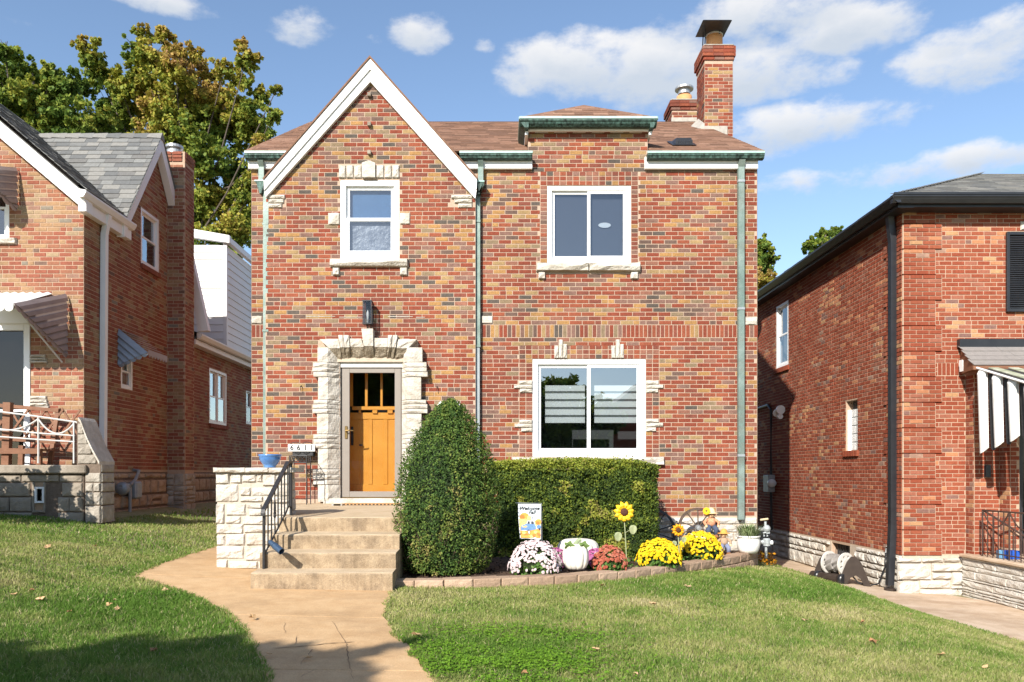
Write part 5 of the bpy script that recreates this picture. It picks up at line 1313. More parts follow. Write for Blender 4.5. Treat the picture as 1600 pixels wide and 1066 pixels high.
def side_awn():
    y0, y1 = 13.95, 14.75; zt_, zb_ = PZ(514, 13.98), 2.02; xo = XC + .52; zo = 2.12
    for k in range(5):   # end wing facing the street
        t0, t1 = k / 5, (k + 1) / 5
        m = MB(); A = lambda t: V(XC + .01, y0, zt_ + (zb_ - .1 - zt_) * t); Bq = lambda t: V(xo + (XC - xo) * t * .0 + (XC + .02 - xo) * t, y0 + .0, zo - (.02) + (zb_ - .12 - zo) * t)
        p = [A(t0), A(t1), Bq(t1), Bq(t0)]
        p = [p[0] + V(0, -.0, 0), p[1] + V(0, -.045, 0), p[2] + V(0, -.045, 0), p[3]]; m.prism(p, (0, .012, 0)); c = (p[2] + p[3]) / 2; r = (p[2] - p[3]).length / 2
        fan = [c + V(r * math.cos(q), -.004, -r * math.sin(q)) for q in [math.pi * i / 6 for i in range(7)]]; m.prism(fan, (0, .008, 0))
        m.build('slat', M_AWNB, AWS)
    for k in range(6):   # sloping louvre slats
        t = k / 6; t2 = t + .14
        m = MB(); m.hexa([V(XC + (xo - XC) * t, y0, zt_ + (zo - zt_) * t - .01), V(XC + (xo - XC) * t, y1, zt_ + (zo - zt_) * t - .01), V(XC + (xo - XC) * t2, y1, zt_ + (zo - zt_) * t2 + .02), V(XC + (xo - XC) * t2, y0, zt_ + (zo - zt_) * t2 + .02)] +
                         [V(XC + (xo - XC) * t, y0, zt_ + (zo - zt_) * t), V(XC + (xo - XC) * t, y1, zt_ + (zo - zt_) * t), V(XC + (xo - XC) * t2, y1, zt_ + (zo - zt_) * t2 + .03), V(XC + (xo - XC) * t2, y0, zt_ + (zo - zt_) * t2 + .03)])
        m.build('slat', M_AWN, AWS)
    m = MB()
    for k in range(7):
        ya = y0 + (y1 - y0) * k / 7; yb = ya + (y1 - y0) / 7
        m.prism([V(xo, ya, zo + .03), V(xo, yb, zo + .03), V(xo, yb, zo - .05), V(xo, (ya + yb) / 2, zo - .1), V(xo, ya, zo - .05)], (.008, 0, 0))
    m.build('valance', M_AWN, AWS)
side_awn()
# porch: stained concrete deck on stone blocks, curved wing wall
PY = 11.92; PXR = PX(133, PY)
m = MB(); m.bbox(-12.4, PXR - .03, PY + .03, 12.79, -1.0, .0, .01); PO = m.build('porch_base', M_GROUTD, HL)
FP = Frame('x', PY + .03, -1)
bw = (PX(50, PY), PX(88, PY), PZ(801, PY), PZ(754, PY))
rects = []
for zz, hh in ((-.78, .21), (-.565, .22), (-.34, .21), (-.125, .12)):
    u = -10.2 + R.uniform(0, .3)
    while u < PXR - .05:
        l = min(R.uniform(.35, .75), PXR - .04 - u); 
        if l < .1: break
        a, b = u, u + l
        if not (a < bw[1] and b > bw[0] and zz < bw[3] and zz + hh > bw[2]): rects.append((a, zz, l - .012, hh - .012))
        else:
            if a < bw[0] - .1: rects.append((a, zz, bw[0] - a - .012, hh - .012))
            if b > bw[1] + .1: rects.append((bw[1] + .012, zz, b - bw[1] - .012, hh - .012))
        u += l
stones(PO, FP, rects, M_PORCHC, .03, .12, 'porch_block')
m = MB(); m.bbox(-12.4, PXR + .03, PY - .05, 12.78, .0, .125, .015); m.build('porch_slab', M_PORCHC, PO)
m = MB()
for a in ((bw[0], bw[0] + .03, bw[2], bw[3]), (bw[1] - .2, bw[1] - .17, bw[2], bw[3])): m.bbox(a[0], a[1], PY + .0, PY + .05, a[2], a[3], .003)
m.bbox(bw[0] + .03, bw[1] - .2, PY + .0, PY + .05, bw[2], bw[2] + .03, .003); BW = m.build('basement_window', M_PORCHC, PO)
m = MB(); m.box(bw[0] + .03, bw[1] - .2, PY + .026, PY + .028, bw[2] + .03, bw[3]); m.build('board', M_BROWNC, BW)
m = MB()
for a in ((.02, .05, .14, .38), (.13, .16, .14, .38), (.05, .13, .14, .17), (.05, .13, .35, .38)): m.bbox(bw[0] + a[0] + .02, bw[0] + a[1] + .02, PY - .01, PY + .026, bw[2] + a[2], bw[2] + a[3], .003)
m.build('vent_frame', M_VINYL, BW)
m = MB(); m.box(bw[0] + .07, bw[0] + .15, PY + .01, PY + .02, bw[2] + .17, bw[2] + .35); m.build('pane', M_GLASSD, BW)
wing = [(120, 658), (124, 655), (128, 660), (133, 674), (138, 687), (145, 702), (152, 715), (157, 724)]
FWg = Frame('x', PY + .02, -1)
m = MB(); m.prism([P(x, z, PY + .02) for x, z in wing] + [P(157, 812, PY + .02), P(133, 812, PY + .02), P(133, 728, PY + .02), P(120, 728, PY + .02)], (0, .42, 0)); WG = m.build('wing_wall', M_GROUTD, HL)
x1w = PX(157, PY + .02); fside = Frame('y', x1w, 1)
rr = []
zz = -.74
for h in (.27, .2, .14, .15):
    xa, xb = PXR + .0, x1w
    if R.random() < .5: rr += [(xa, zz, (xb - xa) * .55 - .012, h - .014), (xa + (xb - xa) * .55, zz, (xb - xa) * .45, h - .014)]
    else: rr += [(xa, zz, xb - xa, h - .014)]
    zz += h
stones(WG, FWg, rr, M_STONED, .03, .25, 'wing_stone')
for zz, za, pa, pb in ((.145, .28, 121, 150), (.285, .43, 121, 143), (.435, .58, 121, 136), (.585, .74, 121, 130)):
    stones(WG, FWg, [(PX(pa, PY), zz, PX(pb, PY) - PX(pa, PY), za - zz - .0)], M_STONED, .03, .25, 'wing_stone')
zz = -.74
for h in (.27, .2, .14, .15, .13): stones(WG, fside, [(PY + .03, zz, .39, h - .014)], M_STONED, .03, .25, 'wing_stone'); zz += h
m = MB()
for (a, b), (c, d_) in zip(wing[1:-1], wing[2:]):
    p, q = P(a, b, PY), P(c, d_, PY); m.hexa([p + V(0, -.04, -.02), q + V(0, -.04, -.02), q + V(0, .44, -.02), p + V(0, .44, -.02), p + V(0, -.04, .03), q + V(0, -.04, .03), q + V(0, .44, .03), p + V(0, .44, .03)])
m.build('curved_coping', M_STONE, WG)
# white porch railing
yq = 11.98
RA = thing('porch_railing', 'white iron railing with drooping swags on the left porch edge', 'railing', (-7, yq, .13))
def seg(mb, pts, r=.012, n=6): mb.tube([P(x, z, yq) for x, z in pts], r, n)
m = MB(); seg(m, [(-60, 637), (0, 643.5), (60, 651), (118, 659.5), (124, 662)], .014); m.build('top_rail', M_RAILW, RA)
m = MB(); seg(m, [(-60, 664), (0, 670.5), (60, 677), (117, 681)]); m.build('middle_rail', M_RAILW, RA)
m = MB(); seg(m, [(-60, 677), (0, 682.5), (60, 687), (117, 690.5)]); m.build('lower_rail', M_RAILW, RA)
for x, z0 in ((-55, 638), (60, 652), (115.5, 660)):
    m = MB(); seg(m, [(x, z0), (x, 724)], .016); m.build('post', M_RAILW, RA)
for xa, xb, za, zb_ in ((-55, 60, 641, 655), (60, 115.5, 655, 662)):
    m = MB(); seg(m, [(xa + (xb - xa) * t, za + (zb_ - za) * t + (24 if xb == 60 else 19) * (1 - (2 * t - 1) ** 2)) for t in [i / 12 for i in range(13)]], .013); m.build('swag', M_RAILW, RA)
# wooden bench on the porch
BN = thing('bench', 'brown wooden bench with lattice back on the left house porch', 'bench', (-7.3, 12.3, .13))
m = MB()
bx0, bx1 = -8.0, PX(82, 12.35)
def bar3(mb, a, b, w, t):
    a, b = V(*a), V(*b); d = (b - a).normalized(); s = d.cross(V(0, 1, 0)); s = s.normalized() * w / 2 if s.length > .01 else V(w / 2, 0, 0); n = V(0, t / 2, 0)
    mb.hexa([a - s - n, a + s - n, a + s + n, a - s + n, b - s - n, b + s - n, b + s + n, b - s + n])
def bpart(nm, *bars):
    m = MB()
    for a, b, w, t in bars: bar3(m, a, b, w, t)
    return m.build(nm, M_BENCH, BN)
bpart('top_rail', ((bx0, 12.52, 1.08), (bx1 + .02, 12.5, .98), .055, .05)); bpart('back_rail', ((bx0, 12.45, .56), (bx1, 12.45, .50), .07, .04))
for k in range(5):
    x = bx0 + .1 + k * .27
    bpart('lattice', ((x, 12.47, .56), (x + .3, 12.5, .99), .03, .018)); bpart('lattice', ((x + .3, 12.49, .55), (x, 12.52, 1.02), .03, .018))
for x in (bx1 - .03,): bpart('back_post', ((x - .05, 12.42, .13), (x + .03, 12.52, 1.02), .06, .05))
bpart('leg', ((PX(10, 12.1), 12.1, .13), (PX(13, 12.1), 12.1, 1.07), .11, .09)); bpart('leg', ((PX(33, 12.05), 12.05, .13), (PX(34, 12.05), 12.05, .42), .07, .06)); bpart('leg', ((bx1 - .06, 12.1, .13), (bx1 - .06, 12.1, .35), .07, .06))
for k in range(4): bpart('seat_slat', ((bx0, 12.08 + k * .09, .37 + .0 * k), (bx1, 12.08 + k * .09, .36), .03, .075))
bpart('seat_rail', ((bx0 + .5, 12.03, .33), (bx1, 12.03, .33), .07, .03))
# gas meter by the left house
GM = thing('gas_meter', 'small grey gas meter and pipes by the left house side wall', 'gas meter', (-6.45, 14.2, -.7))
m = MB(); xg = -6.48
m.tube([(xg, 14.1, -.8), (xg, 14.1, -.25), (xg, 14.05, -.2), (xg, 13.8, -.2), (xg, 13.75, -.22)], .03, 8); m.tube([(xg, 14.1, -.2), (xg, 14.3, -.12), (xg, 14.45, .05), (xg - .12, 14.5, .06)], .03, 8); m.build('pipe', M_METER, GM)
m = MB(); m.lathe((xg, 13.82, -.26), [(.001, -.07), (.1, -.06), (.12, 0), (.1, .06), (.001, .07)], 14, axis=V(0, 1, 0)); m.build('regulator', M_METER, GM, smooth=True)
m = MB(); m.bbox(xg - .08, xg + .08, 14.18, 14.42, -.45, -.14, .03); m.build('meter_body', M_METER, GM)

# ------------------------------------------------------------------ house on the right
HR = thing('brick_house', 'plain orange red brick house with black gutters and striped awning, right edge', 'house', (8, 17, -1.95))
XQ = PX(1411, 12.8); FR = Frame('x', 12.8, -1); FRS = Frame('y', XQ, -1)
yy = lambda px: XQ * F / (px - CX)           # depth of a pixel column on the side wall
rwin = (yy(1232), yy(1213), PZ(574, yy(1222)), PZ(474, yy(1222))); rgl = (yy(1340), yy(1322), PZ(704, yy(1330)), PZ(626, yy(1330)))
rbw = (yy(1329), yy(1300), -2.2, -1.33)
rsh = (PX(1574, 12.74), PX(1608, 12.74), PZ(487, 12.74), PZ(362, 12.74))
EZ = 4.22
m = MB(); wall_face(m, FR, [(-2.1, XQ, 13), (EZ, XQ, 13)], [], .1)
wall_face(m, FRS, [(-2.2, 12.8, 25), (EZ, 12.8, 25)], [rwin, rgl, rbw], .14)
m.quad((XQ, 25, -2.2), (13, 25, -2.2), (13, 25, EZ), (XQ, 25, EZ)); m.quad((13, 12.8, -2.2), (13, 25, -2.2), (13, 25, EZ), (13, 12.8, EZ))
EY = 12.57; EX0 = PX(1509, 12.8); EX1 = PX(1562, EY); FE = Frame('x', EY, -1); FEL = Frame('y', EX0, -1); FE2 = Frame('x', EY - .26, -1); FE2L = Frame('y', EX1, -1)
ZA = PZ(543, 12.8); ZE_ = PZ(560, EY); ZE2 = PZ(571, 12.16) - .03
m.quad((EX0, EY, -2.1), (EX1, EY, -2.1), (EX1, EY, ZE_), (EX0, EY, ZE_)); m.quad((EX0, EY, -2.1), (EX0, 12.8, -2.1), (EX0, 12.8, ZE_), (EX0, EY, ZE_))
m.quad((EX1, EY - .26, -2.1), (EX1 + .14, EY - .26, -2.1), (EX1 + .14, EY - .26, ZE2), (EX1, EY - .26, ZE2)); m.quad((EX1, EY - .26, -2.1), (EX1, EY, -2.1), (EX1, EY, ZE2), (EX1, EY - .26, ZE2))
m.build('wall', M_MORTAR_R, HR)
BKR = Bricks(None)
zf = PZ(868, 12.8)
sold = (PX(1465, 12.8), PX(1506, 12.8), PZ(587, 12.8), PZ(567, 12.8))
def trr(u, z):
    n = float(vnoise(np.array(u * 1.7 + 13), np.array(z * 3.1 + 27), 28)); return min(.999, max(0, R.random() + (n - .62) * .5))
BKR.lay(FR, XQ, 12.0, zf, EZ + .03, [sold, (EX0, 12.9, -3, ZA)], hidden=lambda u, z: u > 8.35, tint=trr, hprob=.1)
for u in np.arange(sold[0], sold[1] - .04, CR): BKR.put(FR, u + MJ / 2, sold[2] + MJ / 2, CR - MJ, sold[3] - sold[2] - MJ, tint=R.uniform(0, .3))
BKR.lay(FE, EX0, EX1, zf, ZE_, hidden=lambda u, z: True, tint=trr); BKR.lay(FEL, EY, 12.8, zf, ZE_, hidden=lambda u, z: True, tint=trr)
BKR.lay(FE2, EX1, EX1 + .14, -1.2, ZE2, hidden=lambda u, z: True, tint=trr); BKR.lay(FE2L, EY - .26, EY, -1.2, ZE2, hidden=lambda u, z: True, tint=trr)
BKR.lay(FRS, 12.8, 24.6, zf, EZ, [rwin, rgl, rbw], hidden=lambda u, z: u > 13.6, tint=trr, hprob=.14)
# corner quoins: every block of six courses stands out a little
z = zf; k = 0
while z < EZ - .2:
    n = 6; L = BL * (2.5 if k % 2 else 3.0); zt_ = min(z + n * CR, EZ)
    q = Bricks(None)
    for j in range(int(round((zt_ - z) / CR))):
        zz = z + j * CR + MJ / 2; off = BL / 2 if j % 2 else BL
        u = XQ; 
        while u < XQ + L - .03:
            l = min(off if u == XQ else BL, XQ + L - u); BKR.put(FR, u, zz, l - MJ, CR - MJ, .032, trr(u, zz), True); u += l
        u = 12.8
        while u < 12.8 + L - .03:
            l = min((BL if j % 2 else BL / 2) if u == 12.8 else BL, 12.8 + L - u); BKR.put(FRS, u, zz, l - MJ, CR - MJ, .028, trr(u + 9, zz), True); u += l
    mq = MB(); mq.box(XQ - .018, XQ + L, 12.8 - .022, 12.8 + .0, z + .014, zt_ - .012); mq.box(XQ - .018, XQ + .0, 12.8, 12.8 + L, z + .014, zt_ - .012); mq.build('quoin_bed', M_MORTAR_R, HR)
    z += n * CR; k += 1
BKR.build(HR, M_BRICK_R, skirt=.02)
# foundation: rough whitish stones
m = MB(); m.box(XQ - .012, EX0 + .02, 12.79, 12.8, -2.2, zf + .004); m.box(XQ - .012, XQ, 12.8, rbw[0], -2.4, zf + .004); m.box(XQ - .012, XQ, rbw[1], 24.6, -2.4, zf + .004); m.box(XQ - .012, XQ, rbw[0], rbw[1], -2.4, -1.76); m.build('foundation_grout', M_GROUT, HR)
fst = [(1399.5, 1436, 872.5, 879), (1438, 1470, 872.5, 878.5), (1472, 1496, 872.5, 878), (1498, 1506, 872.5, 877.5), (1400, 1451, 881, 906), (1453.5, 1505, 881, 893), (1453.5, 1483.5, 895.5, 905), (1485.5, 1505, 895, 914), (1400, 1432.5, 908.5, 932), (1435.5, 1482, 907.5, 919.5), (1483, 1505, 916, 920), (1435.5, 1493, 921.5, 934), (1495, 1505, 922, 932)]
stones(HR, Frame('x', 12.79, -1), [(PX(a, 12.75) + .04, PZ(d_, 12.75), PX(b, 12.75) - PX(a, 12.75), PZ(c, 12.75) - PZ(d_, 12.75)) for a, b, c, d_ in fst], M_STONEW, .06, .3, 'foundation_stone')
stones(HR, Frame('y', XQ - .012, -1), [r for r in ashlar(12.8, 21.5, -2.05, zf, [.1, .15, .2, .26], .22, .6, .022) if not (r[0] + r[2] > rbw[0] and r[0] < rbw[1] and r[1] + r[3] > -1.75)], M_STONEW, .05, .3, 'foundation_stone')
m = MB(); m.box(XQ + .1, XQ + .5, rbw[0] - .2, rbw[1] + .2, -2.2, zf); m.build('dark_basement', M_ROOM, HR)
m = MB()
for u in np.arange(rbw[0] + .1, rbw[1], .12): m.box(XQ + .07, XQ + .085, u, u + .02, -1.75, zf)
m.build('basement_bars', M_IRON, HR)
# side windows
w, _ = window(HR, FRS, *rwin, 'hung', M_GLASS, fw=.07, set_in=.0)
for h in (rwin, rgl):
    bs = MB()
    for u in np.arange(h[0] - .06, h[1] + .04, CR): bs.tint = R.uniform(0, .5); bs.bbox(XQ - .045, XQ, u, u + CR - MJ, h[2] - .11, h[2] - .005, .004)
    bs.build('brick_sill', M_BRICK_R, HR)
gb = bpy.data.objects.new('glass_block_window', None); link(gb, HR, (XQ, rgl[0], rgl[2]))
nb = 6
for j in range(nb):
    for i in range(2):
        u0 = rgl[0] + .07 + (rgl[1] - rgl[0] - .1) * i / 2; du = (rgl[1] - rgl[0] - .1) / 2; z0 = rgl[2] + (rgl[3] - rgl[2]) * j / nb; dz = (rgl[3] - rgl[2]) / nb
        if j == nb - 1: continue
        m = MB(); m.bbox(XQ + .07, XQ + .13, u0 + .004, u0 + du - .004, z0 + .004, z0 + dz - .004, .012); m.build('glass_block', M_GLBK, gb)
m = MB(); m.box(XQ + .02, XQ + .12, rgl[1] - .05, rgl[1] - .002, rgl[2], rgl[3] - .16); m.build('white_jamb', M_VINYL, gb)
m = MB(); m.box(XQ + .131, XQ + .135, rgl[0], rgl[1], rgl[2], rgl[3]); m.build('dark_back', M_ROOM, gb)
# hip roof, black gutters, soffit
ge, gf, gz_ = PX(1398, 12.4), 12.4, PZ(304, 12.4)
apx = (ge + 3.41, gf + 3.41, 5.9)
m = MB(); m.add([(ge, gf, gz_), (13.5, gf, gz_), (13.5, apx[1], apx[2]), apx, (ge, 25, gz_), (apx[0], 25, apx[2])], [(0, 1, 2, 3), (0, 3, 5, 4)]); RR = m.build('roof', M_SHG, HR)
dv = V(0, apx[1] - gf, apx[2] - gz_); Lr = dv.length; nn = V(0, -dv.z, dv.y)
shingles(RR, (0, gf, gz_), (1, 0, 0), dv, nn, [(k * .14, ge + 3.41 * k * .14 / Lr, 12.5) for k in range(int(Lr / .14))], M_SHG, .14, .3, .012)
dv = V(apx[0] - ge, 0, apx[2] - gz_); nn = V(-dv.z, 0, dv.x)
shingles(RR, (ge, 0, gz_), (0, 1, 0), dv, nn, [(k * .14, gf + 3.41 * k * .14 / Lr, 24) for k in range(int(Lr / .14))], M_SHG, .14, .3, .012)
gutter(ge - .02, 13, gf + .1, gz_ + .02, .13, .14, (M_BLACK, M_BLACK), HR)
m = MB(); m.prism([V(ge + a, gf + .0, gz_ + b) for a, b in ((.1, .02), (-.03, -.01), (-.03, -.04), (.0, -.08), (.05, -.12), (.1, -.12))], (0, 12.3, 0)); m.build('side_gutter', M_BLACK, HR)
m = MB(); m.bbox(ge + .1, XQ + .02, gf + .1, 25, gz_ - .17, gz_ - .02, .004); m.bbox(ge + .102, 13, gf + .102, 12.82, gz_ - .16, gz_ - .02, .004); m.build('soffit', M_BLACK, HR)
# black downspout at the corner
px_ = XQ - .09; py_ = 13.1
d4 = pipe([(px_ - .06, 12.95, gz_ - .12), (px_ - .02, 12.98, gz_ - .3), (px_ + .02, 13.0, PZ(380, 13)), (px_ + .02, 13.0, PZ(820, 13)), (px_ - .06, 12.93, PZ(915, 12.9))], .1, .1, M_BLACK, HR)
m = MB(); m.lathe((px_ - .06, 12.92, -1.95), [(.09, 0), (.09, .1), (.07, .11)], 12); m.build('drain_collar', M_RUBBER, d4)
# louvred shutter
m = MB(); a, b, c, e = rsh
for q in ((a, a + .045, c, e), (b - .045, b, c, e), (a + .045, b - .045, c, c + .05), (a + .045, b - .045, e - .05, e)): m.bbox(q[0], q[1], 12.74, 12.785, q[2], q[3], .004)
SH = m.build('shutter', M_BLACK, HR)
for k in range(34):
    z = c + .055 + (e - c - .11) * k / 34
    m = MB(); m.hexa([V(a + .045, 12.75, z), V(b - .045, 12.75, z), V(b - .045, 12.78, z + .03), V(a + .045, 12.78, z + .03), V(a + .045, 12.75, z + .008), V(b - .045, 12.75, z + .008), V(b - .045, 12.78, z + .038), V(a + .045, 12.78, z + .038)]); m.build('louvre', M_BLACK, SH)
m = MB(); stone_shape(m, FR.p, PX(1594, 12.8), PZ(360, 12.8), .3, .14, .04); m.build('lintel_stone', M_STONE, HR)
# little shingled porch roof
q0, q1 = PX(1500, 12.7), 11.5; yb_, yf_ = 12.74, 12.16
m = MB(); m.bbox(q0, q1, 12.7, 12.79, PZ(543.5, 12.74), PZ(530, 12.74), .004); m.build('porch_roof_flashing', M_BLACK, HR)
zt0, zt1 = PZ(543, 12.72), PZ(571, 12.16); xl0, xl1 = PX(1501, 12.72), PX(1521, 12.16)
m = MB(); m.hexa([V(xl1, yf_, zt1 - .06), V(q1, yf_, zt1 - .06), V(q1, 12.72, zt1 - .06), V(xl0, 12.72, zt1 - .06), V(xl1, yf_, zt1), V(q1, yf_, zt1), V(q1, 12.72, zt0), V(xl0, 12.72, zt0)]); PR = m.build('porch_roof', M_BENCH, HR)
dv = V(0, 12.72 - yf_, zt0 - zt1); Lp = dv.length; nn = V(0, -dv.z, dv.y)
shingles(PR, (0, yf_ - .02, zt1), (1, 0, 0), dv, nn, [(k * Lp / 4, xl1 + (xl0 - xl1) * k / 4, q1) for k in range(4)], pm('grey_brown_shingle', (.22, .20, .185), (.27, .245, .225), 14, .95, .4, 200), Lp / 4, .75, .012, stuff=False)
m = MB(); m.bbox(xl1 - .02, q1, yf_ - .04, yf_ + .0, zt1 - .075, zt1 - .012, .006); m.build('wooden_fascia', M_BENCH, PR)
m = MB(); m.bbox(PX(1506, 12.6), PX(1524, 12.3), 12.2, 12.56, zt1 - .12, zt1 - .065, .01); m.build('wooden_bracket', M_BENCH, PR)
m = MB(); m.prism([P(1504, 562, 12.6), P(1518, 578, 12.6), P(1505, 580, 12.6)], (0, .1, 0)); m.build('white_gusset', M_WHITE, PR)
# black and white striped slat awning
AW = bpy.data.objects.new('striped_awning', None); link(AW, HR, (8.5, 11.8, 1))
xa_ = PX(1527, 12.15); y0a, y1a = 12.1, 10.4; zA0 = PZ(577, 12.15); slope = .32; wv = .185
def strip(k, i0, i1, mat):
    za, zb = zA0 - slope * (y0a - i0), zA0 - slope * (y0a - i1)
    ba, bb = PZ(711, 12.1) + .235 * (y0a - i0), PZ(711, 12.1) + .235 * (y0a - i1)
    m = MB(); off = -.03 if k % 2 else 0.0; b = .012
    x = xa_ + .012 * k + (.03 if k % 2 else 0)
    pts = [V(x, i0, za), V(x, i1, zb), V(x - .02, i1, zb - .06), V(x + .02, i1, bb + .03), V(x + .02, (i0 + i1) / 2, (ba + bb) / 2 - .02), V(x + .02, i0, ba + .03), V(x - .02, i0, za - .06)]
    q = [[], [], []]
    for s_ in range(7):
        t = s_ / 6; yy_ = i0 + (i1 - i0) * t; bow = (.055 if k % 2 == 0 else .0) * (1 - (2 * t - 1) ** 2); rnd = .06 * (2 * t - 1) ** 2
        zt_s = za + (zb - za) * t; zb_s = ba + (bb - ba) * t + rnd
        q[0].append(V(x - bow * .3, yy_, zt_s)); q[1].append(V(x - .02 - bow, yy_, zt_s - .07)); q[2].append(V(x + .02 - bow, yy_, zb_s))
    rows_ = q + [[p + V(.012, 0, 0) for p in q[2]], [p + V(.012, 0, 0) for p in q[0]]]
    vs = [p for r_ in rows_ for p in r_]
    m.add(vs, [(j * 7 + i, j * 7 + i + 1, (j + 1) % 5 * 7 + i + 1, (j + 1) % 5 * 7 + i) for j in range(5) for i in range(6)]); m.build('slat', mat, AW)
k = 0; y = y0a
while y > y1a + .02:
    y2 = y - wv * (1.0 if k % 2 == 0 else .72); strip(k, y, max(y2, y1a), M_AWNW if k % 2 == 0 else M_AWNK); y = y2; k += 1
for k in range(24):
    x0 = xa_ + k * .15; z1a = zA0 - slope * (y0a - y1a)
    m = MB(); dzz = .02 * (k % 2); m.hexa([V(x0, y1a, z1a + dzz), V(x0 + .15, y1a, z1a + dzz), V(x0 + .15, y0a + .05, zA0 + dzz), V(x0, y0a + .05, zA0 + dzz), V(x0, y1a, z1a + dzz + .012), V(x0 + .15, y1a, z1a + dzz + .012), V(x0 + .15, y0a + .05, zA0 + dzz + .012), V(x0, y0a + .05, zA0 + dzz + .012)]); m.build('slat', M_AWNG if k % 2 else M_AWNK, AW)
m = MB(); m.tube([V(xa_ - .02, y0a + .04, zA0 + .02), V(xa_ - .02, y1a, zA0 - slope * (y0a - y1a) + .02)], .018, 6); m.tube([V(xa_ - .02, y0a + .04, zA0 + .03), V(11, y0a + .04, zA0 + .03)], .018, 6); m.build('edge_trim', M_WHITE, AW)
# dark entry door
m = MB(); m.box(EX1 + .14, 11, EY - .1, EY - .08, -1.2, 1.52); m.build('door_pane', M_GLASSD, HR)
m = MB(); m.box(EX1 + .14, 11, EY + .3, EY + .32, -1.2, 1.52); m.build('dark_hall', M_ROOM, HR)
m = MB(); m.bbox(EX1 + .14, EX1 + .24, EY - .2, EY - .06, -1.2, 1.52, .004); m.bbox(EX1 + .24, 11, EY - .19, EY - .07, -.98, -.92, .004); m.build('door_frame', M_BLACK, HR)
m = MB(); m.bbox(PX(1539, EY - .04), PX(1547, EY - .04), EY - .07, EY - .01, PZ(746, EY), PZ(727, EY), .006); m.build('doorbell_box', M_BLACK, HR)
# right porch of thin ledge stones
PXw = PX(1505, 12.7); pz = PZ(866, 12.6)
m = MB(); m.box(PXw + .01, 12, 8.4, 12.75, -2.2, pz - .05); RP = m.build('porch_base', M_GROUTD, HR)
FPR = Frame('y', PXw + .01, -1)
rects = []; z = -2.03
while z < pz - .06:
    h = R.choice([.035, .05, .075, .1, .12]); h = min(h, pz - .05 - z); u = 8.4
    while u < 12.7: l = min(R.uniform(.3, .9), 12.72 - u); rects.append((u, z, l - .005, h - .005)); u += l
    z += h
rects = [r for r in rects if r[2] > .05 and r[3] > .012 and r[0] + r[2] > 10.2]
stones(RP, FPR, rects, M_STONEW, .03, .3, 'ledge_stone')
m = MB(); m.bbox(PXw - .06, 12, 8.4, 12.72, pz - .05, pz + .0, .012); m.build('porch_slab', M_WALK2, RP)
RI = thing('porch_railing', 'brown iron railing with drooping swags on the right house porch', 'railing', (7.6, 11.5, pz))
xr0 = PX(1532, 12.35); rt = PZ(797, 12.35)
def rl(nm, *tubes, mat=M_RAILB):
    m = MB()
    for pts, r in tubes: m.tube(pts, r, 6)
    return m.build(nm, mat, RI)
rl('top_rail', ([(xr0, 12.3, rt), (xr0, 10.5, rt)], .014)); rl('bottom_rail', ([(xr0, 12.3, pz + .07), (xr0, 10.5, pz + .07)], .01))
for k, y in enumerate(np.arange(12.3, 10.5, -.13)): rl('post' if k % 5 == 0 else 'baluster', ([(xr0, y, pz), (xr0, y, rt)], .014 if k % 5 == 0 else .009))
for k in range(2):
    a = 12.3 - k * .65; rl('swag', ([(xr0, a - .65 * t, rt - .24 * (1 - (2 * t - 1) ** 2)) for t in [i / 10 for i in range(11)]], .011))
rl('stair_rail', ([(xr0, 12.28, rt), (xr0 + .75, 12.2, rt - .5)], .016), ([(xr0 + .75, 12.2, rt - .5), (xr0 + .75, 12.2, pz)], .014)); 
for t in (.2, .4, .6, .8): rl('baluster', ([(xr0 + .75 * t, 12.26, rt - .5 * t), (xr0 + .75 * t, 12.26, pz)], .009))
m = MB(); xb_ = PX(1578, 11.9); m.bbox(xb_ - .07, xb_ + .09, 11.8, 11.95, pz, pz + .13, .01); tag(m.build('plastic_box', M_BLUEP), 'small dark blue box on the right house porch floor', 'box')
m = MB(); xb_ = PX(1566, 11.98); m.bbox(xb_ - .05, xb_ + .04, 11.92, 12.05, pz, pz + .12, .008); tag(m.build('plastic_box', M_LBLUE), 'pale light blue box beside the dark blue one on the right porch', 'box')
# utility meter, conduit, floodlight, spigot on the side wall
um = bpy.data.objects.new('utility_meter', None); link(um, HR, (XQ, yy(1210), .1))
ym_ = yy(1208)
m = MB(); m.bbox(XQ - .17, XQ - .01, ym_ - .17, ym_ + .2, PZ(769, ym_), PZ(742, ym_), .01); m.build('meter_box', M_METER, um)
m = MB(); m.lathe((XQ - .1, ym_ - .16, PZ(755, ym_)), [(.1, 0), (.1, -.05), (.085, -.12), (.001, -.14)], 14, axis=V(0, 1, 0)); m.build('meter_dome', M_GLOB, um, smooth=True)
m = MB(); m.tube([(XQ - .05, ym_, PZ(742, ym_)), (XQ - .05, ym_, PZ(640, ym_)), (XQ - .05, ym_ + .2, PZ(632, ym_)), (XQ - .05, ym_ + 1.5, PZ(634, ym_)), (XQ - .05, ym_ + 1.8, PZ(610, ym_))], .035, 8); m.tube([(XQ - .05, ym_, PZ(769, ym_)), (XQ - .05, ym_ - .03, PZ(828, ym_))], .03, 8); m.build('conduit', M_BLACK, um)
yfl = yy(1226); m = MB(); zfl = PZ(644, yfl)
m.lathe((XQ - .1, yfl - .05, zfl + .05), [(.001, 0), (.1, .0), (.1, .06), (.05, .16), (.001, .2)], 14, axis=V(0, 1, 0)); m.lathe((XQ - .12, yfl + .15, zfl - .02), [(.001, 0), (.09, .0), (.09, .06), (.05, .16), (.001, .2)], 14, axis=V(.3, .8, .3)); m.bbox(XQ - .1, XQ - .005, yfl + .1, yfl + .22, zfl - .06, zfl + .06, .02)
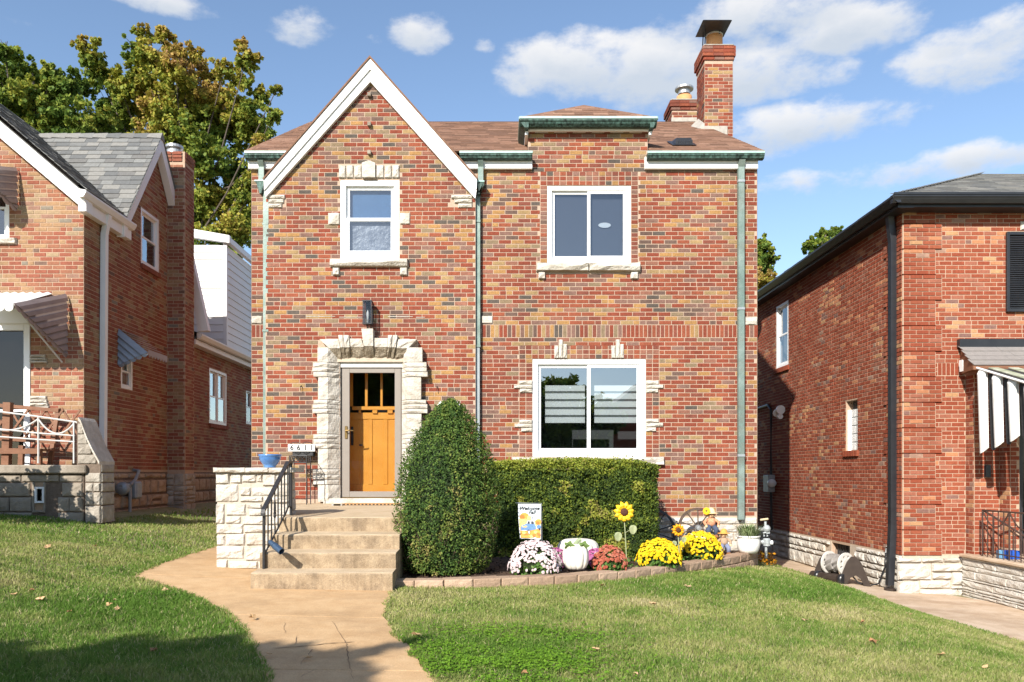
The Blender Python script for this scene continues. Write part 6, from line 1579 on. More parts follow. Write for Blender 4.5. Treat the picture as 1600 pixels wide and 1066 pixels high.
m.lathe((XQ - .1, yfl - .02, zfl - .1), [(.001, 0), (.06, .0), (.06, .08), (.001, .1)], 12, axis=V(0, 1, 0)); m.build('security_floodlight', M_VINYL, HR)
# ------------------------------------------------------------------ front steps, pier, handrail
ST = thing('front_steps', 'tan concrete front steps with deep landing leading to the oak door', 'steps', (-1.8, 9, -1.2))
sx0, sx1 = -2.52, -1.10
edges = [(9.19, -.503), (8.82, -.672), (8.48, -.838), (8.18, -1.012)]
def slabmesh(x0, x1, y0, y1, z0, z1a, z1b, nose=.02):
    """a cast tread: rounded nose, top falling a little to the front, slightly uneven"""
    m = MB(); n = 14; prof = [(y0 + .004, z0), (y0, z1a - nose), (y0 + nose * .3, z1a - nose * .3), (y0 + nose, z1a), (y1, z1b)]
    vs = []; 
    for i in range(n + 1):
        x = x0 + (x1 - x0) * i / n
        for k, (y, z) in enumerate(prof): vs.append((x, y + (R.uniform(-.003, .003) if 0 < k < 4 else 0), z + (R.uniform(-.0025, .0025) if 0 < k < 4 else 0)))
    q = len(prof)
    fs = [(i * q + k, (i + 1) * q + k, (i + 1) * q + k + 1, i * q + k + 1) for i in range(n) for k in range(q - 1)]
    b = len(vs); vs += [(x0, y1, z0), (x1, y1, z0)]
    fs += [tuple(range(q)) + (b,), (b + 1,) + tuple(n * q + k for k in range(q - 1, -1, -1)), (q - 1, n * q + q - 1, b + 1, b), (0, b, b + 1, n * q)]
    m.add(vs, fs)
    for k, fc in enumerate(m.f):
        if k < n * (q - 1) and k % (q - 1) >= 2: m.mi[k] = 1
    return m
yb = 12.66
slabmesh(sx0, sx1, 9.19, 9.88, -1.25, -.503, -.495).build('landing', [M_CONC, M_CONCT], ST); slabmesh(-3.36, sx1, 9.884, yb, -1.25, -.495, -.466, .004).build('landing', [M_CONC, M_CONCT], ST)
for i in range(1, 4):
    y, z = edges[i]; yn = edges[i - 1][0] + .03
    slabmesh(sx0 - .004 * i, sx1 + .004 * i, y, yn, -1.3, z, z + .012).build('step', [M_CONC, M_CONCT], ST)
PI_ = thing('stone_pier', 'whitewashed rough stone pier with thin cap left of the front steps', 'stone pier', (-2.95, 9.7, -1.2))
py0, py1 = 9.56, 9.88; pxa, pxb = PX(337.5, py0), -2.505
m = MB(); m.box(pxa + .02, pxb - .012, py0 + .02, py1, -1.3, .02); m.build('core', pm('pale_pier_mortar', (.40, .35, .28), (.50, .45, .38), 20, .95, .3, 90), PI_)
fp = Frame('x', py0 + .02, -1); fl = Frame('y', pxa + .02, -1); frr = Frame('y', pxb - .012, 1)
pr = [(337, 358, 739, 756), (360, 377, 741, 755), (378, 399, 742, 753.5), (401, 409, 742, 753), (410, 430, 741, 759), (431.5, 456, 741, 757),
      (337, 371, 757.5, 784), (375, 391, 762, 774.5), (393, 425, 762.5, 774.5), (428, 456, 760, 775), (375, 410, 776.5, 784), (412, 456, 776.5, 786),
      (337, 349.5, 788, 818), (353.5, 383, 788, 805.5), (386, 408, 788, 794), (389, 424, 795.5, 806), (426, 456, 788, 805.5), (352, 375, 807.5, 818), (379, 415, 807, 820), (417, 456, 807.5, 820),
      (338, 379, 820, 834), (382, 430, 821.5, 832.5), (432, 456, 821.5, 834), (338, 350.5, 837.5, 852), (353, 382, 834.5, 852), (385, 456, 834.5, 852),
      (338, 380, 854, 873), (383.5, 425, 856, 876), (427, 456, 854, 876), (338, 355, 875, 896), (358, 402, 877.5, 889), (358, 402, 890, 896), (404, 456, 878, 896)]
stones(PI_, fp, [(PX(a, py0) + .0, PZ(d_, py0), PX(b, py0) - PX(a, py0), PZ(c, py0) - PZ(d_, py0)) for a, b, c, d_ in pr], M_STONEW, .032, .45)
for fr, sgn in ((fl, 0), (frr, 1)):
    z = -1.22
    while z < -.02:
        h = min(R.choice([.1, .15, .2, .26]), .0 - z)
        if h < .05: break
        stones(PI_, fr, [(py0 + .02, z + .005, .3, h - .012)], M_STONEW if sgn == 0 else M_STONEW, .02, .3); z += h
m = MB()
xx = PX(332, 9.5); cuts = [xx, xx + .38, xx + .66, PX(462, 9.5)]
for a, b in zip(cuts[:-1], cuts[1:]):
    m = MB(); stone_shape(m, lambda u, z, d: (u, 9.52 - d, z), a + .002, .012, b - a - .004, .056, .02, .3); m.box(a + .003, b - .003, 9.525, 9.93, .013, .067); m.build('cap_stone', M_STONEW, PI_)
HD = thing('handrail', 'black iron handrail with twisted balusters beside the front steps', 'handrail', (-2.48, 8.9, -1.0))
xh = -2.475
def hr(y): t = (y - 8.42) / (9.42 - 8.42); return -.40 + t * .53
def br(y): t = (y - 8.45) / (9.40 - 8.45); return -.86 + t * .44
def hp(nm, *tubes):
    m = MB()
    for pts, r in tubes: m.tube(pts, r, 8)
    return m.build(nm, M_IRON, HD)
m = MB()
for a, b in (((8.40, -.43), (8.42, -.39)), ((8.42, -.39), (9.40, .13)), ((9.40, .13), (9.55, .135))):
    p, q = V(xh, *a), V(xh, *b); m.hexa([p + V(-.022, 0, -.014), p + V(.022, 0, -.014), p + V(.022, 0, .014), p + V(-.022, 0, .014), q + V(-.022, 0, -.014), q + V(.022, 0, -.014), q + V(.022, 0, .014), q + V(-.022, 0, .014)])
m.build('grip_rail', M_IRON, HD)
hp('bottom_rail', ([(xh, 8.46, br(8.46)), (xh, 9.33, br(9.33)), (xh, 9.40, -.40), (xh, 9.47, -.385), (xh, 9.53, -.40)], .011))
hp('post', ([(xh, 8.45, -1.01), (xh, 8.45, hr(8.45))], .017)); hp('post', ([(xh, 9.545, -.5), (xh, 9.545, .135)], .017))
for y in (8.60, 8.73, 8.99, 9.13, 9.26, 9.40, 9.47): hp('baluster', ([(xh, y, br(y) if y < 9.35 else -.39), (xh, y, min(hr(y), .13))], .0085))
yo = 8.86; zm = (hr(yo) + br(yo)) / 2
hp('scroll', ([(xh, yo, br(yo)), (xh, yo, hr(yo))], .0075), *[([(xh, yo + .045 * math.sin(q * 1.0) * sx, zm - .07 + .035 * (1 - math.cos(q)) + .0) for q in [i * .45 for i in range(14)]], .006) for sx in (1, -1)],
   ([(xh, yo + .03, zm + .0), (xh, yo + .02, zm + .09), (xh, yo, zm + .14)], .006), ([(xh, yo - .03, zm + .0), (xh, yo - .02, zm + .09), (xh, yo, zm + .14)], .006))
m = MB(); a, b = P(421, 846, 8.3), P(440, 862, 8.2); ax = (b - a).normalized()
m.lathe(a, [(.001, 0), (.018, .0), (.026, .02), (.026, .045), (.03, .05), (.03, .08), (.025, .084), (.036, .09), (.036, (b - a).length), (.03, (b - a).length), (.028, .1)], 16, axis=ax)
tag(m.build('spotlight', M_BLUEM, smooth=False), 'slate blue solar spotlight clipped to the handrail foot', 'garden light')

# pot on the pier, stand, mailbox, mat
m = MB(); cx, cz = PX(422, 9.7), .07
m.lathe((cx, 9.7, cz), [(.068, 0), (.07, .012), (.065, .02), (.09, .045), (.118, .085), (.128, .115), (.126, .13), (.138, .14), (.14, .158), (.128, .162), (.115, .15), (.1, .06), (.001, .05)], 28)
tag(m.build('flower_pot', M_BLUE, smooth=True), 'glazed blue ceramic pot standing on the whitewashed stone pier', 'flower pot')
SD_ = thing('plant_stand', 'tall black iron plant stand on the landing below the number plate', 'plant stand', (-3.0, 12.3, -.47))
ax0, ax1, ay0, ay1 = PX(452.5, 12.1), PX(479, 12.1), 12.1, 12.36; az0, az1 = -.468, PZ(712.5, 12.1)
def sp(nm, *tubes):
    m = MB()
    for pts, r in tubes: m.tube(pts, r, 6)
    return m.build(nm, M_IRON, SD_)
for x in (ax0, ax1):
    for y in (ay0, ay1): sp('leg', ([(x, y, az0), (x, y, az1)], .008))
for z in (az1, az1 - .1): sp('frame', ([(ax0, ay0, z), (ax1, ay0, z), (ax1, ay1, z), (ax0, ay1, z), (ax0, ay0, z)], .008))
sp('scrollwork', *[([(ax0 + (ax1 - ax0) * t, y, az1 - .05 + .035 * math.sin(t * math.pi * 4 + ph)) for t in [i / 20 for i in range(21)]], .005) for y in (ay0, ay1) for ph in (0, math.pi)], *[([(x, ay0 + (ay1 - ay0) * t, az1 - .05 + .035 * math.sin(t * math.pi * 4)) for t in [i / 20 for i in range(21)]], .005) for x in (ax0, ax1)])
m = MB()
for k in range(6): m.box(ax0, ax1, ay0 + .02 + k * .042, ay0 + .035 + k * .042, az1 - .105, az1 - .1)
m.build('shelf', M_IRON, SD_)
sp('stretcher', ([(ax0, ay0, az0 + .08), (ax1, ay1, az0 + .08)], .006), ([(ax1, ay0, az0 + .08), (ax0, ay1, az0 + .08)], .006))
MX = thing('mailbox', 'black wall mailbox with white house number plate beside the door', 'mailbox', (-3.1, 12.6, .35))
yn_ = 12.47
m = MB(); m.bbox(PX(456, yn_), PX(489, yn_), yn_ + .02, 12.645, PZ(713, yn_), PZ(703.5, yn_), .01); m.build('box', M_IRON, MX)
m = MB(); m.bbox(PX(450, yn_), PX(492, yn_), yn_ - .005, yn_ + .012, PZ(705.5, yn_), PZ(694.5, yn_), .003)
pl = m.build('number_plate', M_SIGN, MX)
for px, ch in ((456, '6'), (466.5, '6'), (477, '1'), (487, '1')): t = textobj('digit', ch, .118, P(px, 700, yn_ - .008), M_INK, pl, sx=.95)
m = MB()
for s in (-1, 1):
    m.tube([P(471 + s * 2, 693, yn_), P(471 + s * 8, 690.5, yn_), P(471 + s * 14, 692, yn_), P(471 + s * 18, 694, yn_)], .005, 5); m.tube([P(471 + s * 2, 706, yn_), P(471 + s * 6, 709, yn_), P(471 + s * 12, 706, yn_)], .005, 5)
m.build('scroll_bracket', M_IRON, MX)
DM = thing('doormat', 'orange brown coir doormat on the landing before the oak door', 'doormat', (-2.0, 12.2, -.47))
m = MB(); m.bbox(PX(535, 12.2), PX(622, 12.2), 11.95, 12.44, -.472, -.455, .005); m.build('coir_pad', M_MAT, DM)
m = MB()
for k in range(16): x = PX(537, 12) + k * .055; m.box(x, x + .03, 11.946, 11.97, -.472, -.4545)
m.build('dark_dash', M_DKSTRIPE, DM, kind='stuff')
m = MB(); z = -.466
for a, b, w in (((519, 788.5), (533, 786), .012), ((522, 787), (535, 788.6), .009)):
    p, q = P(a[0], a[1], 11.9), P(b[0], b[1], 11.9); m.box(p.x, q.x, 11.86, 11.92 + w, z - .01, z + .012)
tag(m.build('trowel', M_GALV), 'small grey trowel lying on the landing left of the doormat', 'trowel')

# ------------------------------------------------------------------ flower bed
BC = [(-1.20, 8.45, -1.125), (-.45, 8.44, -1.115), (.35, 8.68, -1.12), (.86, 8.93, -1.13), (1.69, 9.58, -1.15), (2.5, 10.45, -1.17), (3.2, 11.25, -1.18), (3.62, 11.8, -1.185), (3.95, 12.35, -1.19)]
def bcurve(t):
    n = len(BC) - 1; f = min(max(t, 0), .99999) * n; i = int(f); u = f - i
    p0, p1, p2, p3 = [Vector(BC[min(max(k, 0), n)]) for k in (i - 1, i, i + 1, i + 2)]
    return .5 * (2 * p1 + (p2 - p0) * u + (2 * p0 - 5 * p1 + 4 * p2 - p3) * u * u + (3 * p1 - p0 - 3 * p2 + p3) * u ** 3)
samp = [bcurve(i / 400) for i in range(401)]
cum = [0.0]
for a, b in zip(samp[:-1], samp[1:]): cum.append(cum[-1] + (b - a).length)
def at_len(s):
    i = int(np.searchsorted(cum, s)); i = min(max(i, 1), 400); u = (s - cum[i - 1]) / max(1e-6, cum[i] - cum[i - 1]); return samp[i - 1].lerp(samp[i], u)
BB = thing('flower_bed_border', 'curved low border of pinkish tan concrete blocks round the flower bed', 'garden border', (1, 9, -1.2))
def block(a, b, zt, h, depth=.2):
    d = b - a; d.z = 0; L = d.length; d.normalize(); n = V(-d.y, d.x, 0)     # n points to the house
    m = MB(); m.tint = R.random(); e = .006
    def p(u, z, dd): q = a + d * u - n * dd; return (q.x, q.y, z)
    fl_ = MB(); stone_shape(m, p, e, zt - h, L - 2 * e, h, .016, .35, .06)
    q = [a + d * e, b - d * e, b - d * e + n * depth, a + d * e + n * depth]
    m.hexa([V(v.x, v.y, zt - h) for v in q] + [V(v.x, v.y, zt + R.uniform(-.004, .004)) for v in q])
    m.build('block', M_BLOCK, BB)
s = 0.0; L_tot = cum[-1]; bl = .31
while s < L_tot - .12:
    a, b = at_len(s), at_len(min(s + bl, L_tot)); block(a, b, a.z + R.uniform(-.004, .004), .105)
    if a.x > 1.3:
        a2, b2 = at_len(min(s + .15, L_tot)), at_len(min(s + .15 + bl, L_tot))
        if (b2 - a2).length > .1:
            block(a2 + V(0, -.012, 0), b2 + V(0, -.012, 0), a.z - .112, .105)
            if a.x > 2.4: block(a + V(0, -.016, 0), b + V(0, -.016, 0), a.z - .222, .105)
    s += bl
e_ = at_len(L_tot)
for k in range(3): block(e_ + V(.02, .0, 0), e_ + V(.05, .3, 0), e_.z - k * .112, .105)
def bed_front(x):
    xs_ = [p.x for p in samp]; return np.interp(x, xs_, [p.y for p in samp]), np.interp(x, xs_, [p.z for p in samp])
nx, ny = 90, 60; co = []
for j in range(ny + 1):
    for i in range(nx + 1):
        x = -1.18 + (3.98 + 1.18) * i / nx; y0, z0 = bed_front(x); t = j / ny; y = y0 + .1 + (12.79 - y0 - .1) * t
        co.append((x, y, (z0 - .035) * (1 - t) + (-1.19 if x < 2.2 else -1.24) * t + R.uniform(-.014, .018)))
idx = np.array([(j * (nx + 1) + i, j * (nx + 1) + i + 1, (j + 1) * (nx + 1) + i + 1, (j + 1) * (nx + 1) + i) for j in range(ny) for i in range(nx)]).ravel()
o = bpy.data.objects.new('mulch', npmesh('mulch', co, idx, 4, M_SOIL)); link(o); o['kind'] = 'structure'
def soil(x, y):
    y0, z0 = bed_front(x); t = min(max((y - y0 - .1) / (12.79 - y0 - .1), 0), 1); return float((z0 - .035) * (1 - t) + (-1.19 if x < 2.2 else -1.24) * t)
# bark chips lying on the mulch
C = []
for k in range(2600):
    x = R.uniform(-1.1, 3.9); y0, z0 = bed_front(x); y = y0 + .12 + (12.7 - y0 - .12) * R.random() ** 1.6; C.append((x, y, soil(x, y) + .014))
leaves('bark_chips', C, NR.uniform(.03, .09, len(C)), M_SOIL, NR.uniform(0, 1, len(C)), None, 'stuff', out=np.tile([0, 0, 1.2], (len(C), 1)), spread=.5, aspect=.4)

def foliage_shell(n, inside, push):
    """points close under a closed surface, in uneven clumps"""
    out = []
    return out
def bush_points(n, f):
    """f(u, v) -> (point, normal); clumps make the surface uneven"""
    P_ = []; N_ = []
    for _ in range(n):
        p, q = f(R.random(), R.random()); P_.append(p); N_.append(q)
    return np.array(P_), np.array(N_)
# conical boxwood
CS = thing('conical_shrub', 'tall dark green conical boxwood clipped to a point beside the steps', 'shrub', (-.63, 9.32, -1.15))
ccx, ccy, cz0, cz1 = -.625, 9.32, -1.12, .86
def crad(t):       # bullet outline
    ts = [0, .06, .2, .36, .52, .66, .73, .8, .87, .945, .98, 1.0]; rs = [.47, .53, .585, .605, .58, .52, .465, .39, .305, .185, .10, .03]
    return np.interp(t, ts, rs)
def cone_pts(n, lo, hi, seed):
    t = NR.random(n) ** 1.15; a = NR.uniform(0, 2 * math.pi, n); r = crad(t)
    lump = .16 * (fbm(a * 3.2 + 20, t * 11 + 9, seed, 5) - .5) - .10 * np.clip(fbm(a * 4.5, t * 14, seed + 9, 3) - .60, 0, 1) / .4
    k = NR.uniform(lo, hi, n); rr = np.maximum(r + lump * np.minimum(1, r / .3) - k * .16, .0)
    return np.stack([ccx + .06 * t ** 2 + rr * np.cos(a), ccy + rr * np.sin(a), cz0 + (cz1 - cz0) * t + lump * .3], 1), np.stack([np.cos(a), np.sin(a), .35 + 0 * a], 1), t, a, k
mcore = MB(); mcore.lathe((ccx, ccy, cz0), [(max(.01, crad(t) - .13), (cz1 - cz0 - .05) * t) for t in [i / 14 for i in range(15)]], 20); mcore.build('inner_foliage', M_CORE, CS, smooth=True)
C, N_, t, a, k = cone_pts(42000, -.05, 1.0, 41)
tn = .34 + .9 * (fbm(a * 4 + 5, t * 9, 51) - .5) + NR.normal(size=len(t)) * .15
dry = (fbm(a * 5 + 31, t * 9 + 2, 53) > .60 - .04 * (np.cos(a + 1.0) > .2)) & (t < .5); tn = np.where(dry, tn + .35, tn)
leaves('foliage', C, NR.uniform(.018, .034, len(C)), M_BOX, np.clip(tn, 0, .99), CS, 'stuff', out=N_ * .9, spread=.8, aspect=.65)
# stray shoots and a few bare twigs
ns = 520; tt = NR.random(ns) ** .9; aa_ = NR.uniform(0, 6.283, ns); rr_ = crad(tt); C = []
for i in range(ns):
    L_ = R.uniform(.01, .06)
    for q in range(4): C.append((ccx + .06 * tt[i] ** 2 + (rr_[i] + L_ * q / 4) * math.cos(aa_[i]), ccy + (rr_[i] + L_ * q / 4) * math.sin(aa_[i]), cz0 + (cz1 - cz0) * tt[i] + L_ * .6 * q / 4))
leaves('shoots', np.array(C), NR.uniform(.016, .03, len(C)), M_BOX, np.clip(.55 + NR.normal(size=len(C)) * .15, 0, .99), CS, 'stuff')
m = MB()
for q in range(40):
    a_ = R.uniform(-math.pi, 0) if q < 30 else R.uniform(0, 6.28); t_ = R.uniform(.02, .3); r_ = float(crad(t_)); p_ = V(ccx + r_ * .8 * math.cos(a_), ccy + r_ * .8 * math.sin(a_), cz0 + (cz1 - cz0) * t_)
    m.tube([p_, p_ + V(math.cos(a_) * .1, math.sin(a_) * .1, R.uniform(.02, .14)), p_ + V(math.cos(a_) * .16, math.sin(a_) * .16, R.uniform(.05, .2))], .004, 4)
for q in range(7): aa = R.uniform(0, 6.28); m.tube([(ccx + .1 * math.cos(aa), ccy + .1 * math.sin(aa), -1.2), (ccx + .32 * math.cos(aa), ccy + .32 * math.sin(aa), -.7)], .012, 5, r2=.005)
m.build('stem', M_TWIG, CS)
# clipped box hedge
HG = thing('hedge', 'yellow green clipped box hedge beneath the large lower window', 'hedge', (1.03, 11.8, -1.2))
hx0, hx1, hy0, hy1, hz0 = -.16, 2.24, 11.22, 12.45, -1.2
def hedge_top(x, y): return .165 + .05 * math.sin((x + .2) * 1.35) + .03 * (float(vnoise(np.array(x * 3.), np.array(y * 3.), 61)) - .5) - .12 * max(0, (x - 1.9)) ** 2 * 4
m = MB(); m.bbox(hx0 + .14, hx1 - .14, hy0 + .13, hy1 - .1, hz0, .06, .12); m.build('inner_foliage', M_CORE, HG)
n = 52000
face = NR.choice(4, n, p=[.62, .2, .12, .06]); u = NR.random(n); v = NR.random(n)
X = np.where(face == 0, hx0 + (hx1 - hx0) * u, np.where(face == 1, hx0 + (hx1 - hx0) * u, np.where(face == 2, hx1, hx0)))
Yv = np.where(face == 0, hy0, np.where(face == 1, hy0 + (hy1 - hy0) * v, hy0 + (hy1 - hy0) * u))
top = np.array([hedge_top(x, y) for x, y in zip(X, Yv)])
Zv = np.where(face == 1, top, hz0 + (top - hz0) * v)
lump = .24 * (fbm((X + Yv) * 4.5 + 9, Zv * 4.5 + 30, 63, 5) - .5) - .13 * np.clip(fbm((X + Yv) * 6, Zv * 7, 68, 3) - .58, 0, 1) / .42
k = NR.random(n) ** 1.5 * .17 - lump
Nx = np.where(face == 2, 1., np.where(face == 3, -1., 0)); Ny = np.where(face == 0, -1., 0.); Nz = np.where(face == 1, 1., .25)
rc = np.minimum(np.minimum(X - hx0, hx1 - X), .12) / .12
ns = n // 40; zz_ = NR.choice(n, ns); Zv[zz_] = Zv[zz_] + np.where(face[zz_] == 1, NR.uniform(0, .06, ns), 0); k[zz_] -= NR.uniform(0, .06, ns)
C = np.stack([X - Nx * k, Yv - Ny * k + (1 - np.clip(rc, 0, 1)) * .06 * (face == 0), Zv - np.where(face == 1, k * .7, 0)], 1)
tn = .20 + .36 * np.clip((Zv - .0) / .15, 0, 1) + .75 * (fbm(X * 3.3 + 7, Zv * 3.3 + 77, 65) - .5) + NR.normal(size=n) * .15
brown = (fbm(X * 3.5 + 17, Zv * 4 + 7, 66) > .62) & (Zv < -.1); tn = np.where(brown, .8 + NR.normal(size=n) * .1, tn)
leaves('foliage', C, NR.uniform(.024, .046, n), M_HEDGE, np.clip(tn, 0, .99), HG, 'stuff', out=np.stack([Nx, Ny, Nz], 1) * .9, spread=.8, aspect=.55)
m = MB()
for q in range(16): x = R.uniform(hx0 + .2, hx1 - .2); m.tube([(x, R.uniform(11.4, 12.2), -1.25), (x + R.uniform(-.2, .2), R.uniform(11.28, 11.5), -.5)], .012, 5, r2=.004)
m.build('stem', M_TWIG, HG)

# chrysanthemums
def mum(px, py_base, y, w_px, h_px, mat, label, nfl, fs, dense=1.0, gap=None, group=None):
    cx = PX(px, y); zb = soil(cx, y) if y > float(bed_front(cx)[0]) + .1 else PZ(py_base, y)
    rx = w_px * y / F / 2; hh = h_px * y / F
    T0 = thing('chrysanthemum', label, 'flower', (cx, y, zb), group)
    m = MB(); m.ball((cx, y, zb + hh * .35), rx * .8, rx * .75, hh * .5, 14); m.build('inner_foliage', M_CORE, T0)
    n = 700; th = NR.uniform(0, 2 * math.pi, n); ph = NR.random(n); r = NR.uniform(.7, .97, n)
    C = np.stack([cx + rx * r * np.cos(th) * np.sqrt(1 - ph * ph * .8), y + rx * r * np.sin(th) * np.sqrt(1 - ph * ph * .8), zb + .02 + hh * .9 * ph * r], 1)
    leaves('foliage', C, NR.uniform(.03, .055, n), M_LEAFG, NR.random(n) * .8, T0, 'stuff', out=np.stack([np.cos(th), np.sin(th), ph], 1), spread=.8)
    m = MB(); cnt = 0; i = 0
    nfl = int(nfl * 1.7)
    while cnt < nfl and i < nfl * 6:
        i += 1
        a = R.uniform(0, 2 * math.pi); p = R.random() ** .8; 
        if math.sin(a) > .55 and p < .8: continue
        lump = .06 * math.sin(a * 5 + px) + .05 * math.sin(a * 9 + p * 7)
        d = V(math.cos(a) * math.sqrt(1 - p * p), math.sin(a) * math.sqrt(1 - p * p), p)
        if gap and gap(d): 
            if R.random() < .85: continue
        s_ = 0; c = V(cx + rx * (1 + lump) * d.x * 1.0, y + rx * .95 * (1 + lump) * d.y, zb + .05 + hh * .93 * (1 + lump * .4) * p + R.uniform(-.015, .015))
        nn = (d + V(R.uniform(-.4, .4), R.uniform(-.4, .4), R.uniform(-.1, .5))).normalized(); s = fs * R.uniform(.55, 1.05)
        t1 = nn.cross(V(.3, .5, .8)).normalized(); t2 = nn.cross(t1); np_ = 8; vs = [c + nn * s * .3]
        for q in range(np_ * 2):
            an = math.pi * q / np_; rr = s if q % 2 == 0 else s * .72
            vs.append(c + (t1 * math.cos(an) + t2 * math.sin(an)) * rr * .5 + nn * s * (.12 if q % 2 == 0 else .0))
        m.tint = min(.999, max(0, R.gauss(.5, .25)))
        m.add(vs, [(0, 1 + q, 1 + (q + 1) % (np_ * 2)) for q in range(np_ * 2)]); cnt += 1
    m.build('blossoms', mat, T0, kind='stuff'); return T0
GRP = 'potted chrysanthemums in the flower bed'
mum(836, 896, 9.15, 80, 49, M_PINKW, 'pale pinkish white chrysanthemum mound left of the pumpkins', 330, .05, gap=lambda d: d.z < .42 and d.y < -.3 and -.55 < d.x < .25, group=GRP)
mum(871, 882, 9.75, 34, 28, M_MAG, 'magenta chrysanthemum peeping out left of the ribbed pumpkin', 120, .042, group=GRP)
mum(930, 883, 9.9, 32, 26, M_MAG, 'magenta chrysanthemum between the ribbed pumpkin and rust flowers', 120, .042, group=GRP)
mum(951.5, 893, 9.58, 53, 36, M_RUST, 'rust red chrysanthemum mound right of the ribbed pumpkin', 190, .05, gap=lambda d: d.z < .35 and d.y < -.3 and abs(d.x - .1) < .45, group=GRP)
mum(1030, 888, 10.2, 68, 40, M_YEL, 'bright yellow chrysanthemum mound, the front one of two', 330, .052, gap=lambda d: d.z < .25 and d.y < -.3 and abs(d.x + .3) < .3, group=GRP)
mum(1094, 880, 11.15, 68, 42, M_YEL, 'bright yellow chrysanthemum mound below the rimmed wagon wheel', 300, .055, gap=lambda d: d.z < .25 and d.y < -.3 and d.x < -.2, group=GRP)

# pumpkins
def pumpkin(px, y, pyb, w, h, label, stem=True, squat=1.0, mat=M_PUMPW, ribs=10):
    cx = PX(px, y); zb = PZ(pyb, y); r = w * y / F / 2; hh = h * y / F
    T0 = thing('pumpkin', label, 'pumpkin', (cx, y, zb), 'white decorative pumpkins')
    prof = [(.001, .03)] + [(r * (math.sin(math.pi * t) ** .42), hh * (.5 - .5 * math.cos(math.pi * t)) ** 1.0) for t in [.04, .1, .2, .32, .45, .58, .7, .8, .88, .94, .98]] + [(.001, hh * .94)]
    m = MB(); m.lathe((cx, y, zb), prof, 80, rib=lambda a: .90 + .12 * abs(math.cos(a * ribs / 2)) ** .5); m.build('body', mat, T0, smooth=True)
    if stem:
        m = MB(); m.tube([(cx, y, zb + hh * .93), (cx + .005, y - .01, zb + hh * 1.03), (cx + .03, y - .02, zb + hh * 1.12), (cx + .06, y - .02, zb + hh * 1.16)], [.035, .028, .022, .026], 8); m.build('stem', M_PUMPS, T0)
        for sx in (-1, 1):
            m = MB(); c = V(cx + sx * .085, y - .07, zb + hh * .98); pts = [c + V(.058 * math.cos(q) * (1 + .25 * math.cos(5 * q)), -.03 * math.cos(q * 2) - .02, .048 * math.sin(q) * (1 + .25 * math.cos(5 * q)) - .01) for q in [i * math.pi / 8 for i in range(16)]]
            m.add([c + V(0, -.035, .01)] + pts, [(0, i + 1, (i + 1) % 16 + 1) for i in range(16)]); m.tint = .8; m.t = [.75] * len(m.f); m.build('leaf', M_LEAFG, T0)
            m = MB(); m.tube([c, (cx + sx * .02, y - .02, zb + hh * 1.0)], .006, 5); m.build('tendril', M_PUMPS, T0)
pumpkin(899.5, 9.38, 890.5, 40.5, 41, 'tall cream white ribbed pumpkin with green leaves at its stem')
pumpkin(903, 10.4, 880, 66, 38, 'broad white pumpkin behind the tall ribbed one', False, ribs=12)
# a dry hosta-like leaf heap
C = [(PX(988 + R.uniform(-14, 14), 9.6), 9.6 + R.uniform(-.08, .08), soil(1.6, 9.6) + .02 + R.random() * .04) for _ in range(9)]
for i, c in enumerate(C):
    pass

# sunflowers on stakes
def sunflower(px, py, r_px, y, mat, label, pyb, dpx):
    c = P(px, py, y); zb = PZ(pyb, y); r = r_px * y / F
    T0 = thing('garden_sunflower', label, 'garden ornament', (c.x + dpx * y / F, y, zb), 'metal sunflower stakes')
    m = MB(); m.tube([(c.x + dpx * y / F, y, zb - .05), (c.x + dpx * .5 * y / F, y + .005, (zb + c.z) / 2), (c.x, y + .02, c.z)], .007, 6); m.build('stem', M_METLEAF, T0)
    for k in range(11):
        a = 2 * math.pi * k / 11 + .15; d = V(math.cos(a), 0, math.sin(a)); n = V(-math.sin(a), 0, math.cos(a))
        m = MB(); yo_ = -.006 * (k % 2)
        pts = [c + d * r * t + n * r * w * s + V(0, yo_ - q, 0) for t, w, q in ((.34, .10, .012), (.62, .21, .03), (.84, .165, .022)) for s in (-1, 0, 1)]
        for i in (1, 4, 7): pts[i] = pts[i] + V(0, -.012, 0)
        tip = c + d * r * R.uniform(.97, 1.06) + V(0, yo_ + .005, 0)
        vs = pts + [tip]; fs = [(0, 1, 4, 3), (1, 2, 5, 4), (3, 4, 7, 6), (4, 5, 8, 7), (6, 7, 9), (7, 8, 9)]
        m.add(vs, fs); m.add([p + V(0, .006, 0) for p in vs], fs); m.build('petal', mat, T0)
    m = MB(); m.lathe(c + V(0, -.005, 0), [(r * .38, 0), (r * .36, .03), (r * .2, .045), (.001, .04)], 18, axis=V(0, -1, 0)); m.build('seed_disc', M_SUND, T0, smooth=True)
    for sx, fz in ((1, .52), (-1, .36)):
        a = V(c.x + dpx * .5 * y / F, y, zb + (c.z - zb) * fz); q = a + V(sx * r * .55, -.02, r * .35)
        m = MB(); m.tube([a, q], .004, 5); ce = q + V(sx * r * .15, 0, r * .05)
        pts = [ce + V(r * .36 * math.cos(t) , -.01 * math.cos(2 * t), r * .44 * math.sin(t) * (1 - .25 * math.sin(t))) for t in [i * math.pi / 7 for i in range(14)]]
        m.add(pts, [tuple(range(14))]); m.add([p + V(0, .005, 0) for p in pts], [tuple(range(13, -1, -1))]); m.build('leaf', M_METLEAF, T0)
sunflower(975, 800, 16.5, 10.3, M_SUNF, 'large yellow sunflower on a stake before the hedge', 868, 4)
sunflower(1059.5, 828.5, 10.5, 10.6, M_SUNO, 'smaller orange sunflower on a stake beside the yellow flowers', 866, 2)
m = 0
C = [(PX(979, 10.2) + R.gauss(0, .05), 10.2 + R.gauss(0, .05), soil(1.6, 10.2) + R.uniform(.01, .1)) for _ in range(90)]
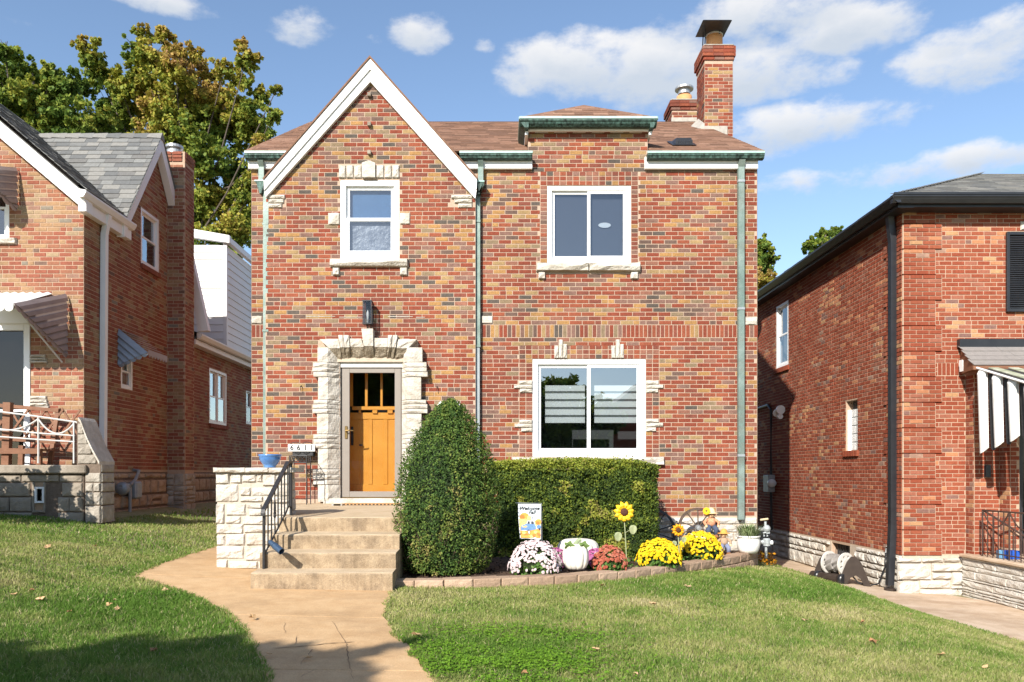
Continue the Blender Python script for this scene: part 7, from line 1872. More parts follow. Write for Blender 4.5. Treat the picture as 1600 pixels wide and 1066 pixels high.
tag(leaves('seedling', C, NR.uniform(.03, .06, 90), M_LEAFG, NR.random(90), None, 'stuff', out=np.tile([0, -.4, 1], (90, 1)), spread=.6, aspect=.7), 'small green seedling at the foot of the large sunflower stake', 'plant')

# garden flag
yf = 9.75
FL_ = thing('garden_flag', 'small garden flag reading Welcome Fall with a blue pickup and pumpkins', 'flag', P(846, 862, yf))
m = MB(); m.tube([P(847, 880, yf), P(846, 786.5, yf), P(806, 786, yf)], .005, 6); m.build('pole', M_METER, FL_)
fx0, fx1, fz0, fz1 = PX(809.5, yf), PX(845, yf), PZ(842.5, yf), PZ(787.5, yf)
fw, fh = fx1 - fx0, fz1 - fz0
def wave(u, v): return yf - .012 + .012 * math.sin(u * 5 + v * 2) * (1 - v) - .004
def warp(u, v, d=0): return (fx0 + fw * (u + (.09 * (1 - v) ** 2 * (1 - u))), wave(u, v) - d, fz0 + fh * (v + .02 * (1 - u) * (1 - v)))
m = MB(); nu, nv = 8, 10
m.add([warp(i / nu, j / nv) for j in range(nv + 1) for i in range(nu + 1)], [(j * (nu + 1) + i, j * (nu + 1) + i + 1, (j + 1) * (nu + 1) + i + 1, (j + 1) * (nu + 1) + i) for j in range(nv) for i in range(nu)])
FC = m.build('cloth', pm('pale_blue_print', (.62, .70, .76), (.72, .76, .78), 30, .8), FL_, smooth=True)
PRN = [pm('print_yellow', (.72, .55, .12), (.75, .64, .30), 60, .8), pm('print_orange', (.72, .27, .05), (.74, .42, .10), 70, .8), pm('print_blue', (.10, .21, .48), (.18, .33, .60), 60, .8), pm('print_dark', (.06, .075, .10), None, rough=.8), pm('print_white', (.70, .70, .68), None, rough=.8), pm('print_red_orange', (.70, .16, .04), (.70, .25, .07), 70, .8), pm('print_barn', (.62, .47, .42), (.66, .55, .50), 70, .8)]
pr_ = MB(); lay = [0.0012]
def shape(mi, pts):
    lay[0] += .00025; pr_.m = mi
    # cut to a small grid so that it follows the cloth
    c = (sum(p[0] for p in pts) / len(pts), sum(p[1] for p in pts) / len(pts)); b = len(pts)
    ring = []
    for (a, q), (a2, q2) in zip(pts, pts[1:] + pts[:1]):
        ring += [(a + (a2 - a) * t, q + (q2 - q) * t) for t in (0, .5)]
    mid = [((a + c[0]) / 2, (q + c[1]) / 2) for a, q in ring]; n = len(ring)
    vs = [warp(a, q, lay[0]) for a, q in ring + mid + [c]]
    pr_.add(vs, [(i, (i + 1) % n, n + (i + 1) % n, n + i) for i in range(n)] + [(n + i, n + (i + 1) % n, 2 * n) for i in range(n)])
def ell(cx, cy, rx, ry, n=10): return [(cx + rx * math.cos(2 * math.pi * i / n), cy + ry * math.sin(2 * math.pi * i / n)) for i in range(n)]
shape(0, [(.02, .33), (.98, .33), (.98, .57), (.02, .57)]); shape(1, [(.03, .02), (.98, .02), (.98, .34), (.03, .34)])
shape(1, ell(.27, .65, .2, .1)); shape(5, ell(.16, .62, .12, .07)); shape(0, ell(.48, .615, .1, .05)); shape(6, [(.68, .58), (.96, .58), (.96, .68), (.86, .75), (.7, .68)]); shape(3, [(.62, .575), (.655, .575), (.655, .635), (.62, .635)])
shape(1, ell(.88, .49, .14, .08)); shape(5, ell(.85, .46, .1, .05)); shape(4, [(.34, .4), (.4, .52), (.72, .53), (.74, .4)]); shape(3, [(.38, .42), (.42, .505), (.5, .505), (.5, .42)]); shape(3, [(.56, .42), (.56, .505), (.67, .505), (.69, .42)])
shape(2, [(.06, .27), (.1, .36), (.34, .43), (.72, .43), (.76, .37), (.78, .28), (.5, .24), (.1, .24)]); shape(2, ell(.42, .3, .14, .07)); shape(2, ell(.9, .35, .1, .06)); shape(3, ell(.44, .2, .06, .07)); shape(4, ell(.45, .19, .035, .05)); shape(3, ell(.93, .29, .04, .04)); shape(4, [(.04, .245), (.34, .245), (.34, .228), (.04, .228)])
for a, q, mi in ((.15, .08, 1), (.3, .12, 5), (.3, .06, 1), (.55, .07, 0), (.68, .1, 5), (.82, .08, 1), (.9, .13, 5), (.75, .2, 0), (.2, .17, 0)): shape(mi, ell(a, q, .09, .045, 8))
pr_.build('printed_picture', PRN, FC)
t = textobj('lettering', 'Welcome', .062, V(fx0 + fw * .48, yf - .022, fz0 + fh * .875), M_INK, FC, shear=.35, ext=.0005)
t = textobj('lettering', 'Fall', .062, V(fx0 + fw * .60, yf - .022, fz0 + fh * .76), M_INK, FC, shear=.35, ext=.0005)

# wagon wheels leaning on the wall
def wheel(px, py, r_px, y, label, mat, tilt=.18):
    c = P(px, py, y); r = r_px * y / F
    T0 = thing('wagon_wheel', label, 'wheel', (c.x, y, c.z - r), 'wagon wheels leaning on the brick wall')
    def w(a, rr, d=0): return (c.x + rr * math.cos(a), y + rr * math.sin(a) * tilt + d, c.z + rr * math.sin(a))
    m = MB(); n = 32
    vs = []
    for i in range(n):
        a = 2 * math.pi * i / n; vs += [w(a, r, -.02), w(a, r - .035, -.02), w(a, r - .035, .025), w(a, r, .025)]
    m.add(vs, [(4 * i + k, 4 * i + (k + 1) % 4, 4 * ((i + 1) % n) + (k + 1) % 4, 4 * ((i + 1) % n) + k) for i in range(n) for k in range(4)]); m.build('rim', mat, T0)
    for k in range(10):
        a = 2 * math.pi * k / 10 + .3; m = MB(); m.tube([w(a, .03), w(a, r - .03)], .010, 6); m.build('spoke', mat, T0)
    m = MB(); m.lathe(w(0, 0, .03), [(.001, 0), (.045, 0), (.05, .03), (.035, .08), (.001, .085)], 12, axis=V(0, -1, 0)); m.build('hub', M_METER, T0)
wheel(1091, 825, 31, 12.35, 'wagon wheel leaning on the white stones behind the scarecrow dolls', pm('weathered_dark_wood', (.06, .04, .03), (.12, .085, .065), 20, .8))
wheel(1019, 831, 37, 12.6, 'black wagon wheel in shade close to the hedge end', M_IRON)

# straw dolls
def doll(px, py_foot, y, h, label, hat, shirt, pants, face=M_SKIN):
    c = P(px, py_foot, y); s = h
    T0 = thing('scarecrow_doll', label, 'doll', c, 'scarecrow dolls by the wagon wheel')
    def q(x, z, d=0): return (c.x + x * s, y + d * s, c.z + z * s)
    m = MB()
    for sx in (-1, 1): m.ball(q(sx * .13, .07, -.2), .10 * s, .13 * s, .075 * s, 10)
    m.build('boot', M_BOOT, T0, smooth=True)
    m = MB()
    for sx in (-1, 1): m.tube([q(sx * .06, .40, -.02), q(sx * .13, .30, -.16), q(sx * .13, .12, -.17)], [.1 * s, .085 * s, .075 * s], 9)
    m.ball(q(0, .42), .15 * s, .12 * s, .1 * s, 10); m.build('trousers', pants, T0, smooth=True)
    m = MB(); m.lathe(q(0, .40), [(.13 * s, 0), (.15 * s, .1 * s), (.13 * s, .24 * s), (.05 * s, .29 * s)], 12)
    for sx in (-1, 1): m.tube([q(sx * .1, .62), q(sx * .24, .52, -.06), q(sx * .2, .42, -.16)], [.06 * s, .055 * s, .05 * s], 8)
    m.build('shirt', shirt, T0, smooth=True)
    m = MB()
    for sx in (-1, 1): m.ball(q(sx * .2, .40, -.18), .045 * s, n=8)
    m.build('mitten', M_STRAW, T0)
    m = MB(); m.ball(q(0, .77, -.02), .12 * s, .11 * s, .125 * s, 14); hd_ = m.build('head', face, T0, smooth=True)
    m = MB()
    for sx in (-1, 1): m.ball(q(sx * .045, .79, -.125), .013 * s, n=6)
    m.tube([q(-.05, .725, -.115), q(0, .705, -.13), q(.05, .725, -.115)], .006 * s, 5); m.build('features', M_INK, hd_)
    m = MB(); m.ball(q(0, .765, -.135), .018 * s, n=6); m.build('nose', M_ORANGEC, hd_)
    m = MB()
    for k in range(26): a = R.uniform(-.2, math.pi + .2) if k % 2 else R.uniform(0, 6.28); m.tube([q(.1 * math.cos(a), .82, .1 * math.sin(a)), q(.16 * math.cos(a), .72 + R.uniform(-.03, .02), .15 * math.sin(a) - .02)], .008 * s, 4)
    m.build('straw_hair', M_STRAW, T0, kind='stuff')
    m = MB(); m.lathe(q(0, .83), [(.24 * s, -.012 * s), (.235 * s, .005 * s), (.13 * s, .02 * s), (.11 * s, .12 * s), (.06 * s, .17 * s), (.001, .18 * s)], 16); m.build('hat', hat, T0, smooth=True)
    return T0, q
D1, q = doll(1111, 841, 12.2, .46, 'straw hatted scarecrow doll with a sunflower, sitting high by the wheel', M_STRAW, M_PLAID, M_BLUEC)
m = MB(); cc = V(*q(-.2, .9, -.2))
for k in range(8): a = 2 * math.pi * k / 8; m.ball((cc.x + .035 * math.cos(a), cc.y, cc.z + .035 * math.sin(a)), .024, .012, .024, 6)
m.build('hat_flower', M_SUNF, D1)
D2, q = doll(1131, 868, 12.0, .40, 'orange hatted scarecrow doll in blue overalls with brown boots', M_ORANGEC, M_BROWNC, M_DENIM)
D3, q = doll(1112, 869, 12.15, .33, 'blue capped scarecrow doll holding an orange pumpkin', M_BLUEC, M_BROWNC, M_BROWNC)
m = MB(); c = P(1110, 843, 11.92); m.lathe((c.x, c.y, c.z - .05), [(.001, .01), (.05, .005), (.068, .045), (.055, .085), (.001, .085)], 24, rib=lambda a: .94 + .08 * abs(math.cos(4 * a))); o = m.build('small_pumpkin', M_PUMPO, smooth=True); tag(o, 'small orange pumpkin held by the blue capped doll', 'pumpkin')
m = MB(); c = P(1078, 839, 12.1)
for k in range(3): m.ball((c.x + (k - 1) * .06, 12.1, c.z - .03 - .015 * k), .07, .05, .055, 10)
tag(m.build('felt_pumpkin', M_ORANGEC, smooth=True), 'soft orange cloth pumpkin resting behind the rear yellow flowers', 'ornament')
m = MB(); m.bbox(PX(1082, 12.2), PX(1104, 12.2), 12.1, 12.4, -1.2, PZ(838, 12.2), .03); tag(m.build('straw_bale', M_STRAW), 'small straw bale under the scarecrow dolls by the wheel', 'straw bale')

# white planter with sage green plant, and the faucet at the corner
py_ = 12.02; cx = PX(1169.5, py_); zb = -1.19
TP = thing('planter', 'white ribbed planter with a sage green plant on the border end', 'planter', (cx, py_, zb))
m = MB(); hh = .262; m.lathe((cx, py_, zb), [(.115, 0), (.15, .05), (.168, .13), (.165, .2), (.155, .235), (.172, .24), (.172, hh), (.155, hh), (.15, .22), (.001, .215)], 48, rib=lambda a: 1 + .018 * math.cos(a * 22)); m.build('pot', M_TERRAW, TP, smooth=True)
m = MB(); n = 420; bl_ = []
for k in range(n):
    a = R.uniform(0, 6.28); r0 = .12 * math.sqrt(R.random()); p = V(cx + r0 * math.cos(a), py_ + r0 * math.sin(a), zb + .22); out = V(math.cos(a), math.sin(a), 0) * R.uniform(.03, .2); h = R.uniform(.05, .24)
    t = p + out + V(0, 0, h); md = p + out * .4 + V(0, 0, h * .75); s = V(-math.sin(a), math.cos(a), 0) * .006; m.tint = R.random() * .99
    m.add([p - s, p + s, md + s, md - s, t], [(0, 1, 2, 3), (3, 2, 4)])
m.build('leaves', M_SAGE, TP, kind='stuff')
VF = thing('gas_valve', 'grey gas valve pipework with tan handle at the house corner', 'valve', (4.2, 12.75, -1.2))
m = MB(); vx = PX(1197, 12.7); 
def vp(px, py, y=12.7): return P(px, py, y)
m.tube([vp(1186, 828, 12.85), vp(1197, 827), vp(1200, 829), vp(1200, 834)], .032, 10); m.tube([vp(1196, 815), vp(1196, 826)], .02, 8); m.ball(vp(1198, 826), .06, .06, .06, 12); m.tube([vp(1186, 848, 12.85), vp(1192, 847), vp(1200, 847)], .035, 10); m.lathe(vp(1198, 853), [(.055, 0), (.055, .03), (.06, .04), (.06, .1), (.045, .12)], 12)
for s in (-2, 3): m.tube([vp(1196 + s, 838), vp(1195 + s, 833), vp(1199 + s, 832)], .018, 8)
m.build('pipe', M_VALVEC, VF, smooth=False)
m = MB(); m.tube([vp(1188, 812.5), vp(1200, 811)], .017, 8); m.build('handle', M_TANPL, VF)
m = MB(); m.lathe(vp(1202, 848), [(.001, 0), (.035, 0), (.035, .05), (.001, .05)], 12, axis=V(1, 0, 0)); m.build('white_cap', M_VINYL, VF)
m = MB(); m.tube([vp(1197, 855), vp(1197, 872)], .02, 8); m.build('standpipe', M_VALVEC, VF)
# orange marigolds in the shade past the border end
C = [(PX(1196 + R.uniform(-4, 12), 13.2), 13.2 + R.uniform(-.2, .4), g1(4.3, 13.2) + R.uniform(.02, .2)) for _ in range(260)]
tag(leaves('marigold_patch', C, NR.uniform(.03, .06, len(C)), petal('dark_orange_petal', (.45, .16, .01), (.60, .26, .015), (.10, .13, .02)), NR.random(len(C)), None, 'stuff'), 'clump of dark orange flowers in shade past the bed border', 'flower')

# hose reel with hose by the right house
HRL = thing('hose_reel', 'brown plastic hose reel cart with off white drum by the right house', 'hose reel', (5.95, 15, -1.9))
y0h = 14.2
def hp_(px, py, y): return P(px, py, y)
A0, B0 = V(5.55, 15.9, 0), V(6.05, 14.15, 0)
xm = 5.98; g0_ = -1.885
hub = P(1331, 885, 14.05); 
def cart_side(c, off):
    """arched leg: two feet and a crown, cut from a thick sheet"""
    ux = V(.72, -.30, 0).normalized()
    pts = [(-.22, 0), (-.22, .08), (-.10, .40), (-.03, .49), (.06, .48), (.13, .38), (.27, .02), (.27, 0), (.17, 0), (.11, .13), (.04, .18), (-.04, .14), (-.1, .02), (-.1, 0)]
    m = MB(); n = V(-.30, -.72, 0).normalized(); m.prism([c + ux * u + V(0, 0, z) + n * off for u, z in pts], n * .07); return m
base = V(PX(1333, 13.5), 13.5, g0_)
cart_side(base, 0).build('side_frame', M_RUBBER, HRL); nb_ = V(-.30, .72, 0).normalized(); base = base
b2 = base + V(-.26, .50, 0); cart_side(b2, 0).build('side_frame', M_RUBBER, HRL)
m = MB(); m.tube([base + V(-.2, .08, .1), b2 + V(-.2, .08, .1)], .085, 12); m.build('crossbar', M_RUBBER, HRL)
ax_ = (b2 - base).normalized()
for t, nm in ((.08, 'wheel'), (.95, 'wheel')):
    m = MB(); c = base + (b2 - base) * t + V(-.16, .0, .1) - ax_ * .06; m.lathe(c, [(.001, 0), (.09, 0), (.1, .015), (.1, .055), (.09, .07), (.001, .07)], 20, axis=ax_); m.build(nm, M_BLACK, HRL)
dc = (base + b2) / 2 + V(-.03, 0, .35)
for s in (-1, 1):
    c = dc + ax_ * s * .17; m = MB(); q_ = ax_.to_track_quat('Z', 'Y')
    n = 28; vs = []
    for i in range(n):
        a = 2 * math.pi * i / n
        for rr in (.195, .15): 
            for d in (-.012, .012): vs.append(c + q_ @ V(rr * math.cos(a), rr * math.sin(a), d))
    m.add(vs, [f for i in range(n) for j in [(i + 1) % n] for f in ((4 * i, 4 * i + 2, 4 * j + 2, 4 * j), (4 * i + 1, 4 * j + 1, 4 * j + 3, 4 * i + 3), (4 * i, 4 * j, 4 * j + 1, 4 * i + 1), (4 * i + 2, 4 * i + 3, 4 * j + 3, 4 * j + 2))])
    for k in range(8):
        a = 2 * math.pi * k / 8; u = q_ @ V(math.cos(a), math.sin(a), 0); w = q_ @ V(-math.sin(a), math.cos(a), 0)
        p, r = c + u * .05, c + u * .18; m.hexa([p - w * .025 - ax_ * .01, p + w * .025 - ax_ * .01, p + w * .025 + ax_ * .01, p - w * .025 + ax_ * .01, r - w * .035 - ax_ * .01, r + w * .035 - ax_ * .01, r + w * .035 + ax_ * .01, r - w * .035 + ax_ * .01])
    m.lathe(c - ax_ * .015, [(.001, 0), (.09, 0), (.09, .03), (.001, .03)], 16, axis=ax_); m.build('drum_flange', M_REELW, HRL)
m = MB(); pts = [dc + ax_ * (-.14 + .28 * (t / 140)) * (1 if (t // 70) % 2 == 0 else 1) + (q_ @ V((.12 + .02 * (t // 70)) * math.cos(t * .62), (.12 + .02 * (t // 70)) * math.sin(t * .62), 0)) for t in range(140)]
m.tube(pts, .022, 6); m.build('wound_hose', M_HOSE, HRL)
fz = P(1375, 858, 13.25)
m = MB(); hpts = [V(XQ - .06, 13.25, fz.z - .05), V(XQ - .07, 13.25, fz.z - .3), V(XQ - .08, 13.28, -1.6), V(XQ - .13, 13.35, -1.83), V(XQ - .25, 13.45, -1.88), V(XQ - .4, 13.5, -1.84), V(XQ - .5, 13.55, -1.7), V(XQ - .62, 13.7, -1.5)]
m.tube(hpts, .014, 7); tag(m.build('garden_hose', M_HOSEB, smooth=True), 'black hose looping from the wall faucet to the reel', 'hose')
m = MB(); m.tube([V(XQ, 13.25, fz.z), V(XQ - .06, 13.25, fz.z), V(XQ - .06, 13.25, fz.z - .06)], .016, 7); m.lathe(V(XQ - .04, 13.25, fz.z + .02), [(.001, .02), (.03, .02), (.03, .03), (.001, .03)], 10); m.build('wall_faucet', M_GALV, HR)
# ------------------------------------------------------------------ trees
def tree(base, clusters, label, name='maple_tree', leaf=(.10, .17), dens=900, tint=lambda p: .35, trunk=.22, group=None, mat=None, flat=1.0, cat='tree', spread=.75):
    """clusters: (centre, radius); limbs reach from the trunk to each of them"""
    T0 = thing(name, label, cat, base, group); base = Vector(base)
    top = max(c[0].z for c in clusters); cx = sum(c[0].x for c in clusters) / len(clusters); cy = sum(c[0].y for c in clusters) / len(clusters)
    low = min(c[0].z for c in clusters)
    m = MB(); fork = V(base.x * .6 + cx * .4, base.y * .6 + cy * .4, base.z + (low - base.z) * .85 + .3)
    crown_mid = V(cx, cy, (low + top) / 2); hi = V(cx, cy, low + (top - low) * .72)
    m.tube([base - V(0, 0, .3), base + (fork - base) * .5 + V(R.uniform(-.1, .1), 0, 0), fork, crown_mid, hi], [trunk * 1.3, trunk, trunk * .85, trunk * .5, trunk * .08], 10)
    for c, r in clusters:
        s = fork.lerp(crown_mid, min(1, max(0, R.uniform(-.2, .9)))) if c.z > fork.z else fork
        k = s.lerp(c, .5) + V(R.uniform(-.2, .2), R.uniform(-.2, .2), -.15 * (c - s).length * R.random())
        if R.random() < .45 and r < 1.2: continue
        m.tube([s, k, c, c + (c - k).normalized() * r * .3], [trunk * .2, trunk * .13, trunk * .06, .008], 6)
        for q in range(4):
            d = V(R.gauss(0, 1), R.gauss(0, 1), R.gauss(.3, 1)).normalized(); m.tube([c, c + d * r * .9], [trunk * .07, .008], 4, caps=False)
    m.build('trunk', M_BARK, T0)
    Cs = []; Ts = []; Ns = []
    for c, r in clusters:
        n = int(dens * r * r * 5.4) + 120; ns = max(16, int(95 * r))
        sub = [(c + V(R.gauss(0, 1), R.gauss(0, 1), R.gauss(0, .8)).normalized() * r * R.uniform(.15, 1.12), r * R.uniform(.12, .28)) for _ in range(ns)]
        for _ in range(n):
            s, rr = R.choice(sub); d = V(R.gauss(0, 1), R.gauss(0, 1), R.gauss(0, 1) * flat)
            d = d.normalized() * rr * R.random() ** .4; p = s + d
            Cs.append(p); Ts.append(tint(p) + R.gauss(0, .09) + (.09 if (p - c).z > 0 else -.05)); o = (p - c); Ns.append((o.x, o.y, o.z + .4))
    Ns = np.array(Ns); Ns /= np.linalg.norm(Ns, axis=1, keepdims=True) + 1e-6
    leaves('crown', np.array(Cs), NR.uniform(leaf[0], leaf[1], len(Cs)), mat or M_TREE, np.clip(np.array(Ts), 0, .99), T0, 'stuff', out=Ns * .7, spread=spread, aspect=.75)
    return T0
def cl(lst, y, jit=1.2): return [(P(px, py, y + R.uniform(-jit, jit)), r * y / F) for px, py, r in lst]
yA = 25.0
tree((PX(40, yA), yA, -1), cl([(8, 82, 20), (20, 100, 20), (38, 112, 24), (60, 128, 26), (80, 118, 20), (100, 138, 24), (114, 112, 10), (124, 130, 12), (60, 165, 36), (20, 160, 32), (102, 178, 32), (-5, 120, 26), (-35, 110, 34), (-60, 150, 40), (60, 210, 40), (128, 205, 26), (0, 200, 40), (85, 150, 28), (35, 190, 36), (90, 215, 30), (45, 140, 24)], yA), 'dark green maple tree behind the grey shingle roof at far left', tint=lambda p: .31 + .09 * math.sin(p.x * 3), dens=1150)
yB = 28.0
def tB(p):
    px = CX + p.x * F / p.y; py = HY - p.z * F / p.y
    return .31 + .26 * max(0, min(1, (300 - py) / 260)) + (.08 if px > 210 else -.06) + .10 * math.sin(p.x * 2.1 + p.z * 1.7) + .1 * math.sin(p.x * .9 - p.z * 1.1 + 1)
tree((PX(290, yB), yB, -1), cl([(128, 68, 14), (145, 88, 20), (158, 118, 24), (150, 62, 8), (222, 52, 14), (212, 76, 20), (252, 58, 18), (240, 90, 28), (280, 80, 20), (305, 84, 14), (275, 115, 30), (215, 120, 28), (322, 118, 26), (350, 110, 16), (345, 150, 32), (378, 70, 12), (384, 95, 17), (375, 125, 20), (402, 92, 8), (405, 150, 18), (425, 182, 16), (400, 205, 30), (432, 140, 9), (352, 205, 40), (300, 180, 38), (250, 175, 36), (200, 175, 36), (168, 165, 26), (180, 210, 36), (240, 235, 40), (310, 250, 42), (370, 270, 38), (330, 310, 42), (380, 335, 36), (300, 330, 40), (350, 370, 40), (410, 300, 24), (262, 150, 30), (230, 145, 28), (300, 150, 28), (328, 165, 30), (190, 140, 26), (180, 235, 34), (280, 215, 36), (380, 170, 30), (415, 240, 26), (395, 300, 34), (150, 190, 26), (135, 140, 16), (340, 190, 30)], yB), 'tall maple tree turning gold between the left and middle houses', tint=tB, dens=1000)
yC = 31.0
tree((PX(1196, yC), yC, -2), cl([(1192, 385, 17), (1205, 405, 11), (1180, 400, 22), (1170, 420, 30), (1196, 415, 12)], yC, .5), 'small green tree beyond the gap right of the middle house', tint=lambda p: .30, dens=1600)
tree((PX(1192, 26), 26, -2), cl([(1188, 435, 16), (1205, 438, 13), (1178, 440, 20), (1200, 460, 18)], 26, .4), 'yellowing low tree in the gap beside the right house roof', tint=lambda p: .72, dens=1800, leaf=(.1, .16))
yD = 36.0
tree((PX(1290, yD), yD, -2), cl([(1262, 385, 13), (1285, 372, 13), (1300, 365, 10), (1280, 392, 18), (1312, 358, 6), (1300, 390, 18)], yD, .5), 'distant loose green tree above the right house gutter', tint=lambda p: .26, dens=1700)

# trees and a house across the street, behind the camera: they shade the near lawn and show in the glass
def shade(px, py, H):
    x, y = gp(px, py); z = g1(x, y); return V(x, y, z) - SUN_DIR * (H / -SUN_DIR.z)
sh = [(-200, 1090, .8, 5.2), (-60, 1075, .7, 4.6), (40, 1068, .5, 4.2), (130, 1052, .42, 4.6), (215, 1036, .34, 5.0), (290, 1022, .3, 5.2), (350, 1020, .28, 5.2), (390, 1020, .22, 5.3), (180, 1075, .6, 4.4), (300, 1056, .42, 5.0), (390, 1056, .4, 4.9), (460, 1062, .28, 5.0),
      (452, 1021, .2, 5.3), (500, 1034, .17, 5.5), (545, 1030, .14, 5.6), (590, 1018, .12, 5.8), (650, 1004, .1, 6.0), (100, 1130, .9, 4.2), (300, 1130, .8, 4.6)]
tree((-6.2, -4.2, g1(-6.2, -4.2)), [(shade(a, b, h), r) for a, b, r, h in sh], 'street tree behind the camera whose shadow falls on the near lawn', leaf=(.08, .13), dens=3400, tint=lambda p: .3, name='street_tree')
HB = thing('hedge', 'long dark hedge added across the street to fill gaps in window reflections', 'hedge', (0, -18.5, -1.9))  # unseen hedge added to darken a bright gap mirrored in the window
nn_ = 26000; X_ = NR.uniform(-18, 18, nn_); Z_h = NR.random(nn_); Y_ = -18.5 + NR.uniform(-.5, .5, nn_)
leaves('foliage', np.stack([X_, Y_, -1.9 + Z_h * (2.6 + .5 * vnoise(X_ * .7 + 40, X_ * 0, 5))], 1), NR.uniform(.16, .28, nn_), M_HEDGE, NR.random(nn_) * .3, HB, 'stuff')
def bushc(): return [(V(x, 10.15, z), .5) for x in (-8.7, -8.0, -7.3) for z in (-.15, .5)] + [(V(-8.3, 10.1, .95), .42), (V(-7.55, 10.15, .9), .4)]
tree((-7.9, 10.1, -.8), bushc(), 'unseen round bush added beyond the left edge to shade the porch', name='porch_shade_bush', leaf=(.05, .09), dens=2600, tint=lambda p: .2, trunk=.08, cat='shrub')  # bush added out of view so that the left porch lies in shade
for x, y, h, lab in ((-13, -20, 9.5, 'street tree across the road, far left behind the camera'), (-6.5, -22, 9, 'street tree across the road opposite the front door'), (2.6, -20, 6.4, 'street tree across the road opposite the large window'), (15, -23, 9, 'street tree across the road, far right behind the camera')):
    c = [(V(x + R.gauss(0, 1.3), y + R.gauss(0, 1.1), -1.5 + h * R.uniform(.35, .95)), R.uniform(.8, 1.4)) for _ in range(20)]
    tree((x, y, -1.9), c, lab, leaf=(.22, .34), dens=260, tint=lambda p: .25, name='street_tree')
HX = thing('brick_house', 'brick house across the street behind the camera with a steep roof', 'house', (10, -27, -1.9))
m = MB(); m.prism([V(4.6, -24, -2), V(15, -24, -2), V(15, -24, 2.2), V(9.8, -24, 6.2), V(4.6, -24, 2.2)], (0, -9, 0)); m.build('wall', M_BRICK_R, HX)
for s in (-1, 1):
    m = MB(); a = V(9.8, -23.6, 6.35); b = V(9.8 + s * 5.9, -23.6, 1.85); m.prism([a, b, b + V(0, 0, -.22), a + V(0, 0, -.22)], (0, -9.8, 0)); m.build('roof', M_SHG, HX)
for x0, x1, z0, z1 in ((6, 7.6, -.4, 1.3), (9, 10.1, -1.5, .8), (11.6, 13.2, -.4, 1.3), (9, 10.6, 2.6, 4)):
    m = MB(); m.box(x0, x1, -23.98, -23.9, z0, z1); w = m.build('window', M_WHITE, HX); m = MB(); m.box(x0 + .1, x1 - .1, -23.9, -23.88, z0 + .1, z1 - .1); m.build('pane', M_GLASSD, w)
HX2 = thing('brick_house', 'unseen brick house added across the street to darken the front door glass', 'house', (-10, -28, -1.9))  # unseen house added so the storm door mirrors a dark front
m = MB(); m.prism([V(-17, -25, -2), V(-3.6, -25, -2), V(-3.6, -25, 3.6), V(-10.3, -25, 7), V(-17, -25, 3.6)], (0, -9, 0)); m.build('wall', M_BRICK_R, HX2)
for s in (-1, 1):
    m = MB(); p = V(-10.3, -24.6, 7.15); q = V(-10.3 + s * 7.2, -24.6, 3.45); m.prism([p, q, q + V(0, 0, -.22), p + V(0, 0, -.22)], (0, -9.8, 0)); m.build('roof', M_SHG, HX2)
m = MB(); co = [(-60, -16, -1.93), (60, -16, -1.93), (60, -8.5, -1.90), (-60, -8.5, -1.90)]
m.hexa([V(*c) - V(0, 0, .2) for c in co] + [V(*c) + V(0, 0, .08) for c in co]); o = m.build('street', M_ASPH); o['kind'] = 'structure'

# ------------------------------------------------------------------ lawn
def inside_walk(x, y):
    l, r = walk_lr(y); e_ = -.02 + .10 * fbm(x * 5, y * 5, 91, 3); a = (y < 22) & (x > l + e_) & (x < r - e_)
    l2, r2 = rwalk_lr(y); return a | ((x > l2 + .02) & (x < r2 + .5) & (y > 3))
bx_ = np.array([p.x for p in samp]); by_ = np.array([p.y for p in samp])
def blocked(x, y):
    b = inside_walk(x, y)
    b |= (x > -2.56) & (x < -1.05) & (y > 8.16)                        # steps
    b |= (x > -3.5) & (x < -1.0) & (y > 9.5)
    fy = np.interp(x, bx_, by_); b |= (x > -1.22) & (x < 4.02) & (y > fy - .035)
    b |= (x > -3.97) & (x < 4.13) & (y > 12.6)
    b |= (x < -6.6) & (y > 12.75); b |= (x < -5.88) & (y > 11.88) & (y < 12.4); b |= (x < -6.1) & (y > 11.9); b |= (x > 6.3)
    return b
def in_view(x, y, pad=60): px = CX + x * F / y; return (px > -pad) & (px < 1600 + pad)
dry_f = lambda x, y: .5 + 1.25 * (.6 * fbm(x * .6 + 11, y * .85 + 7, 71, 5) + .4 * fbm(x * 3.0 + 5, y * 4.0 + 1, 72, 4) - .5)
def lush(x, y):
    px = CX + x * F / y; h = -G(x, y); pyy = HY + h * F / y
    def g(cx, cy, rx, ry): return np.exp(-(((px - cx) / rx) ** 2 + ((pyy - cy) / ry) ** 2))
    return np.clip(g(790, 1025, 140, 32) + .8 * g(1300, 925, 90, 20) + .8 * g(220, 950, 150, 30) + .75 * g(150, 1050, 280, 36) + .5 * g(1130, 905, 80, 16) + .6 * g(330, 880, 100, 16) + .5 * g(560, 1040, 50, 30), 0, 1)
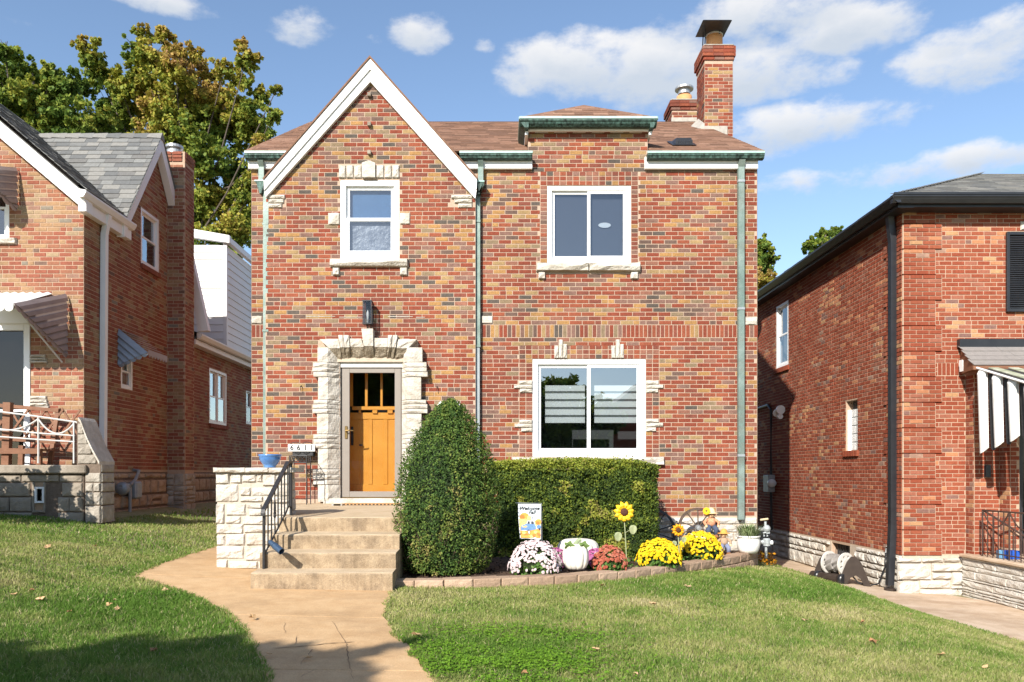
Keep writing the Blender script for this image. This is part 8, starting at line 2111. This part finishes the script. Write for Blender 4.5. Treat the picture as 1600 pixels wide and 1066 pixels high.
def blades(name, n, y0, y1, wmin, wmax, hmin, hmax):
    y = NR.uniform(y0, y1, n) if y1 - y0 < 1e-6 else y0 + (y1 - y0) * NR.random(n)
    n = int(n * 1.25); y = y0 + (y1 - y0) * NR.random(n); x = NR.uniform(-.80, .82, n) * y; k = in_view(x, y, 260) & ~blocked(x, y); x, y = x[k], y[k]; n = len(x)
    z = G(x, y); lu = lush(x, y); d = dry_f(x, y)
    h = NR.uniform(hmin, hmax, n) * (1 + .7 * lu) * (.6 + .8 * fbm(x * 3, y * 3, 75)); w = NR.uniform(wmin, wmax, n) * (1 + .25 * lu)
    a = NR.uniform(0, 2 * math.pi, n); lean = NR.uniform(.15, 1.1, n) * h; b = NR.uniform(0, 2 * math.pi, n)
    dx, dy = np.cos(a) * w / 2, np.sin(a) * w / 2; lx, ly = np.cos(b) * lean, np.sin(b) * lean
    v = np.stack([np.stack([x - dx, y - dy, z - .005], 1), np.stack([x + dx, y + dy, z - .005], 1),
                  np.stack([x + lx * .35 + dx * .8, y + ly * .35 + dy * .8, z + h * .6], 1), np.stack([x + lx * .35 - dx * .8, y + ly * .35 - dy * .8, z + h * .6], 1),
                  np.stack([x + lx, y + ly, z + h * (.95 - .25 * lean / (h + 1e-6) * .5)], 1)], 1).reshape(-1, 3)
    base = (np.arange(n) * 5)[:, None]; idx = (base + np.array([0, 1, 2, 0, 2, 3, 3, 2, 4])).ravel()
    t = .33 + .06 * np.clip(x, -2, 2) / 2 + (d - .5) * 1.5 - .36 * lu + NR.normal(size=n) * .13; straw = NR.random(n) < (.10 + .2 * np.clip(d - .45, 0, 1)) * (1 - lu * .8); t = np.where(straw, NR.uniform(.72, .99, n), t)
    me = npmesh(name, v, idx, 3, M_GRASS, np.repeat(np.clip(t, 0, .99), 3)); return me
gr = [blades('grass', 150000, 4.7, 7.2, .0035, .0065, .025, .05), blades('grass', 170000, 7.2, 10.5, .005, .009, .025, .05), blades('grass', 90000, 10.5, 14.5, .007, .013, .03, .055), blades('grass', 30000, 14.5, 24, .012, .022, .04, .07)]
for me in gr:
    o = bpy.data.objects.new('grass', me); link(o); tag(o, None, None, None, 'stuff')
# clover patch by the walk
n = 7500; px = NR.normal(800, 80, n); py = NR.normal(1030, 24, n)
pts = []
for a, b in zip(px, py):
    if b < 975 or b > 1085: continue
    x, y = PX(a, 1) , 0
    y = 6.0
    for _ in range(6): y = .5 * y + .5 * F * (-g1(PX(a, y), y)) / (b - HY)
    pts.append((PX(a, y), y))
pts = np.array(pts); k = ~blocked(pts[:, 0], pts[:, 1]) & (fbm(pts[:, 0] * 3, pts[:, 1] * 3, 81) > NR.uniform(.34, .6, len(pts))); pts = pts[k]
zc = G(pts[:, 0], pts[:, 1]) + NR.uniform(.025, .06, len(pts))
C = np.repeat(np.stack([pts[:, 0], pts[:, 1], zc], 1), 3, 0); C[:, :2] += NR.normal(size=(len(C), 2)) * .008
leaves('clover', C, NR.uniform(.011, .02, len(C)), M_CLOVER, NR.random(len(C)), None, 'stuff', out=np.tile([0, -.3, 1.3], (len(C), 1)), spread=.45, aspect=.9)
# fallen leaves
spots = [(22, 935), (62, 944), (50, 928), (180, 944), (170, 952), (184, 958), (110, 962), (258, 928), (148, 858), (1020, 950), (1348, 978), (1258, 975), (1470, 1030), (1540, 1050), (1365, 1010), (1075, 922), (940, 921), (930, 1022), (820, 1060), (995, 1062), (395, 972), (480, 1036), (1000, 880), (985, 884), (420, 1030), (75, 860), (240, 1025), (1420, 965), (650, 1000)]
LM = []
for k in range(4):
    m = MB(); m.tint = (k + .5) / 4; n = 10; r = .045
    ring = [V(r * math.cos(2 * math.pi * i / n) * (1.3 if i % 2 == 0 else .75), r * .8 * math.sin(2 * math.pi * i / n) * (1.2 if i % 2 == 0 else .7), .018 + R.uniform(-.014, .022)) for i in range(n)]
    m.add([V(0, 0, .008)] + ring, [(0, 1 + i, 1 + (i + 1) % n) for i in range(n)]); LM.append(m.mesh('fallen_leaf', M_LEAFD))
for i, (a, b) in enumerate(spots):
    x, y = gp(a, b)
    if -1.1 < x < 3.9 and y > bed_front(x)[0] + .1: z = soil(x, y) + .03
    else: z = g1(x, y) + .03
    o = bpy.data.objects.new('fallen_leaf', LM[i % 4]); link(o, None, (x, y, z)); o.rotation_euler = (R.uniform(-.3, .3), R.uniform(-.3, .3), R.uniform(0, 6)); s = R.uniform(.5, .95); o.scale = (s, s, s)
    tag(o, 'dry tan fallen leaf lying on ' + ('the dark mulch of the flower bed' if z > g1(x, y) + .05 else 'the tan front walk' if bool(inside_walk(np.array([x]), np.array([y]))[0]) else 'the left lawn' if x < -1.2 else 'the right lawn'), 'leaf', 'fallen leaves scattered over the lawn and walk')
